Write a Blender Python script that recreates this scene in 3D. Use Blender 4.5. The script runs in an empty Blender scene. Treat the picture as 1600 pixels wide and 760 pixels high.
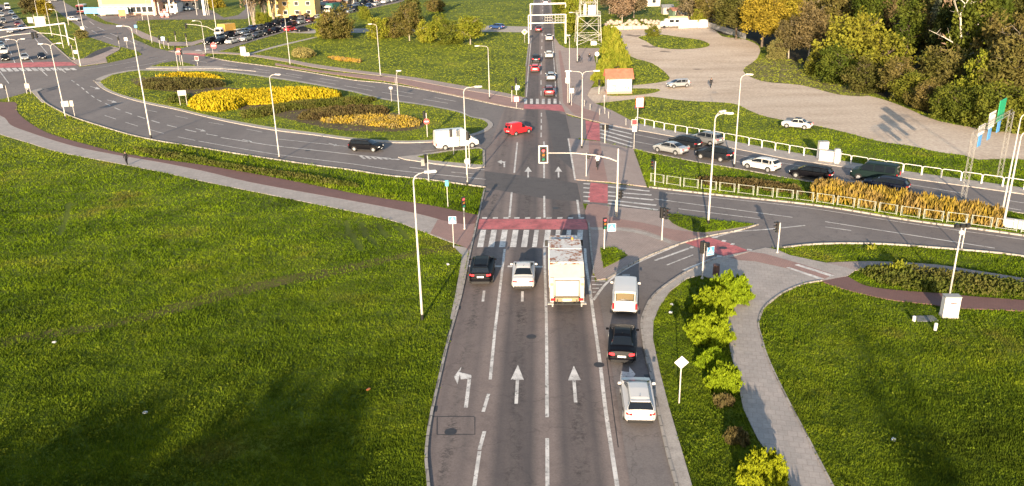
import bpy, bmesh, math, random
import numpy as np
from mathutils import Vector, Matrix
R = math.radians
random.seed(7); rng = np.random.default_rng(11)
S = bpy.context.scene
C = S.collection

# ------------------------------------------------------------------ camera, sky, sun, exposure
CAM_H, FPX, PITCH, ROLL = 24.7, 1250.0, R(20.0), R(1.28)
_F = Vector((0, math.cos(PITCH), -math.sin(PITCH)))
_R0 = Vector((1, 0, 0)); _U0 = Vector((0, math.sin(PITCH), math.cos(PITCH)))
_R = _R0 * math.cos(ROLL) - _U0 * math.sin(ROLL)
_U = _R0 * math.sin(ROLL) + _U0 * math.cos(ROLL)
cam = bpy.data.cameras.new('camera'); camo = bpy.data.objects.new('camera', cam); C.objects.link(camo)
camo.matrix_world = Matrix(((_R.x, _U.x, -_F.x, 0), (_R.y, _U.y, -_F.y, 0), (_R.z, _U.z, -_F.z, CAM_H), (0, 0, 0, 1)))
cam.sensor_fit = 'HORIZONTAL'; cam.sensor_width = 36; cam.lens = FPX / 1600 * 36
cam.clip_start = 0.5; cam.clip_end = 4000
S.camera = camo
SUN_EL, SUN_AZ = R(11.5), R(190.4)            # azimuth of the sun, clockwise from +Y: behind the camera, a little left
W = bpy.data.worlds.new('World'); S.world = W; W.use_nodes = True
wn = W.node_tree; bg = wn.nodes['Background']
sky = wn.nodes.new('ShaderNodeTexSky'); sky.sky_type = 'NISHITA'; sky.sun_disc = False
sky.sun_elevation = SUN_EL; sky.sun_rotation = SUN_AZ; sky.air_density = 1.0; sky.dust_density = 1.2
wn.links.new(sky.outputs[0], bg.inputs[0]); bg.inputs[1].default_value = 0.115
sl = bpy.data.lights.new('sun', 'SUN'); sl.energy = 5.0; sl.angle = R(0.5); sl.color = (1.0, 0.80, 0.58)
so = bpy.data.objects.new('sun', sl); C.objects.link(so)
sd = Vector((math.sin(SUN_AZ) * math.cos(SUN_EL), math.cos(SUN_AZ) * math.cos(SUN_EL), math.sin(SUN_EL)))
so.rotation_euler = sd.to_track_quat('Z', 'Y').to_euler(); so.location = (0, -60, 60)
S.view_settings.view_transform = 'Standard'; S.view_settings.look = 'None'
S.view_settings.gamma = 1; S.view_settings.use_curve_mapping = False
S.view_settings.exposure = 1.30
S.cycles.max_bounces = 5; S.cycles.diffuse_bounces = 2; S.cycles.glossy_bounces = 2; S.cycles.transparent_max_bounces = 4

# ------------------------------------------------------------------ the lie of the land; photograph pixel -> point on the ground
CREASES = (140.0, 160.0, 180.0, 200.0, 420.0)
def T(y):
    z = 0.0
    if y > 140: z += 0.0107 * (min(y, 160) - 140)
    if y > 160: z += 0.021 * (min(y, 180) - 160)
    if y > 180: z += 0.032 * (min(y, 200) - 180)
    if y > 200: z += 0.042 * (min(y, 420) - 200)
    if y > 420: z += 0.02 * (y - 420)
    return z
TN = np.vectorize(T)
def G(x, y, dz=0.0):
    d = _F + _R * ((x - 800) / FPX) - _U * ((y - 380) / FPX)
    lo, hi = 0.0, 4000.0
    for _ in range(50):
        m = (lo + hi) / 2
        if CAM_H + d.z * m - T(d.y * m) - dz > 0: lo = m
        else: hi = m
    return Vector((d.x * lo, d.y * lo, T(d.y * lo) + dz))
def P(w):
    v = Vector(w) - Vector((0, 0, CAM_H)); c = v.dot(_F)
    return 800 + FPX * v.dot(_R) / c, 380 - FPX * v.dot(_U) / c
def height_to(b, ytop):                       # height of an upright thing standing at b whose top shows at row ytop
    lo, hi = 0, 60
    for _ in range(40):
        m = (lo + hi) / 2
        if P(b + Vector((0, 0, m)))[1] > ytop: lo = m
        else: hi = m
    return lo
def G2(pts): return [(G(*p).x, G(*p).y) for p in pts]
def cr(pts, n=6, closed=False):               # Catmull-Rom through ground points
    p = [Vector(q) for q in pts]; N = len(p); out = []
    for i in range(N if closed else N - 1):
        a, b = p[i], p[(i + 1) % N]
        z = p[(i - 1) % N] if (closed or i > 0) else a * 2 - b
        c = p[(i + 2) % N] if (closed or i < N - 2) else b * 2 - a
        for k in range(n):
            t = k / n
            out.append(0.5 * ((2 * a) + (b - z) * t + (2 * z - 5 * a + 4 * b - c) * t * t + (3 * a - z - 3 * b + c) * t ** 3))
    if not closed: out.append(p[-1])
    return [tuple(v) for v in out]
def px(*pts, n=6): return cr(G2(pts), n)      # smooth line through photograph points, on the ground

# ------------------------------------------------------------------ materials
_mats = {}
def nodes(name):
    m = bpy.data.materials.new(name); m.use_nodes = True
    return m, m.node_tree, m.node_tree.nodes['Principled BSDF']
def noise(t, scale, detail=4, rough=0.6, vec=None, stretch=None):
    n = t.nodes.new('ShaderNodeTexNoise'); n.inputs['Scale'].default_value = scale
    n.inputs['Detail'].default_value = detail; n.inputs['Roughness'].default_value = rough
    if vec is None:
        g = t.nodes.new('ShaderNodeNewGeometry'); vec = g.outputs['Position']
    if stretch:
        mp = t.nodes.new('ShaderNodeMapping'); mp.inputs['Scale'].default_value = stretch
        mp.inputs['Rotation'].default_value = (0, 0, R(2.4))
        t.links.new(vec, mp.inputs['Vector']); vec = mp.outputs['Vector']
    t.links.new(vec, n.inputs['Vector'])
    return n.outputs['Fac']
def ramp(t, fac, stops):
    r = t.nodes.new('ShaderNodeValToRGB'); e = r.color_ramp.elements
    while len(e) < len(stops): e.new(0.5)
    for el, (p, c) in zip(e, stops):
        el.position = p; el.color = (*c, 1) if len(c) == 3 else c
    t.links.new(fac, r.inputs['Fac']); return r.outputs['Color']
def mix(t, fac, a, b, mode='MIX'):
    n = t.nodes.new('ShaderNodeMix'); n.data_type = 'RGBA'; n.blend_type = mode
    for sock, v in ((n.inputs[0], fac), (n.inputs[6], a), (n.inputs[7], b)):
        if hasattr(v, 'is_linked'): t.links.new(v, sock)
        elif isinstance(v, (int, float)): sock.default_value = v
        else: sock.default_value = (*v, 1)
    return n.outputs[2]
def math_n(t, op, a, b=0.0, clamp=False):
    n = t.nodes.new('ShaderNodeMath'); n.operation = op; n.use_clamp = clamp
    for s, v in zip(n.inputs, (a, b)):
        if hasattr(v, 'is_linked'): t.links.new(v, s)
        else: s.default_value = v
    return n.outputs[0]
def bump(t, b, h, strength=0.3, dist=0.02):
    n = t.nodes.new('ShaderNodeBump'); n.inputs['Strength'].default_value = strength; n.inputs['Distance'].default_value = dist
    t.links.new(h, n.inputs['Height']); t.links.new(n.outputs[0], b.inputs['Normal'])
def mat(name, col, rough=0.7, metal=0.0, var=0.12, scale=6.0, coat=0.0, emit=None):
    if name in _mats: return _mats[name]
    m, t, b = nodes(name)
    if var:
        f = noise(t, scale, 5)
        c = ramp(t, f, [(0.3, [x * (1 - var) for x in col]), (0.7, [min(1, x * (1 + var)) for x in col])])
        t.links.new(c, b.inputs['Base Color'])
    else: b.inputs['Base Color'].default_value = (*col, 1)
    b.inputs['Roughness'].default_value = rough; b.inputs['Metallic'].default_value = metal
    if coat: b.inputs['Coat Weight'].default_value = coat; b.inputs['Coat Roughness'].default_value = 0.05
    if emit:
        b.inputs['Emission Color'].default_value = (*emit[0], 1); b.inputs['Emission Strength'].default_value = emit[1]
    _mats[name] = m; return m
def leafmat(name, c1, c2, c3=None, big=0.25, rough=0.75, vary=0.25):   # leaf colours: per leaf, per clump and per plant
    if name in _mats: return _mats[name]
    m, t, b = nodes(name)
    g = t.nodes.new('ShaderNodeNewGeometry'); oi = t.nodes.new('ShaderNodeObjectInfo')
    c = mix(t, g.outputs['Random Per Island'], c1, c2)
    if c3: c = mix(t, ramp(t, noise(t, big, 3), [(0.42, (0, 0, 0)), (0.62, (1, 1, 1))]), c, c3)
    hv = t.nodes.new('ShaderNodeHueSaturation')
    t.links.new(c, hv.inputs['Color'])
    t.links.new(math_n(t, 'ADD', math_n(t, 'MULTIPLY', oi.outputs['Random'], vary * 2), 1 - vary), hv.inputs['Value'])
    t.links.new(math_n(t, 'ADD', math_n(t, 'MULTIPLY', oi.outputs['Random'], -0.04), 0.52), hv.inputs['Hue'])
    t.links.new(hv.outputs[0], b.inputs['Base Color'])
    b.inputs['Roughness'].default_value = rough; b.inputs['Specular IOR Level'].default_value = 0.1
    _mats[name] = m; return m

def asphalt(name, c_dark, c_light, lanes=False, cracks=0.5):
    m, t, b = nodes(name)
    g = t.nodes.new('ShaderNodeNewGeometry'); pos = g.outputs['Position']
    big = noise(t, 0.12, 4, 0.6, pos, (1.0, 0.25, 1))
    c = ramp(t, big, [(0.3, c_dark), (0.7, c_light)])
    fine = noise(t, 9.0, 5, 0.75, pos)
    c = mix(t, 0.55, c, ramp(t, fine, [(0.3, (0.35, 0.35, 0.35)), (0.7, (0.75, 0.75, 0.75))]), 'OVERLAY')
    blot = ramp(t, noise(t, 0.9, 5, 0.7, pos), [(0.36, (0.72, 0.72, 0.74)), (0.5, (1, 1, 1))])
    c = mix(t, 0.5, c, blot, 'MULTIPLY')
    if lanes:                                  # polished wheel tracks and an oily, cracked strip along the middle of each lane
        sx = t.nodes.new('ShaderNodeSeparateXYZ'); t.links.new(pos, sx.inputs[0])
        u = math_n(t, 'SUBTRACT', math_n(t, 'SUBTRACT', sx.outputs[0], 0.13), math_n(t, 'MULTIPLY', sx.outputs[1], 0.0414))
        ph = math_n(t, 'FRACT', math_n(t, 'DIVIDE', math_n(t, 'ADD', u, 35.0), 3.5))
        mid = math_n(t, 'ABSOLUTE', math_n(t, 'SUBTRACT', ph, 0.5))
        worn = math_n(t, 'MULTIPLY', ramp(t, mid, [(0.24, (1, 1, 1)), (0.40, (0, 0, 0))]), math_n(t, 'ADD', math_n(t, 'MULTIPLY', math_n(t, 'GREATER_THAN', u, -3.5), 0.5), 0.22))
        wv = ramp(t, noise(t, 0.35, 5, 0.7, pos, (1.0, 0.12, 1)), [(0.3, (0.55, 0.55, 0.55)), (0.62, (1, 1, 1))])
        c = mix(t, mix(t, 1.0, worn, wv, 'MULTIPLY'), c, (0.066, 0.061, 0.064))
        midm = ramp(t, mid, [(0.03, (1, 1, 1)), (0.17, (0, 0, 0))])
        ck = noise(t, 2.3, 7, 0.85, pos, (1.1, 1.25, 1)); sparse = ramp(t, noise(t, 0.5, 4, 0.7, pos, (1.2, 0.6, 1)), [(0.40, (0.1, 0.1, 0.1)), (0.62, (1, 1, 1))]); ck = math_n(t, 'MULTIPLY', ck, 1.0)
        ckm = ramp(t, ck, [(0.47, (0, 0, 0)), (0.56, (1, 1, 1))])
        f = math_n(t, 'MULTIPLY', mix(t, 1.0, mix(t, 1.0, midm, ckm, 'MULTIPLY'), sparse, 'MULTIPLY'), 0.85)
        c = mix(t, f, c, (0.012, 0.011, 0.012))
        c = mix(t, math_n(t, 'MULTIPLY', ramp(t, mid, [(0.02, (1, 1, 1)), (0.07, (0, 0, 0))]), 0.25), c, (0.13, 0.115, 0.108)); c = mix(t, math_n(t, 'MULTIPLY', ramp(t, mid, [(0.12, (0, 0, 0)), (0.24, (1, 1, 1)), (0.36, (0, 0, 0))]), 0.22), c, (0.05, 0.05, 0.056))
    # fine cracks
    v = t.nodes.new('ShaderNodeTexVoronoi'); v.feature = 'DISTANCE_TO_EDGE'; v.inputs['Scale'].default_value = 0.16
    ad = t.nodes.new('ShaderNodeVectorMath'); ad.operation = 'ADD'
    nn = t.nodes.new('ShaderNodeTexNoise'); nn.inputs['Scale'].default_value = 0.7; nn.inputs['Detail'].default_value = 5
    t.links.new(pos, nn.inputs['Vector']); sc = t.nodes.new('ShaderNodeVectorMath'); sc.operation = 'SCALE'; sc.inputs[3].default_value = 2.5
    t.links.new(nn.outputs['Color'], sc.inputs[0]); t.links.new(pos, ad.inputs[0]); t.links.new(sc.outputs[0], ad.inputs[1])
    t.links.new(ad.outputs[0], v.inputs['Vector'])
    ckf = ramp(t, v.outputs['Distance'], [(0.004, (1, 1, 1)), (0.010, (0, 0, 0))])
    c = mix(t, math_n(t, 'MULTIPLY', ckf, cracks), c, (0.02, 0.02, 0.022))
    t.links.new(c, b.inputs['Base Color']); b.inputs['Roughness'].default_value = 0.85
    b.inputs['Specular IOR Level'].default_value = 0.3
    bump(t, b, fine, 0.25, 0.01); _mats[name] = m; return m

def slabs(name, c1, c2, size=0.5, gap=0.02, joint=0.55, angle=2.4):   # concrete slabs / paving blocks
    m, t, b = nodes(name)
    g = t.nodes.new('ShaderNodeNewGeometry'); pos = g.outputs['Position']
    mp = t.nodes.new('ShaderNodeMapping'); mp.inputs['Rotation'].default_value = (0, 0, R(angle)); t.links.new(pos, mp.inputs['Vector'])
    br = t.nodes.new('ShaderNodeTexBrick'); br.inputs['Scale'].default_value = 1.0
    br.inputs['Brick Width'].default_value = size; br.inputs['Row Height'].default_value = size; br.inputs['Mortar Size'].default_value = gap
    br.inputs['Color1'].default_value = (*c1, 1); br.inputs['Color2'].default_value = (*c2, 1)
    br.inputs['Mortar'].default_value = (*[x * joint for x in c1], 1); br.offset = 0.5
    t.links.new(mp.outputs[0], br.inputs['Vector'])
    c = mix(t, 0.35, br.outputs['Color'], ramp(t, noise(t, 0.5, 6, 0.7, pos), [(0.3, (0.45, 0.44, 0.42)), (0.7, (1.1, 1.08, 1.05))]), 'MULTIPLY')
    c = mix(t, 0.4, c, ramp(t, noise(t, 7, 4, 0.7, pos), [(0.3, (0.6, 0.6, 0.6)), (0.7, (1.15, 1.15, 1.15))]), 'MULTIPLY')
    t.links.new(c, b.inputs['Base Color']); b.inputs['Roughness'].default_value = 0.85; _mats[name] = m; return m

def patchy(name, stops, scale, fine=8.0, finefac=0.5, rough=0.9, stretch=None, bumpd=0.0):
    m, t, b = nodes(name)
    c = ramp(t, noise(t, scale, 6, 0.65, None, stretch), stops)
    fn = noise(t, fine, 5, 0.75)
    c = mix(t, finefac, c, ramp(t, fn, [(0.3, (0.2, 0.2, 0.2)), (0.7, (0.8, 0.8, 0.8))]), 'OVERLAY')
    t.links.new(c, b.inputs['Base Color']); b.inputs['Roughness'].default_value = rough; b.inputs['Specular IOR Level'].default_value = 0.2
    if bumpd: bump(t, b, fn, 0.6, bumpd)
    _mats[name] = m; return m

def paintmark(name, col, wear=0.45):            # worn road paint: the asphalt shows through where it has gone
    m, t, b = nodes(name)
    w = ramp(t, noise(t, 3.0, 7, 0.85), [(0.40 - 0.14 * wear, (0.12, 0.11, 0.105)), (0.46, col)])
    w = mix(t, 0.75, w, ramp(t, noise(t, 0.6, 6, 0.75), [(0.36, (0.42, 0.41, 0.41)), (0.58, (1, 1, 1))]), 'MULTIPLY')
    t.links.new(w, b.inputs['Base Color']); b.inputs['Roughness'].default_value = 0.7; _mats[name] = m; return m

ASPH_MAIN = asphalt('asphalt_main', (0.172, 0.138, 0.126), (0.245, 0.198, 0.177), lanes=True, cracks=0.2)
ASPH = asphalt('asphalt_side', (0.148, 0.130, 0.124), (0.206, 0.182, 0.171), cracks=0.22)
ASPH_PATCH = asphalt('asphalt_patch', (0.05, 0.048, 0.052), (0.075, 0.07, 0.072), cracks=0.2)
ASPH_BAND = asphalt('asphalt_band', (0.088, 0.081, 0.082), (0.115, 0.105, 0.103), cracks=0.15)
PAVE = slabs('paving_grey', (0.44, 0.39, 0.36), (0.38, 0.345, 0.32), 0.5, 0.022, 0.78, 14)
PAVE2 = slabs('paving_small', (0.38, 0.30, 0.27), (0.41, 0.33, 0.295), 0.22, 0.015, 0.7)
PINK = slabs('paving_pink', (0.38, 0.235, 0.205), (0.34, 0.22, 0.195), 0.2, 0.014, 0.7)
BIKE = slabs('paving_bike', (0.20, 0.105, 0.092), (0.18, 0.098, 0.088), 0.2, 0.012, 0.75)
CONC = patchy('concrete', [(0.3, (0.30, 0.27, 0.245)), (0.7, (0.44, 0.40, 0.36))], 1.5, 10, 0.4)
GRAVEL = patchy('gravel_lot', [(0.28, (0.42, 0.325, 0.245)), (0.5, (0.55, 0.445, 0.345)), (0.72, (0.64, 0.54, 0.435))], 0.11, 2.2, 0.55, stretch=(0.5, 1.3, 1), bumpd=0.04)
EARTH = patchy('bare_earth', [(0.3, (0.075, 0.055, 0.03)), (0.7, (0.14, 0.105, 0.06))], 0.7, 7, 0.5, bumpd=0.04)
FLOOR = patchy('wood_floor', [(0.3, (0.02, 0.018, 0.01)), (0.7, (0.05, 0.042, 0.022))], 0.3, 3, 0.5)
TURF = patchy('turf', [(0.25, (0.036, 0.046, 0.004)), (0.45, (0.085, 0.115, 0.008)), (0.6, (0.125, 0.15, 0.012)), (0.75, (0.16, 0.15, 0.022))], 0.10, 4.0, 0.6, bumpd=0.06)
WHITE_MARK = paintmark('road_paint_white', (0.72, 0.69, 0.65), 0.15)
RED_MARK = paintmark('road_paint_red', (0.56, 0.15, 0.15), 0.3)
POLE = mat('pole_paint', (0.50, 0.47, 0.435), 0.5, 0.0, 0.06)
STEEL = mat('galvanised_steel', (0.33, 0.32, 0.30), 0.5, 0.2, 0.08)
DARK = mat('black_plastic', (0.012, 0.012, 0.013), 0.45, 0, 0.1)
RUBBER = mat('tyre_rubber', (0.018, 0.018, 0.018), 0.85, 0, 0.1)
RIM = mat('alloy_rim', (0.5, 0.5, 0.5), 0.35, 0.6, 0.05)
GLASS = mat('car_glass', (0.010, 0.014, 0.020), 0.06, 0, 0); GLASS.node_tree.nodes['Principled BSDF'].inputs['Specular IOR Level'].default_value = 0.42
GLASS2 = mat('window_glass', (0.03, 0.035, 0.04), 0.08, 0, 0)
TAIL = mat('tail_lens', (0.45, 0.02, 0.025), 0.2, 0, 0)
BRAKE = mat('tail_lens_lit', (0.6, 0.02, 0.02), 0.2, 0, 0, emit=((1, 0.05, 0.05), 1.2))
HEADL = mat('head_lens', (0.75, 0.75, 0.75), 0.1, 0, 0)
PLATE = mat('plate_white', (0.75, 0.75, 0.72), 0.5, 0, 0.03)
WHITE = mat('white_enamel', (0.66, 0.63, 0.60), 0.5, 0, 0.04)
BLUE = mat('sign_blue', (0.08, 0.28, 0.62), 0.4, 0, 0.04)
REDS = mat('sign_red', (0.55, 0.03, 0.04), 0.4, 0, 0.04)
YELLOW = mat('sign_yellow', (0.8, 0.6, 0.05), 0.4, 0, 0.04)
GREEN = mat('sign_green', (0.02, 0.32, 0.16), 0.4, 0, 0.04)
BARK = mat('bark', (0.12, 0.09, 0.065), 0.9, 0, 0.3, 3)
BARK_PALE = mat('bark_pale', (0.34, 0.29, 0.23), 0.9, 0, 0.25, 2)
SKIN = mat('skin', (0.5, 0.3, 0.22), 0.6, 0, 0.03)
CLOTH_DARK = mat('cloth_dark', (0.014, 0.014, 0.017), 0.9, 0, 0.2)
CLOTH_BLUE = mat('cloth_denim', (0.05, 0.06, 0.10), 0.9, 0, 0.2)
CLOTH_WHITE = mat('cloth_white', (0.6, 0.6, 0.6), 0.9, 0, 0.1)
HAIR = mat('hair_dark', (0.03, 0.02, 0.015), 0.8, 0, 0.2)
def paint(name, col, metal=0.0, rough=0.3):
    m = mat('paint_' + name, col, rough if max(col) > 0.1 else 0.42, metal, 0.0, coat=0.15 if max(col) > 0.1 else 0.0)
    m.node_tree.nodes['Principled BSDF'].inputs['Specular IOR Level'].default_value = 0.4 if max(col) > 0.1 else 0.08
    return m
PAINT = dict(black=paint('black', (0.005, 0.005, 0.007)), white=paint('white', (0.60, 0.585, 0.56)), silver=paint('silver', (0.42, 0.43, 0.44), 0.5, 0.35),
             grey=paint('grey', (0.13, 0.135, 0.145), 0.4), dark=paint('dark', (0.016, 0.019, 0.024), 0.2), blue=paint('blue', (0.03, 0.07, 0.20), 0.2),
             navy=paint('navy', (0.009, 0.013, 0.028), 0.2), red=paint('red', (0.55, 0.022, 0.03)), maroon=paint('maroon', (0.14, 0.015, 0.02), 0.2), dkgreen=paint('green', (0.012, 0.024, 0.023), 0.2),
             bluegrey=paint('bluegrey', (0.20, 0.26, 0.32), 0.5), yellow=paint('yellow', (0.75, 0.42, 0.05)), dsilver=paint('dsilver', (0.26, 0.27, 0.28), 0.5))
PAINT_WORD = dict(black='black', white='white', silver='silver', grey='grey', dark='dark charcoal', blue='blue', navy='dark blue', red='red', maroon='maroon', dkgreen='dark green', bluegrey='blue grey', yellow='yellow', dsilver='dull silver')

# ------------------------------------------------------------------ mesh helpers
class MB:
    def __init__(s): s.v, s.f, s.m = [], [], []
    def face(s, pts, m=0):
        i = len(s.v); s.v += [tuple(p) for p in pts]; s.f.append(tuple(range(i, i + len(pts)))); s.m.append(m)
    def add(s, v, f, m=0):
        i = len(s.v); s.v += [tuple(p) for p in v]; s.f += [tuple(k + i for k in q) for q in f]; s.m += [m] * len(f)
    def box(s, c, d, m=0, rz=0.0, bev=0.0):
        x, y, z = (k / 2 for k in d); ca, sa = math.cos(rz), math.sin(rz)
        def pt(a, b, e): return (c[0] + a * ca - b * sa, c[1] + a * sa + b * ca, c[2] + e)
        if bev <= 0:
            v = [pt(a, b, e) for e in (-z, z) for a, b in ((-x, -y), (x, -y), (x, y), (-x, y))]
            s.add(v, [(3, 2, 1, 0), (4, 5, 6, 7), (0, 1, 5, 4), (1, 2, 6, 5), (2, 3, 7, 6), (3, 0, 4, 7)], m)
        else:
            ring = [(-x + bev, -y), (x - bev, -y), (x, -y + bev), (x, y - bev), (x - bev, y), (-x + bev, y), (-x, y - bev), (-x, -y + bev)]
            k = 1 - bev / max(x, 1e-6); q = 1 - bev / max(y, 1e-6)
            lv = [(ring, -z, 1, 1), (ring, z - bev, 1, 1), (ring, z, k, q)]
            v = [pt(a * i, b * j, e) for r_, e, i, j in lv for a, b in r_]
            f = [tuple(range(7, -1, -1)), tuple(range(16, 24))]
            for l in range(2):
                f += [(l * 8 + i, l * 8 + (i + 1) % 8, l * 8 + 8 + (i + 1) % 8, l * 8 + 8 + i) for i in range(8)]
            s.add(v, f, m)
    def tube(s, pts, rad, n=6, m=0, cap=True):
        pts = [Vector(p) for p in pts]; rad = rad if isinstance(rad, (list, tuple)) else [rad] * len(pts); v, f = [], []
        up = None
        for i, p in enumerate(pts):
            d = (pts[min(i + 1, len(pts) - 1)] - pts[max(i - 1, 0)]).normalized()
            if up is None: up = d.orthogonal().normalized()
            a = (up - d * up.dot(d)); a = a.normalized() if a.length > 1e-6 else d.orthogonal().normalized(); up = a; b = d.cross(a)
            v += [p + (a * math.cos(k * 6.28319 / n) + b * math.sin(k * 6.28319 / n)) * rad[i] for k in range(n)]
        for i in range(len(pts) - 1):
            f += [(i * n + k, i * n + (k + 1) % n, (i + 1) * n + (k + 1) % n, (i + 1) * n + k) for k in range(n)]
        if cap: f += [tuple(range(n - 1, -1, -1)), tuple(range((len(pts) - 1) * n, len(pts) * n))]
        s.add(v, f, m)
    def bar(s, a, b, w, m=0): s.tube([a, b], w * 0.7, 4, m)
    def lathe(s, prof, c, axis='z', n=12, m=0):
        v, f = [], []
        for r_, h in prof:
            for k in range(n):
                a, b = r_ * math.cos(k * 6.28319 / n), r_ * math.sin(k * 6.28319 / n)
                v.append((c[0] + a, c[1] + b, c[2] + h) if axis == 'z' else ((c[0] + h, c[1] + a, c[2] + b) if axis == 'x' else (c[0] + b, c[1] + h, c[2] + a)))
        L = len(prof)
        for i in range(L - 1):
            f += [(i * n + k, i * n + (k + 1) % n, (i + 1) * n + (k + 1) % n, (i + 1) * n + k) for k in range(n)]
        f += [tuple(range(n - 1, -1, -1)), tuple(range((L - 1) * n, L * n))]
        s.add(v, f, m)
    def prism(s, ring, z0, z1, m=0):
        n = len(ring); v = [(x, y, z0) for x, y in ring] + [(x, y, z1) for x, y in ring]
        s.add(v, [tuple(range(n - 1, -1, -1)), tuple(range(n, 2 * n))] + [(i, (i + 1) % n, n + (i + 1) % n, n + i) for i in range(n)], m)
    def build(s, name, mats, parent=None, smooth=False, loc=None, rz=None):
        me = bpy.data.meshes.new(name); me.from_pydata(s.v, [], s.f)
        for q in (mats if isinstance(mats, (list, tuple)) else [mats]): me.materials.append(q)
        me.polygons.foreach_set('material_index', s.m)
        if smooth: me.polygons.foreach_set('use_smooth', [True] * len(s.f))
        me.update(); bm = bmesh.new(); bm.from_mesh(me); bmesh.ops.recalc_face_normals(bm, faces=bm.faces); bm.to_mesh(me); bm.free()
        o = bpy.data.objects.new(name, me); C.objects.link(o)
        if parent: o.parent = parent
        if loc is not None: o.location = loc
        if rz is not None: o.rotation_euler.z = rz
        return o
def np_mesh(name, V, F, mats, parent=None, midx=None):
    V = np.asarray(V, np.float32).reshape(-1, 3); F = np.asarray(F, np.int32); n, k = F.shape
    me = bpy.data.meshes.new(name); me.vertices.add(len(V)); me.vertices.foreach_set('co', V.ravel())
    me.loops.add(n * k); me.loops.foreach_set('vertex_index', F.ravel()); me.polygons.add(n)
    me.polygons.foreach_set('loop_start', np.arange(0, n * k, k, dtype=np.int32))
    for q in (mats if isinstance(mats, (list, tuple)) else [mats]): me.materials.append(q)
    if midx is not None: me.polygons.foreach_set('material_index', np.asarray(midx, np.int32))
    me.update(calc_edges=True)
    o = bpy.data.objects.new(name, me); C.objects.link(o)
    if parent: o.parent = parent
    return o
def tag(o, label=None, cat=None, group=None, kind=None):
    if label: o['label'] = label
    if cat: o['category'] = cat
    if group: o['group'] = group
    if kind: o['kind'] = kind
    return o
def thing(name, loc, rz, label, cat, group=None):
    o = bpy.data.objects.new(name, None); C.objects.link(o); o.location = loc; o.rotation_euler.z = rz
    o.empty_display_size = 0.3
    return tag(o, label, cat, group)
KIDS = {}
def kids(o): return [c for c in bpy.data.objects if c.parent == o] if o.name not in KIDS else KIDS[o.name]
def dup(o, loc=None, rz=None, label=None, group=None, parent=None, scale=None):
    c = o.copy(); C.objects.link(c)
    if parent is not None: c.parent = parent
    if loc is not None: c.location = loc
    if rz is not None: c.rotation_euler.z = rz
    if scale is not None: c.scale = scale if hasattr(scale, '__len__') else (scale,) * 3
    if label: c['label'] = label
    if group: c['group'] = group
    for k in kids(o): dup(k, parent=c)
    return c
def freeze(o):                                   # remember the children of a thing that will be copied often
    def walk(q):
        KIDS[q.name] = [c for c in bpy.data.objects if c.parent == q]
        for c in KIDS[q.name]: walk(c)
    walk(o)

REG = []                                         # (outline, paved?, height) in order of laying, for sowing grass
def sheet(name, ring, lift, m, paved=True, thick=0.0, reg=True, z0=None):
    bm = bmesh.new()
    f = bm.faces.new([bm.verts.new((x, y, 0)) for x, y in ring]); bm.normal_update()
    bmesh.ops.triangulate(bm, faces=[f], ngon_method='EAR_CLIP')
    ys = [y for _, y in ring]
    for cy in CREASES:
        if min(ys) < cy < max(ys):
            bmesh.ops.bisect_plane(bm, geom=bm.verts[:] + bm.edges[:] + bm.faces[:], plane_co=(0, cy, 0), plane_no=(0, 1, 0))
    bmesh.ops.recalc_face_normals(bm, faces=bm.faces)
    if bm.faces[:] and bm.faces[0].normal.z < 0: bmesh.ops.reverse_faces(bm, faces=bm.faces)
    for v in bm.verts: v.co.z = T(v.co.y) + lift
    if thick:
        be = [e for e in bm.edges if e.is_boundary]
        r = bmesh.ops.extrude_edge_only(bm, edges=be)
        for v in r['geom']:
            if isinstance(v, bmesh.types.BMVert): v.co.z -= thick
    me = bpy.data.meshes.new(name); bm.to_mesh(me); bm.free(); me.materials.append(m)
    o = bpy.data.objects.new(name, me); C.objects.link(o); o['kind'] = 'structure'
    if reg: REG.append((np.array(ring), paved, lift))
    return o
def offset(line, d):
    out = []
    for i, p in enumerate(line):
        a = Vector(line[max(i - 1, 0)]); b = Vector(line[min(i + 1, len(line) - 1)]); t = (b - a).normalized()
        out.append((p[0] - t.y * d, p[1] + t.x * d))
    return out
def ribbon(mb, line, w, h, lift=0.0, m=0):       # a kerb: rectangular section swept along a line on the ground
    A, B = offset(line, w / 2), offset(line, -w / 2)
    for i in range(len(line) - 1):
        za, zb = T(line[i][1]) + lift, T(line[i + 1][1]) + lift
        a0, a1, b0, b1 = A[i], A[i + 1], B[i], B[i + 1]
        mb.face([(*a0, za + h), (*b0, za + h), (*b1, zb + h), (*a1, zb + h)], m)
        mb.face([(*a0, za), (*a0, za + h), (*a1, zb + h), (*a1, zb)], m)
        mb.face([(*b0, za + h), (*b0, za), (*b1, zb), (*b1, zb + h)], m)
def stripe(mb, line, w, lift=0.03, on=0, off=0, m=0):
    ln = [Vector(p) for p in line]
    if not on:
        A, B = offset(line, w / 2), offset(line, -w / 2)
        for i in range(len(line) - 1):
            mb.face([(*B[i], T(B[i][1]) + lift), (*B[i + 1], T(B[i + 1][1]) + lift), (*A[i + 1], T(A[i + 1][1]) + lift), (*A[i], T(A[i][1]) + lift)], m)
        return
    ds = [0.0]
    for a, b in zip(ln, ln[1:]): ds.append(ds[-1] + (b - a).length)
    def at(s):
        for i in range(len(ln) - 1):
            if s <= ds[i + 1] or i == len(ln) - 2:
                return tuple(ln[i].lerp(ln[i + 1], (s - ds[i]) / max(ds[i + 1] - ds[i], 1e-6)))
    s = 0.0
    while s < ds[-1]:
        stripe(mb, [at(s), at(min(s + on, ds[-1]))], w, lift, m=m); s += on + off
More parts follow.
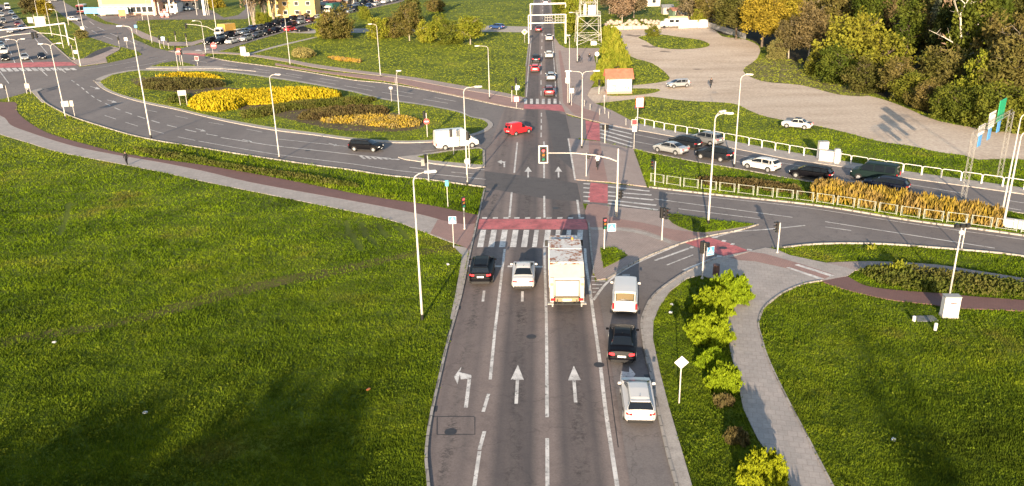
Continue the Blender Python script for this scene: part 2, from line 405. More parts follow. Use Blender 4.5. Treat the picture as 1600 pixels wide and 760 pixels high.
# ================================================================== THE SETTING
# the ground: one turf sheet to the horizon
gm = MB()
ys = [-150, -60, 0, 40, 80, 110, 140, 160, 180, 200, 260, 340, 420, 600, 1000, 2500]; xs = [-2500, -800, -300, -120, -60, -30, 0, 30, 60, 120, 300, 800, 2500]
nx = len(xs)
gm.add([(x, y, T(y)) for y in ys for x in xs], [(j * nx + i, j * nx + i + 1, (j + 1) * nx + i + 1, (j + 1) * nx + i) for j in range(len(ys) - 1) for i in range(nx - 1)])
tag(gm.build('ground', TURF), kind='structure')

# ---- roads
L_main = [(676, 900), (671, 780), (669, 753), (666, 712), (672, 661), (684.5, 602.6), (698, 544), (709, 504), (721, 461), (734, 398), (740, 372), (745, 349.5), (749, 333), (757, 297)]
north_l = [(822, 105), (827, 63), (831.6, 21), (834.7, 0), (837, -18), (839, -35)]
north_r = [(857, -35), (859, -18), (861, 0), (864, 33.7), (866, 63), (870.5, 105), (873.7, 155.8)]
R_main = [(884, 172), (893, 222), (899, 255), (903, 287), (911, 318), (920, 349.5), (924, 396), (927, 429.5), (934, 452), (960, 600), (985, 760), (1005, 900)]
road_main = G2(L_main) + G2([(756, 260), (757, 236), (768, 224), (776, 200), (790, 167), (812, 171), (819, 160)]) + G2(north_l) + G2(north_r) + G2(R_main)
sheet('road_main', road_main, 0.030, ASPH_MAIN)
turn_top = [(931, 441), (947, 438), (968.5, 425), (1006, 404), (1059, 383), (1107, 370), (1154, 361), (1184, 352)]
turn_bot = [(1224, 388), (1196, 388), (1172, 393.5), (1120, 404), (1073, 426), (1047, 442.6), (1028, 457), (1014, 473), (1004.7, 494.7), (1002.4, 506.6), (1003, 517), (1007.7, 551), (1018, 592), (1026.6, 637), (1043.6, 712), (1057, 760), (1090, 900)]
sheet('road_turning_lane', G2(turn_top) + G2([(1215, 350), (1260, 360)]) + G2(turn_bot) + G2([(975, 900), (960, 740), (927, 470)]), 0.024, ASPH)
near_top = [(898, 281), (917, 283.5), (949.5, 287), (1014.7, 293.7), (1069.5, 300), (1132.6, 307), (1200, 313.7), (1258, 320), (1319.5, 328.6), (1422, 345.7), (1525, 359), (1600, 369.6), (1780, 397)]
near_bot = [(1780, 436), (1600, 402), (1525, 393.6), (1456, 388), (1388, 383), (1326, 381.6), (1271.6, 383), (1224, 388)]
near_bot2 = [(1181, 352), (1100, 341), (1048, 333.7), (1031.6, 330.5), (917, 319), (905, 318)]
sheet('road_right_near', G2(near_top) + G2(near_bot) + G2(near_bot2), 0.018, ASPH)
far_top = [(873, 165), (884, 180), (915, 188), (983, 202.6), (1006, 206), (1040, 212), (1074, 218.5), (1135, 230.5), (1231, 249.5), (1305, 260), (1410, 278.5), (1511, 292), (1596, 304), (1780, 333)]
far_bot = [(1780, 366), (1566, 330), (1400, 306), (1330, 296), (1261, 285), (1210, 276), (1147, 264), (1090, 254.7), (1015, 239.5), (989.5, 233), (939, 221.6), (909, 217), (890, 222)]
sheet('road_right_far', G2(far_top) + G2(far_bot), 0.012, ASPH)
west_low = [(759, 293.7), (726, 289.5), (663, 281), (600, 274.7), (552.6, 267), (489.5, 259), (426, 249.5), (363, 240), (320, 232.6), (284, 227), (242, 220), (200, 210.5), (158, 198), (118, 185), (94.7, 174.7), (69.5, 160), (57, 144)]
west_rest = [(48, 143), (20, 151), (-30, 163), (-200, 195), (-420, 120), (-200, 10), (-40, 2), (8, 8), (20, 17), (33, 31), (42, 42), (63, 52.6), (80, 67), (94.7, 80), (111.6, 94.7), (126, 105),
             (168, 99), (205, 91), (221, 86), (214, 80), (195, 75), (179, 71.6), (160, 65), (134.7, 57), (124, 42), (101, 27), (80, 10.5), (68, 0), (40, -18), (70, -18), (101, 4), (116, 12.6), (130.5, 23), (147, 31.6),
             (164, 38), (189.5, 40), (206, 50.5), (207, 61), (223, 67), (238, 74), (263, 80), (290, 79), (313, 86)]
west_far = [(323, 89), (363, 97), (426, 105), (489.5, 115), (552.6, 126), (600, 130.5), (663, 141), (726, 153.7), (789.5, 167), (818, 171.6)]
sheet('road_west', G2(west_low) + G2(west_rest) + G2(west_far) + G2([(850, 190), (840, 260), (790, 292)]), 0.006, ASPH)
street_low = [(313, 86), (352.6, 78), (394.7, 65), (451.6, 48.4), (485, 38), (563, 17), (620, 5), (660, -6), (720, -24)]
street_top = [(690, -34), (640, -22), (560, -6), (500, 10), (440, 31), (400, 41), (345, 55), (320, 68), (263, 80)]
sheet('road_side_street', G2(street_low) + G2(street_top), 0.018, ASPH)
sheet('road_lane_between_lawns', px((446, 51), (479, 52.5), (502, 52), (600, 51), (688, 49.5), (756, 50), (827, 51)) + px((829, 42), (756, 40.5), (700, 42), (600, 44), (500, 46), (465, 45)), 0.012, CONC)
# the filling station forecourt and the street beside it
sheet('road_forecourt', G2([(206, 52), (190, 40), (164, 33), (150, 24), (170, 18), (300, 14), (330, 16), (350, 28), (372, 24), (384, 14), (378, -8), (395, -8), (400, 6), (395, 22), (385, 30), (345, 31), (300, 31), (240, 31), (215, 33)]), 0.012, ASPH)

# ---- the gravel lot on the right and the paved corner by the kiosk
lot = [(953.7, 45), (1000, 43), (1103, 42), (1128, 57), (1160, 61), (1186, 72.6), (1183, 91.6), (1161, 110.5), (1189.5, 126), (1252.6, 132.6), (1309.5, 147), (1357, 150), (1404, 164), (1467, 189.5), (1562, 205), (1640, 214), (1800, 235),
       (1800, 270), (1600, 249.5), (1528.6, 249.5), (1507, 243), (1467, 238), (1427, 229), (1372.6, 221), (1325, 208), (1271.6, 196), (1199, 183), (1167, 171), (1143, 161.6), (1069.5, 157.5), (1014.7, 151), (989.5, 155), (930.5, 161.6), (905, 158), (920, 139), (950, 135), (995, 133), (1040, 127), (1044, 118), (1019, 99), (985, 88), (968, 62)]
sheet('gravel_lot', cr(G2(lot), 3, True), 0.004, GRAVEL)
sheet('lawn_in_lot', cr(G2([(998, 58), (1030, 54), (1060, 58), (1095, 63), (1109, 71), (1090, 76), (1050, 77), (1024, 73), (1010, 65)]), 4, True), 0.012, TURF, paved=False)
sheet('lawn_by_kiosk', cr(G2([(987, 138.5), (1029.5, 139.5), (1023, 145), (987, 149.5), (949, 149.5), (958, 142)]), 3, True), 0.012, TURF, paved=False)
sheet('pavement_corner', G2([(874, 157), (871, 105), (866, 58), (874, 70), (884, 76), (941, 76), (928, 88), (935, 118), (924, 137), (917, 150), (929, 162), (957, 174), (985, 189), (983, 202), (950, 195), (915, 187), (884, 178)]), 0.10, PAVE2, thick=0.12)
sheet('cycle_path_corner', G2([(880, 162), (877, 120), (872.5, 80), (876, 80), (884, 118), (892, 160), (914, 171), (936, 178), (936, 190), (914, 186), (897, 180)]), 0.108, PINK)
sheet('pavement_by_railing', G2([(983, 202), (985, 189), (993, 193), (1040, 203.5), (1129, 219), (1211, 234.5), (1300, 250), (1412, 268.5), (1503, 281), (1600, 295), (1780, 323), (1780, 333), (1596, 304), (1511, 292), (1410, 278.5), (1305, 260), (1231, 249.5), (1135, 230.5), (1074, 218.5), (1040, 212), (1006, 206)]), 0.10, CONC, thick=0.12)

# ---- refuges and the median on the right
sheet('pavement_median_nose', G2([(889, 217.5), (939, 222.6), (989.5, 234), (1010.5, 293), (955, 286), (900, 282), (896, 255)]), 0.10, PAVE2, thick=0.12)
sheet('cycle_path_median', G2([(920, 221), (937, 223), (949.5, 285.5), (921, 282.5)]), 0.108, PINK)
sheet('verge_median', G2([(991.6, 234.5), (1015, 240.5), (1090, 255.7), (1147, 265), (1210, 277), (1261, 286), (1330, 297), (1400, 307), (1566, 331), (1780, 367), (1780, 396), (1600, 368), (1525, 357.5), (1422, 344), (1319.5, 327), (1258, 318.5), (1200, 312), (1132.6, 305.5), (1069.5, 298.5), (1013, 292)]), 0.13, TURF, paved=False, thick=0.14)
sheet('pavement_refuge', G2([(919, 320), (1031.6, 331.5), (1048, 334.7), (1100, 342), (1181, 353), (1152, 360), (1107, 369), (1059, 382), (1006, 403), (968.5, 424), (947, 437), (933, 439), (927, 427), (923, 396), (920, 349)]), 0.10, PAVE2, thick=0.12)
sheet('cycle_path_refuge', cr(G2([(917, 322), (950, 325), (952, 340), (1005, 350), (1050, 360), (1100, 367), (1098, 372), (1066, 380), (1036, 372), (1000, 360), (960, 356), (921, 357)]), 3, True), 0.108, PINK)
sheet('pavement_dark_line', px((922, 357), (965, 358), (1000, 363), (1035, 373), (1050, 381)) + px((1046, 383), (1030, 377), (998, 367), (962, 362), (923, 361)), 0.113, CONC)
sheet('verge_refuge', cr(G2([(1045, 335.5), (1100, 343), (1150, 349), (1179, 352.5), (1150, 358), (1100, 365), (1075, 361), (1050, 350)]), 2, True), 0.13, TURF, paved=False, thick=0.14)
sheet('verge_triangle', G2([(938, 390), (962, 388.5), (981, 401), (963, 411), (943, 421)]), 0.13, TURF, paved=False, thick=0.14)

# ---- right foreground: kerb band, verge, curving pavement, cycle path
band_in = turn_bot[3:]
band_out = [(1172, 394.5), (1140, 404), (1118, 416), (1095, 431), (1073, 436.5), (1047, 456), (1030, 480.5), (1021, 504), (1020, 530), (1031, 583), (1045, 637), (1065, 705), (1081, 760), (1118, 900)]
sheet('pavement_kerb_band', G2(turn_bot[2:]) + G2(band_out[::-1]), 0.09, CONC, thick=0.1)
walk_l = [(1095, 431), (1125, 440), (1133, 471), (1135, 518), (1142, 554), (1151.6, 590), (1161, 640), (1184, 687.5), (1207, 722), (1225, 760), (1290, 900)]
walk_r = [(1378, 900), (1300, 760), (1262.5, 687.5), (1225, 616), (1199, 560), (1190, 530), (1185, 506.6), (1194, 482), (1222.6, 459), (1256, 445), (1284, 440)]
sheet('pavement_curving', G2([(1118, 405), (1172, 393.5), (1196, 388), (1213, 391), (1234, 400), (1289, 411.7), (1337, 423), (1323, 433)]) + G2(walk_r[::-1]) + G2(walk_l[::-1]) + G2([(1085, 424)]), 0.07, PAVE, thick=0.08)
sheet('pavement_upper_right', px((1285, 412), (1330, 410), (1371, 409.6), (1456, 414), (1525, 424), (1600, 436), (1800, 470)) + px((1800, 477), (1600, 442.5), (1559, 436), (1490.5, 429.5), (1422, 422.6), (1370, 421), (1330, 424)), 0.062, PAVE2, thick=0.08)
sheet('cycle_path_right', px((1303, 430), (1323, 433), (1353.7, 448), (1405, 455), (1473.5, 460), (1525, 465), (1600, 470.5), (1800, 488)) + px((1800, 506), (1600, 487.6), (1490.5, 482.5), (1456, 477), (1388, 469), (1319.5, 453), (1282, 440)), 0.066, BIKE, thick=0.08)
sheet('cycle_path_to_crossing', G2([(1139, 404), (1170, 394.5), (1195, 398), (1245, 412), (1303, 430.5), (1284, 439.5), (1228, 420.5), (1180, 410), (1155, 408)]), 0.078, PINK)

# ---- left foreground: cycle path and pavement side by side, verge strip beyond
bike_up = [(-260, 150), (-60, 155), (0, 160), (25, 161), (27, 174.7), (42, 189.5), (69.5, 206), (101, 217), (147, 229.5), (189.5, 240), (252.6, 250), (320, 259), (437.5, 279.7), (569, 306), (663, 320), (716, 330.5), (747, 337)]
bike_mid = [(-260, 170), (-60, 168), (0, 181), (17, 196), (42, 206), (84, 220), (126, 231.6), (189.5, 244), (252.6, 254.7), (320, 268.4), (394, 286), (525, 310), (621, 328), (684, 343), (728, 360), (739, 362)]
grey_lo = [(-260, 190), (-60, 192), (0, 210.5), (42, 223), (84, 236), (126, 245), (189.5, 257), (252.6, 269.5), (295, 279), (350, 290.6), (481, 317), (600, 342), (656, 360.6), (701, 378), (731, 386)]
sheet('cycle_path_left', px(*bike_up, n=4) + px(*bike_mid[::-1], n=4), 0.05, BIKE, thick=0.06)
sheet('pavement_left', px(*bike_mid, n=4) + px(*grey_lo[::-1], n=4), 0.044, PAVE, thick=0.06)
sheet('pavement_by_crossing', G2([(684, 344), (728, 352), (743, 350), (734, 394), (728, 388), (711, 381), (690, 372), (672, 366)]), 0.056, PINK)
sheet('verge_edge_concrete', G2([(707, 384), (733, 388), (721, 455), (709, 500), (703, 500), (712, 458), (722, 400)]), 0.03, CONC)

# ---- the big island with the flower beds, the small islands
isl_lo = [(147, 128), (146, 126), (160, 139), (189.5, 151.6), (231.6, 163), (273.7, 171.6), (320, 183), (363, 192.6), (426, 204), (489.5, 211.6), (552.6, 220), (620, 224), (673, 223)]
isl_hi = [(700, 220), (730, 215), (752, 209), (766, 202), (770.5, 194.7), (760, 187), (737, 183), (718, 174.7), (663, 164), (600, 154.7), (552.6, 143), (489.5, 131), (426, 121), (363, 112.5), (320, 109.5), (273.7, 110.5), (214.7, 109.5), (170, 117), (151, 124)]
isl = px(*isl_lo, n=3) + px(*isl_hi, n=3)
sheet('pavement_island_edge', isl, 0.10, CONC, thick=0.12)
def inset(ring, d):
    n = len(ring); out = []
    A = sum(ring[i][0] * ring[(i + 1) % n][1] - ring[(i + 1) % n][0] * ring[i][1] for i in range(n)); s = 1 if A > 0 else -1
    for i, p in enumerate(ring):
        a = Vector(ring[i - 1]); b = Vector(ring[(i + 1) % n]); t = (b - a)
        t = t.normalized() if t.length > 1e-6 else Vector((1, 0))
        out.append((p[0] - t.y * d * s, p[1] + t.x * d * s))
    return out
island_lawn = px((157, 128), (166, 138), (191, 149), (231.6, 160), (273.7, 168.6), (320, 180), (363, 189), (426, 200), (489.5, 208), (552.6, 216.5), (620, 221), (673, 220), n=3) + px((700, 217), (730, 212), (750, 206), (760, 200), (762, 194.7), (752, 188), (735, 184.5), (715, 176.5), (663, 166), (600, 157), (552.6, 145.5), (489.5, 133.5), (426, 123.5), (363, 115), (320, 112), (273.7, 112.5), (214.7, 111.5), (175, 118), n=3)
sheet('lawn_island', island_lawn, 0.13, TURF, paved=False, thick=0.03)
sheet('bed_soil', cr(G2([(205, 125), (230, 140), (290, 147), (350, 168), (420, 180), (500, 200), (560, 207), (640, 206), (664, 196), (640, 183), (560, 168), (480, 150), (400, 142), (330, 135), (260, 122)]), 3, True), 0.137, EARTH, reg=False)
sheet('pavement_small_island', G2([(622, 246.5), (650, 243.5), (700, 236), (750, 231), (757, 236), (757, 262), (740, 264), (680, 257), (632, 250)]), 0.10, CONC, thick=0.12)
sheet('lawn_small_island', G2([(652, 246), (700, 238.5), (748, 233.5), (754, 236), (754, 259), (720, 256), (675, 252)]), 0.13, TURF, paved=False, thick=0.03)
sheet('pavement_far_median', G2([(228, 108), (238, 104), (290, 104), (340, 104.5), (400, 112), (345, 108), (280, 108.5)]), 0.10, CONC, thick=0.12)
sheet('lawn_far_median', G2([(236, 104.5), (252, 100), (271, 96.5), (290, 99), (305, 103.5), (270, 105)]), 0.13, TURF, paved=False, thick=0.14)
sheet('pavement_west_corner', G2([(126, 104), (111, 95), (130, 92), (150, 80), (172, 73), (188, 75.5), (186, 79), (165, 90), (168, 98)]), 0.08, PAVE2, thick=0.1)
sheet('cycle_path_west_corner', G2([(131, 92), (150, 80), (172, 73.3), (178, 76), (160, 84), (142, 91)]), 0.088, ASPH_PATCH)
sheet('lawn_west_triangle', G2([(165, 97), (178, 86), (200, 77.5), (215, 81), (222, 85.5), (205, 90)]), 0.10, TURF, paved=False, thick=0.11)
far_walk_hi = [(263, 80), (320, 80), (350, 82), (390, 85), (447, 92.5), (489, 100.5), (552, 109.5), (620, 118), (663, 124), (726, 135), (785, 145), (819, 153)]
far_walk_lo = [(819, 158), (785, 150.5), (726, 141), (663, 129.5), (620, 122), (552, 114), (489, 105.5), (447, 97), (390, 88), (350, 84.5), (316, 83.5), (280, 84)]
sheet('pavement_far_side', px(*far_walk_hi, n=3) + px(*far_walk_lo, n=3), 0.07, PAVE2, thick=0.08)
sheet('cycle_path_far_side', px((430, 99), (489, 109), (552, 116), (620, 122.5), (663, 130), (726, 141.5), (785, 151), (819, 159), n=3) + px((818, 170.5), (789, 165.5), (726, 152), (663, 139.3), (620, 130), (552, 121), (489, 112), (430, 102), n=3), 0.064, PINK, thick=0.08)
sheet('path_across_lawn', px((386, 84.5), (435, 71), (502, 55.5)) + px((503, 57), (437, 73), (390, 85.8)), 0.02, CONC)
sheet('pavement_station_side', G2([(207, 51), (222, 60), (262, 72), (300, 72), (345, 56), (350, 53), (300, 66), (265, 66), (235, 56), (215, 47), (190, 38)]), 0.05, PAVE2)
sheet('lawn_station', G2([(214, 38), (240, 35), (300, 34), (345, 32), (395, 30), (430, 33), (392, 42), (345, 53), (300, 63), (270, 62), (240, 52)]), 0.02, TURF, paved=False)
sheet('pavement_kerb_left_corner', G2([(48, 142.5), (62, 139), (68, 140), (57, 145), (70, 161), (66, 161)]), 0.10, CONC, thick=0.11)
# bare trail trodden through the meadow, and its wheel ruts
trail = px((0, 529), (60, 517), (160, 505), (260, 478), (350, 452), (440, 432), (520, 418), (600, 402), (660, 390), (712, 381)) + px((712, 388), (660, 399), (600, 412), (520, 432), (440, 447), (350, 468), (260, 494), (160, 515), (60, 532), (0, 545))
TRAIL = np.array(trail)
RUTS = [px((541, 346), (545, 362), (556, 378), (563, 391)), px((565, 348), (571, 365), (588, 384)), px((590, 350), (600, 366), (604, 370)), px((618, 354), (628, 362), (636, 373)), px((108, 318), (104, 340), (92, 368))]
sheet('path_trodden', trail, 0.012, patchy('trodden', [(0.3, (0.07, 0.066, 0.012)), (0.5, (0.10, 0.095, 0.018)), (0.72, (0.13, 0.105, 0.035))], 0.5, 5, 0.6, bumpd=0.05), paved=False, reg=False)
sheet('scrub_bank', cr(G2([(1162, 110), (1183, 95), (1215, 88), (1250, 96), (1290, 118), (1340, 135), (1357, 150), (1309.5, 148), (1252.6, 133.5), (1189.5, 127)]), 3, True), 0.008, patchy('dry_grass', [(0.3, (0.09, 0.095, 0.025)), (0.55, (0.14, 0.125, 0.045)), (0.75, (0.22, 0.18, 0.11))], 0.25, 3, 0.6, bumpd=0.08), paved=False)
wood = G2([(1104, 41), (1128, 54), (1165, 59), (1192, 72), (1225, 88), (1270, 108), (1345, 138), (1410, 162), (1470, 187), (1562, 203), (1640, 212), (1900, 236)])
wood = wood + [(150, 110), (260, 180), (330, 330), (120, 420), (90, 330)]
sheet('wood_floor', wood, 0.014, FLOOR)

# ---- kerbs
kb = MB()
for line, w, h in ((px(*L_main, n=4), 0.16, 0.13), (px(*turn_bot[3:], n=4), 0.16, 0.12), (px(*west_low, n=3), 0.16, 0.15), (px(*west_far, n=3), 0.2, 0.12), (px(*near_bot, n=3), 0.16, 0.14),
                   (px(*near_top[3:], n=3), 0.2, 0.14), (px(*far_bot[:-3], n=3), 0.2, 0.14), (G2([(757, 262), (757, 236)]), 0.16, 0.12), (px(*north_l, n=2), 0.3, 0.12), (px((865, 30), (866, 63), (870.5, 105), (873, 140), n=2), 0.25, 0.12),
                   (px(*walk_r, n=4), 0.10, 0.11), (G2([(920, 349.5), (924, 396), (928, 430)]), 0.16, 0.13), (px(*turn_top[1:], n=3), 0.16, 0.12), (px((33, 31), (42, 42), (63, 52.6), (80, 67), (94.7, 80), (111.6, 94.7), n=2), 0.25, 0.12),
                   (px(*street_low, n=2), 0.2, 0.12)):
    ribbon(kb, line, w, h, 0.02)
tag(kb.build('kerb', slabs('kerb_stone', (.34, .31, .28), (.43, .39, .35), 1.0, 0.05, .5)), kind='structure')

# ---- painted markings
wm = MB()
ML = 0.037
def mk(pts, w=0.16, on=0, off=0, n=4, lift=ML): stripe(wm, px(*pts, n=n), w, lift, on, off)
for seg in ([(741, 762), (749.3, 706)], [(749, 704), (757, 675)], [(755, 644.5), (763.5, 616.5)], [(766, 594), (773.4, 517), (776, 496.6), (788.6, 390)], [(796, 340), (799.6, 301)], [(803.5, 271), (808.4, 223)],
            [(855.6, 800), (855.0, 686)], [(854.8, 653), (853.7, 503), (851, 407), (850.8, 388)], [(850.7, 341), (850.4, 307)], [(850.2, 279), (850, 222)]):
    mk(seg, 0.2)
for seg in ([(972, 810), (963, 752), (946, 640), (937.6, 568), (928.4, 503), (922, 455), (916, 416), (914, 389)], [(905.5, 341), (902, 313)], [(899, 282), (888, 217)]):
    mk(seg, 0.22)
for a, b in (((731, 416.5), (738, 416.7)), ((772, 416.7), (783, 417)), ((793, 417), (801, 417.2)), ((834, 417.5), (848, 417.7)), ((859, 418), (912, 419))): mk([a, b], 0.35, n=1)
mk([(756.5, 455), (754.5, 472)], 0.2); mk([(816.5, 456), (816, 472)], 0.2)
mk([(927, 470), (946, 445), (968.5, 427), (1002, 408.5), (1059, 384)], 0.22)
mk([(1118, 371), (1150, 363), (1200, 359), (1258, 353)], 0.2)
mk([(1023, 408), (1076, 389)], 0.25); mk([(1042, 415), (1083, 399)], 0.14); mk([(1070, 424), (1121, 403.5)], 0.55); mk([(972, 431), (984, 431.5)], 0.5, n=1)
for k in range(5):
    mk([(924 + k * 0.5, 433 + k * 6.2), (951 - k * 5.0, 434.5 + k * 5.6)], 0.18, n=1)
# arrows
def poly_mark(mb, pts, lift=ML): mb.face([(*q, T(q[1]) + lift) for q in G2(pts)])
def arrow(mb, stem_b, stem_t, tip, hl, hr, w=0.2):
    stripe(mb, G2([stem_b, stem_t]), w, ML); poly_mark(mb, [hl, hr, tip])
am = MB()
arrow(am, (806.5, 632), (808.6, 594), (809.2, 571), (798, 594.5), (818.5, 594.5)); arrow(am, (899.5, 630), (896.8, 595), (896.5, 572.5), (887.5, 595.5), (907.5, 595))
stripe(am, G2([(728, 638), (734, 588)]), 0.22, ML); poly_mark(am, [(718, 582.5), (720, 594), (736.5, 592.5), (736, 587)], ML + 0.004); poly_mark(am, [(709.5, 590), (715, 602), (721, 574)], ML + 0.008)
stripe(am, G2([(971, 600), (973, 584)]), 0.22, ML + 0.004); poly_mark(am, [(971, 581), (971, 590), (984, 590), (984, 583)], ML + 0.008); poly_mark(am, [(983, 598), (993, 586), (983, 574)], ML + 0.012)
arrow(am, (825.2, 278), (825.2, 269), (825.3, 261), (819.5, 269), (831, 269), 0.18); arrow(am, (872.8, 278), (872.6, 269), (872.4, 261), (866.8, 269), (878.4, 269), 0.18)
stripe(am, G2([(788, 262), (788, 254)]), 0.2, ML); stripe(am, G2([(789, 254.3), (783, 253.5)]), 0.6, ML + 0.004); poly_mark(am, [(784, 250.5), (777, 253.5), (784, 257)])
for x, y in ((147, 137), (173, 158), (110, 90), (385, 220), (312, 203), (520, 226)):
    stripe(am, G2([(x - 6, y - 1.5), (x + 5, y + 1.5)]), 0.2, ML); poly_mark(am, [(x + 4, y - 0.5), (x + 10, y + 2.8), (x + 1, y + 3)])
tag(am.build('road_arrow_markings', WHITE_MARK), kind='structure')
# zebra and the cycle crossing in front of the queue
bm2 = MB()
for k in range(10):
    x = 752.8 + k * 16.75; xt = 755.2 + k * 16.85
    wq = 4.4 if k not in (5, 7, 8) else 2.6
    poly_mark(bm2, [(x - 5.2 + k * 0.05 - (2.2 - 0.35 * k), 387), (x + wq - (2.2 - 0.35 * k), 387), (xt + wq, 360), (xt - 4.2, 360)])
    poly_mark(bm2, [(xt - 2.2 - 0.1 * k, 342.4), (xt + 6.0 - 0.1 * k, 342.4), (xt + 6.0, 340.3), (xt - 2.0, 340.3)])
# crossings of the right-hand road
for y0, y1, x0, x1 in ((292.2, 299.5, 950, 1015), (300.8, 305.5, 950, 1018), (306.5, 313.2, 950, 1021), (313.4, 321.5, 950, 1025.5), (318.5, 328.8, 950, 1028)):
    stripe(bm2, G2([(x0, y0), (x1, y1)]), 0.42, ML)
for y in (287.5, 294, 301, 307.5, 314.5): stripe(bm2, G2([(911.5, y), (921.5, y + 0.8)]), 0.4, ML)
for y0, y1 in ((193.5, 204), (198.5, 210.5), (203.5, 217), (209, 223.8), (215, 230)): stripe(bm2, G2([(938, y0), (988, y1)]), 0.45, ML)
for k in range(7):
    x = 821.4 + k * 9.2
    poly_mark(bm2, [(x - 2.6, 163.0), (x + 2.2, 163.0), (x + 2.1, 155), (x - 2.3, 155)])
for k in range(12):
    x = 0 + k * 10; poly_mark(bm2, [(x - 2, 107), (x + 5, 106.5), (x + 11, 112 - 0.2 * k), (x + 4, 112.5 - 0.2 * k)])
for k in range(4):
    poly_mark(bm2, [(276 + k * 14, 83 - 2 * k), (283 + k * 14, 82 - 2 * k), (292 + k * 12, 83.5 - 2 * k), (284 + k * 12, 84.5 - 2 * k)])
poly_mark(bm2, [(1228, 420), (1233, 419), (1288, 437.3), (1281, 438.8)], 0.083); poly_mark(bm2, [(1241, 415.5), (1247, 414.3), (1304, 432), (1298, 434)], 0.083)
for p, q in (((1071, 377), (1080, 376)), ((1112, 372), (1120, 371)), ((1128, 377), (1134, 378)), ((1142, 382), (1147, 383)), ((1167, 391), (1175, 392)), ((1078, 387), (1083, 388)), ((1120, 401), (1128, 402))):
    stripe(bm2, G2([p, q]), 0.45, 0.042)
tag(bm2.build('road_zebra_markings', WHITE_MARK), kind='structure')
rm = MB()
RL = 0.034
poly_mark(rm, [(746.3, 359), (749, 343), (916.5, 343.4), (919, 359.3)], RL)
poly_mark(rm, [(923, 286), (949.5, 288.5), (949.5, 318.5), (918, 316)], RL); poly_mark(rm, [(914.7, 188.5), (936.5, 193), (938, 221), (917, 218)], RL)
poly_mark(rm, [(1070, 380), (1107, 371.5), (1140, 381), (1171, 393), (1139, 403), (1100, 391)], RL)
poly_mark(rm, [(817, 163.6), (816, 171), (850, 171.5), (890, 176), (884, 168), (873, 163.8)], RL)
poly_mark(rm, [(-30, 100.5), (70, 97), (111, 97.5), (121, 102.5), (70, 105), (-30, 107)], RL); poly_mark(rm, [(292, 82), (322, 86), (318, 88.5), (286, 84.5)], RL)
tag(rm.build('road_cycle_crossing_markings', RED_MARK), kind='structure')
# lane lines of the other roads
mk([(345, 215.5), (426, 228), (489, 235), (563, 243.5), (610, 248)], 0.22); mk([(310, 221), (426, 241), (552, 257), (620, 267), (700, 275), (759, 281)], 0.18); mk([(435, 218), (542, 229.5)], 0.16)
mk([(112, 126), (126, 136), (138, 146), (152, 156), (173, 166), (188, 172.6), (218, 183), (257.6, 195), (303, 206), (340, 213)], 0.22, 3.2, 2.6)
mk([(164, 181), (210, 196), (261, 210.5), (305, 220)], 0.16, 5, 4); mk([(228, 172), (300, 187), (363, 198), (420, 209)], 0.14, 4, 6)
mk([(640, 262), (700, 269), (759, 274)], 0.18, 3, 3); mk([(660, 237), (720, 231), (752, 226)], 0.16)
for k in range(7): mk([(563 + k * 9, 244 + k * 0.9), (570 + k * 9, 249 + k * 0.2)], 0.35, n=1)
mk([(612, 249), (640, 250), (680, 258), (757, 266)], 0.15)
mk([(300, 95), (363, 103), (426, 112), (489, 121.5), (552, 131), (663, 150), (740, 164)], 0.16, 6, 6); mk([(323, 104.5), (363, 109), (430, 115.5), (489, 126), (552, 137), (640, 152), (700, 162)], 0.16, 9, 3)
for k in range(14): mk([(326 + k * 5, 106.3 + k * 0.75), (331 + k * 5, 108.2 + k * 0.72)], 0.3, n=1)
mk([(130, 110), (168, 104), (246, 90.5)], 0.2, 14, 3); mk([(195, 107), (225, 102), (262, 94)], 0.2); mk([(140, 34), (160, 47), (220, 72)], 0.2, 12, 8); mk([(118, 32), (150, 52), (176, 62)], 0.2, 10, 8)
mk([(46, 50), (74, 84)], 0.2); mk([(8, 61), (24, 100)], 0.2, 9, 6); mk([(40, 82), (54, 101)], 0.2, 9, 4); mk([(0, 112), (14, 131)], 0.2); mk([(60, 106), (74, 119)], 0.2); mk([(90, 106), (103, 114)], 0.2)
mk([(989, 210), (1042, 220), (1151, 243), (1231, 257.5), (1320, 272), (1430, 291), (1600, 318)], 0.16, 12, 4); mk([(989, 221), (1023, 228), (1090, 241), (1130, 250), (1200, 262), (1300, 279), (1420, 299), (1600, 330)], 0.16, 8, 5)
mk([(1023, 311.6), (1090, 322), (1183, 334), (1271.6, 344.5), (1353.7, 357.6), (1456, 374.7), (1593, 394)], 0.16, 14, 3); mk([(1060, 327), (1140, 338), (1220, 346), (1330, 361)], 0.14, 8, 6)
mk([(1040, 302), (1132, 311), (1258, 325), (1422, 350), (1600, 375)], 0.14); mk([(845.5, 150), (845.5, 105), (847, 60), (848, 20), (848.5, -5)], 0.16, 5, 7)
mk([(822.5, 152), (826, 105), (830, 60)], 0.14); mk([(869, 152), (866, 105), (863, 60)], 0.14); mk([(845.5, 215), (846, 175)], 0.16, 3, 2)
tag(wm.build('road_lane_markings', WHITE_MARK), kind='structure')
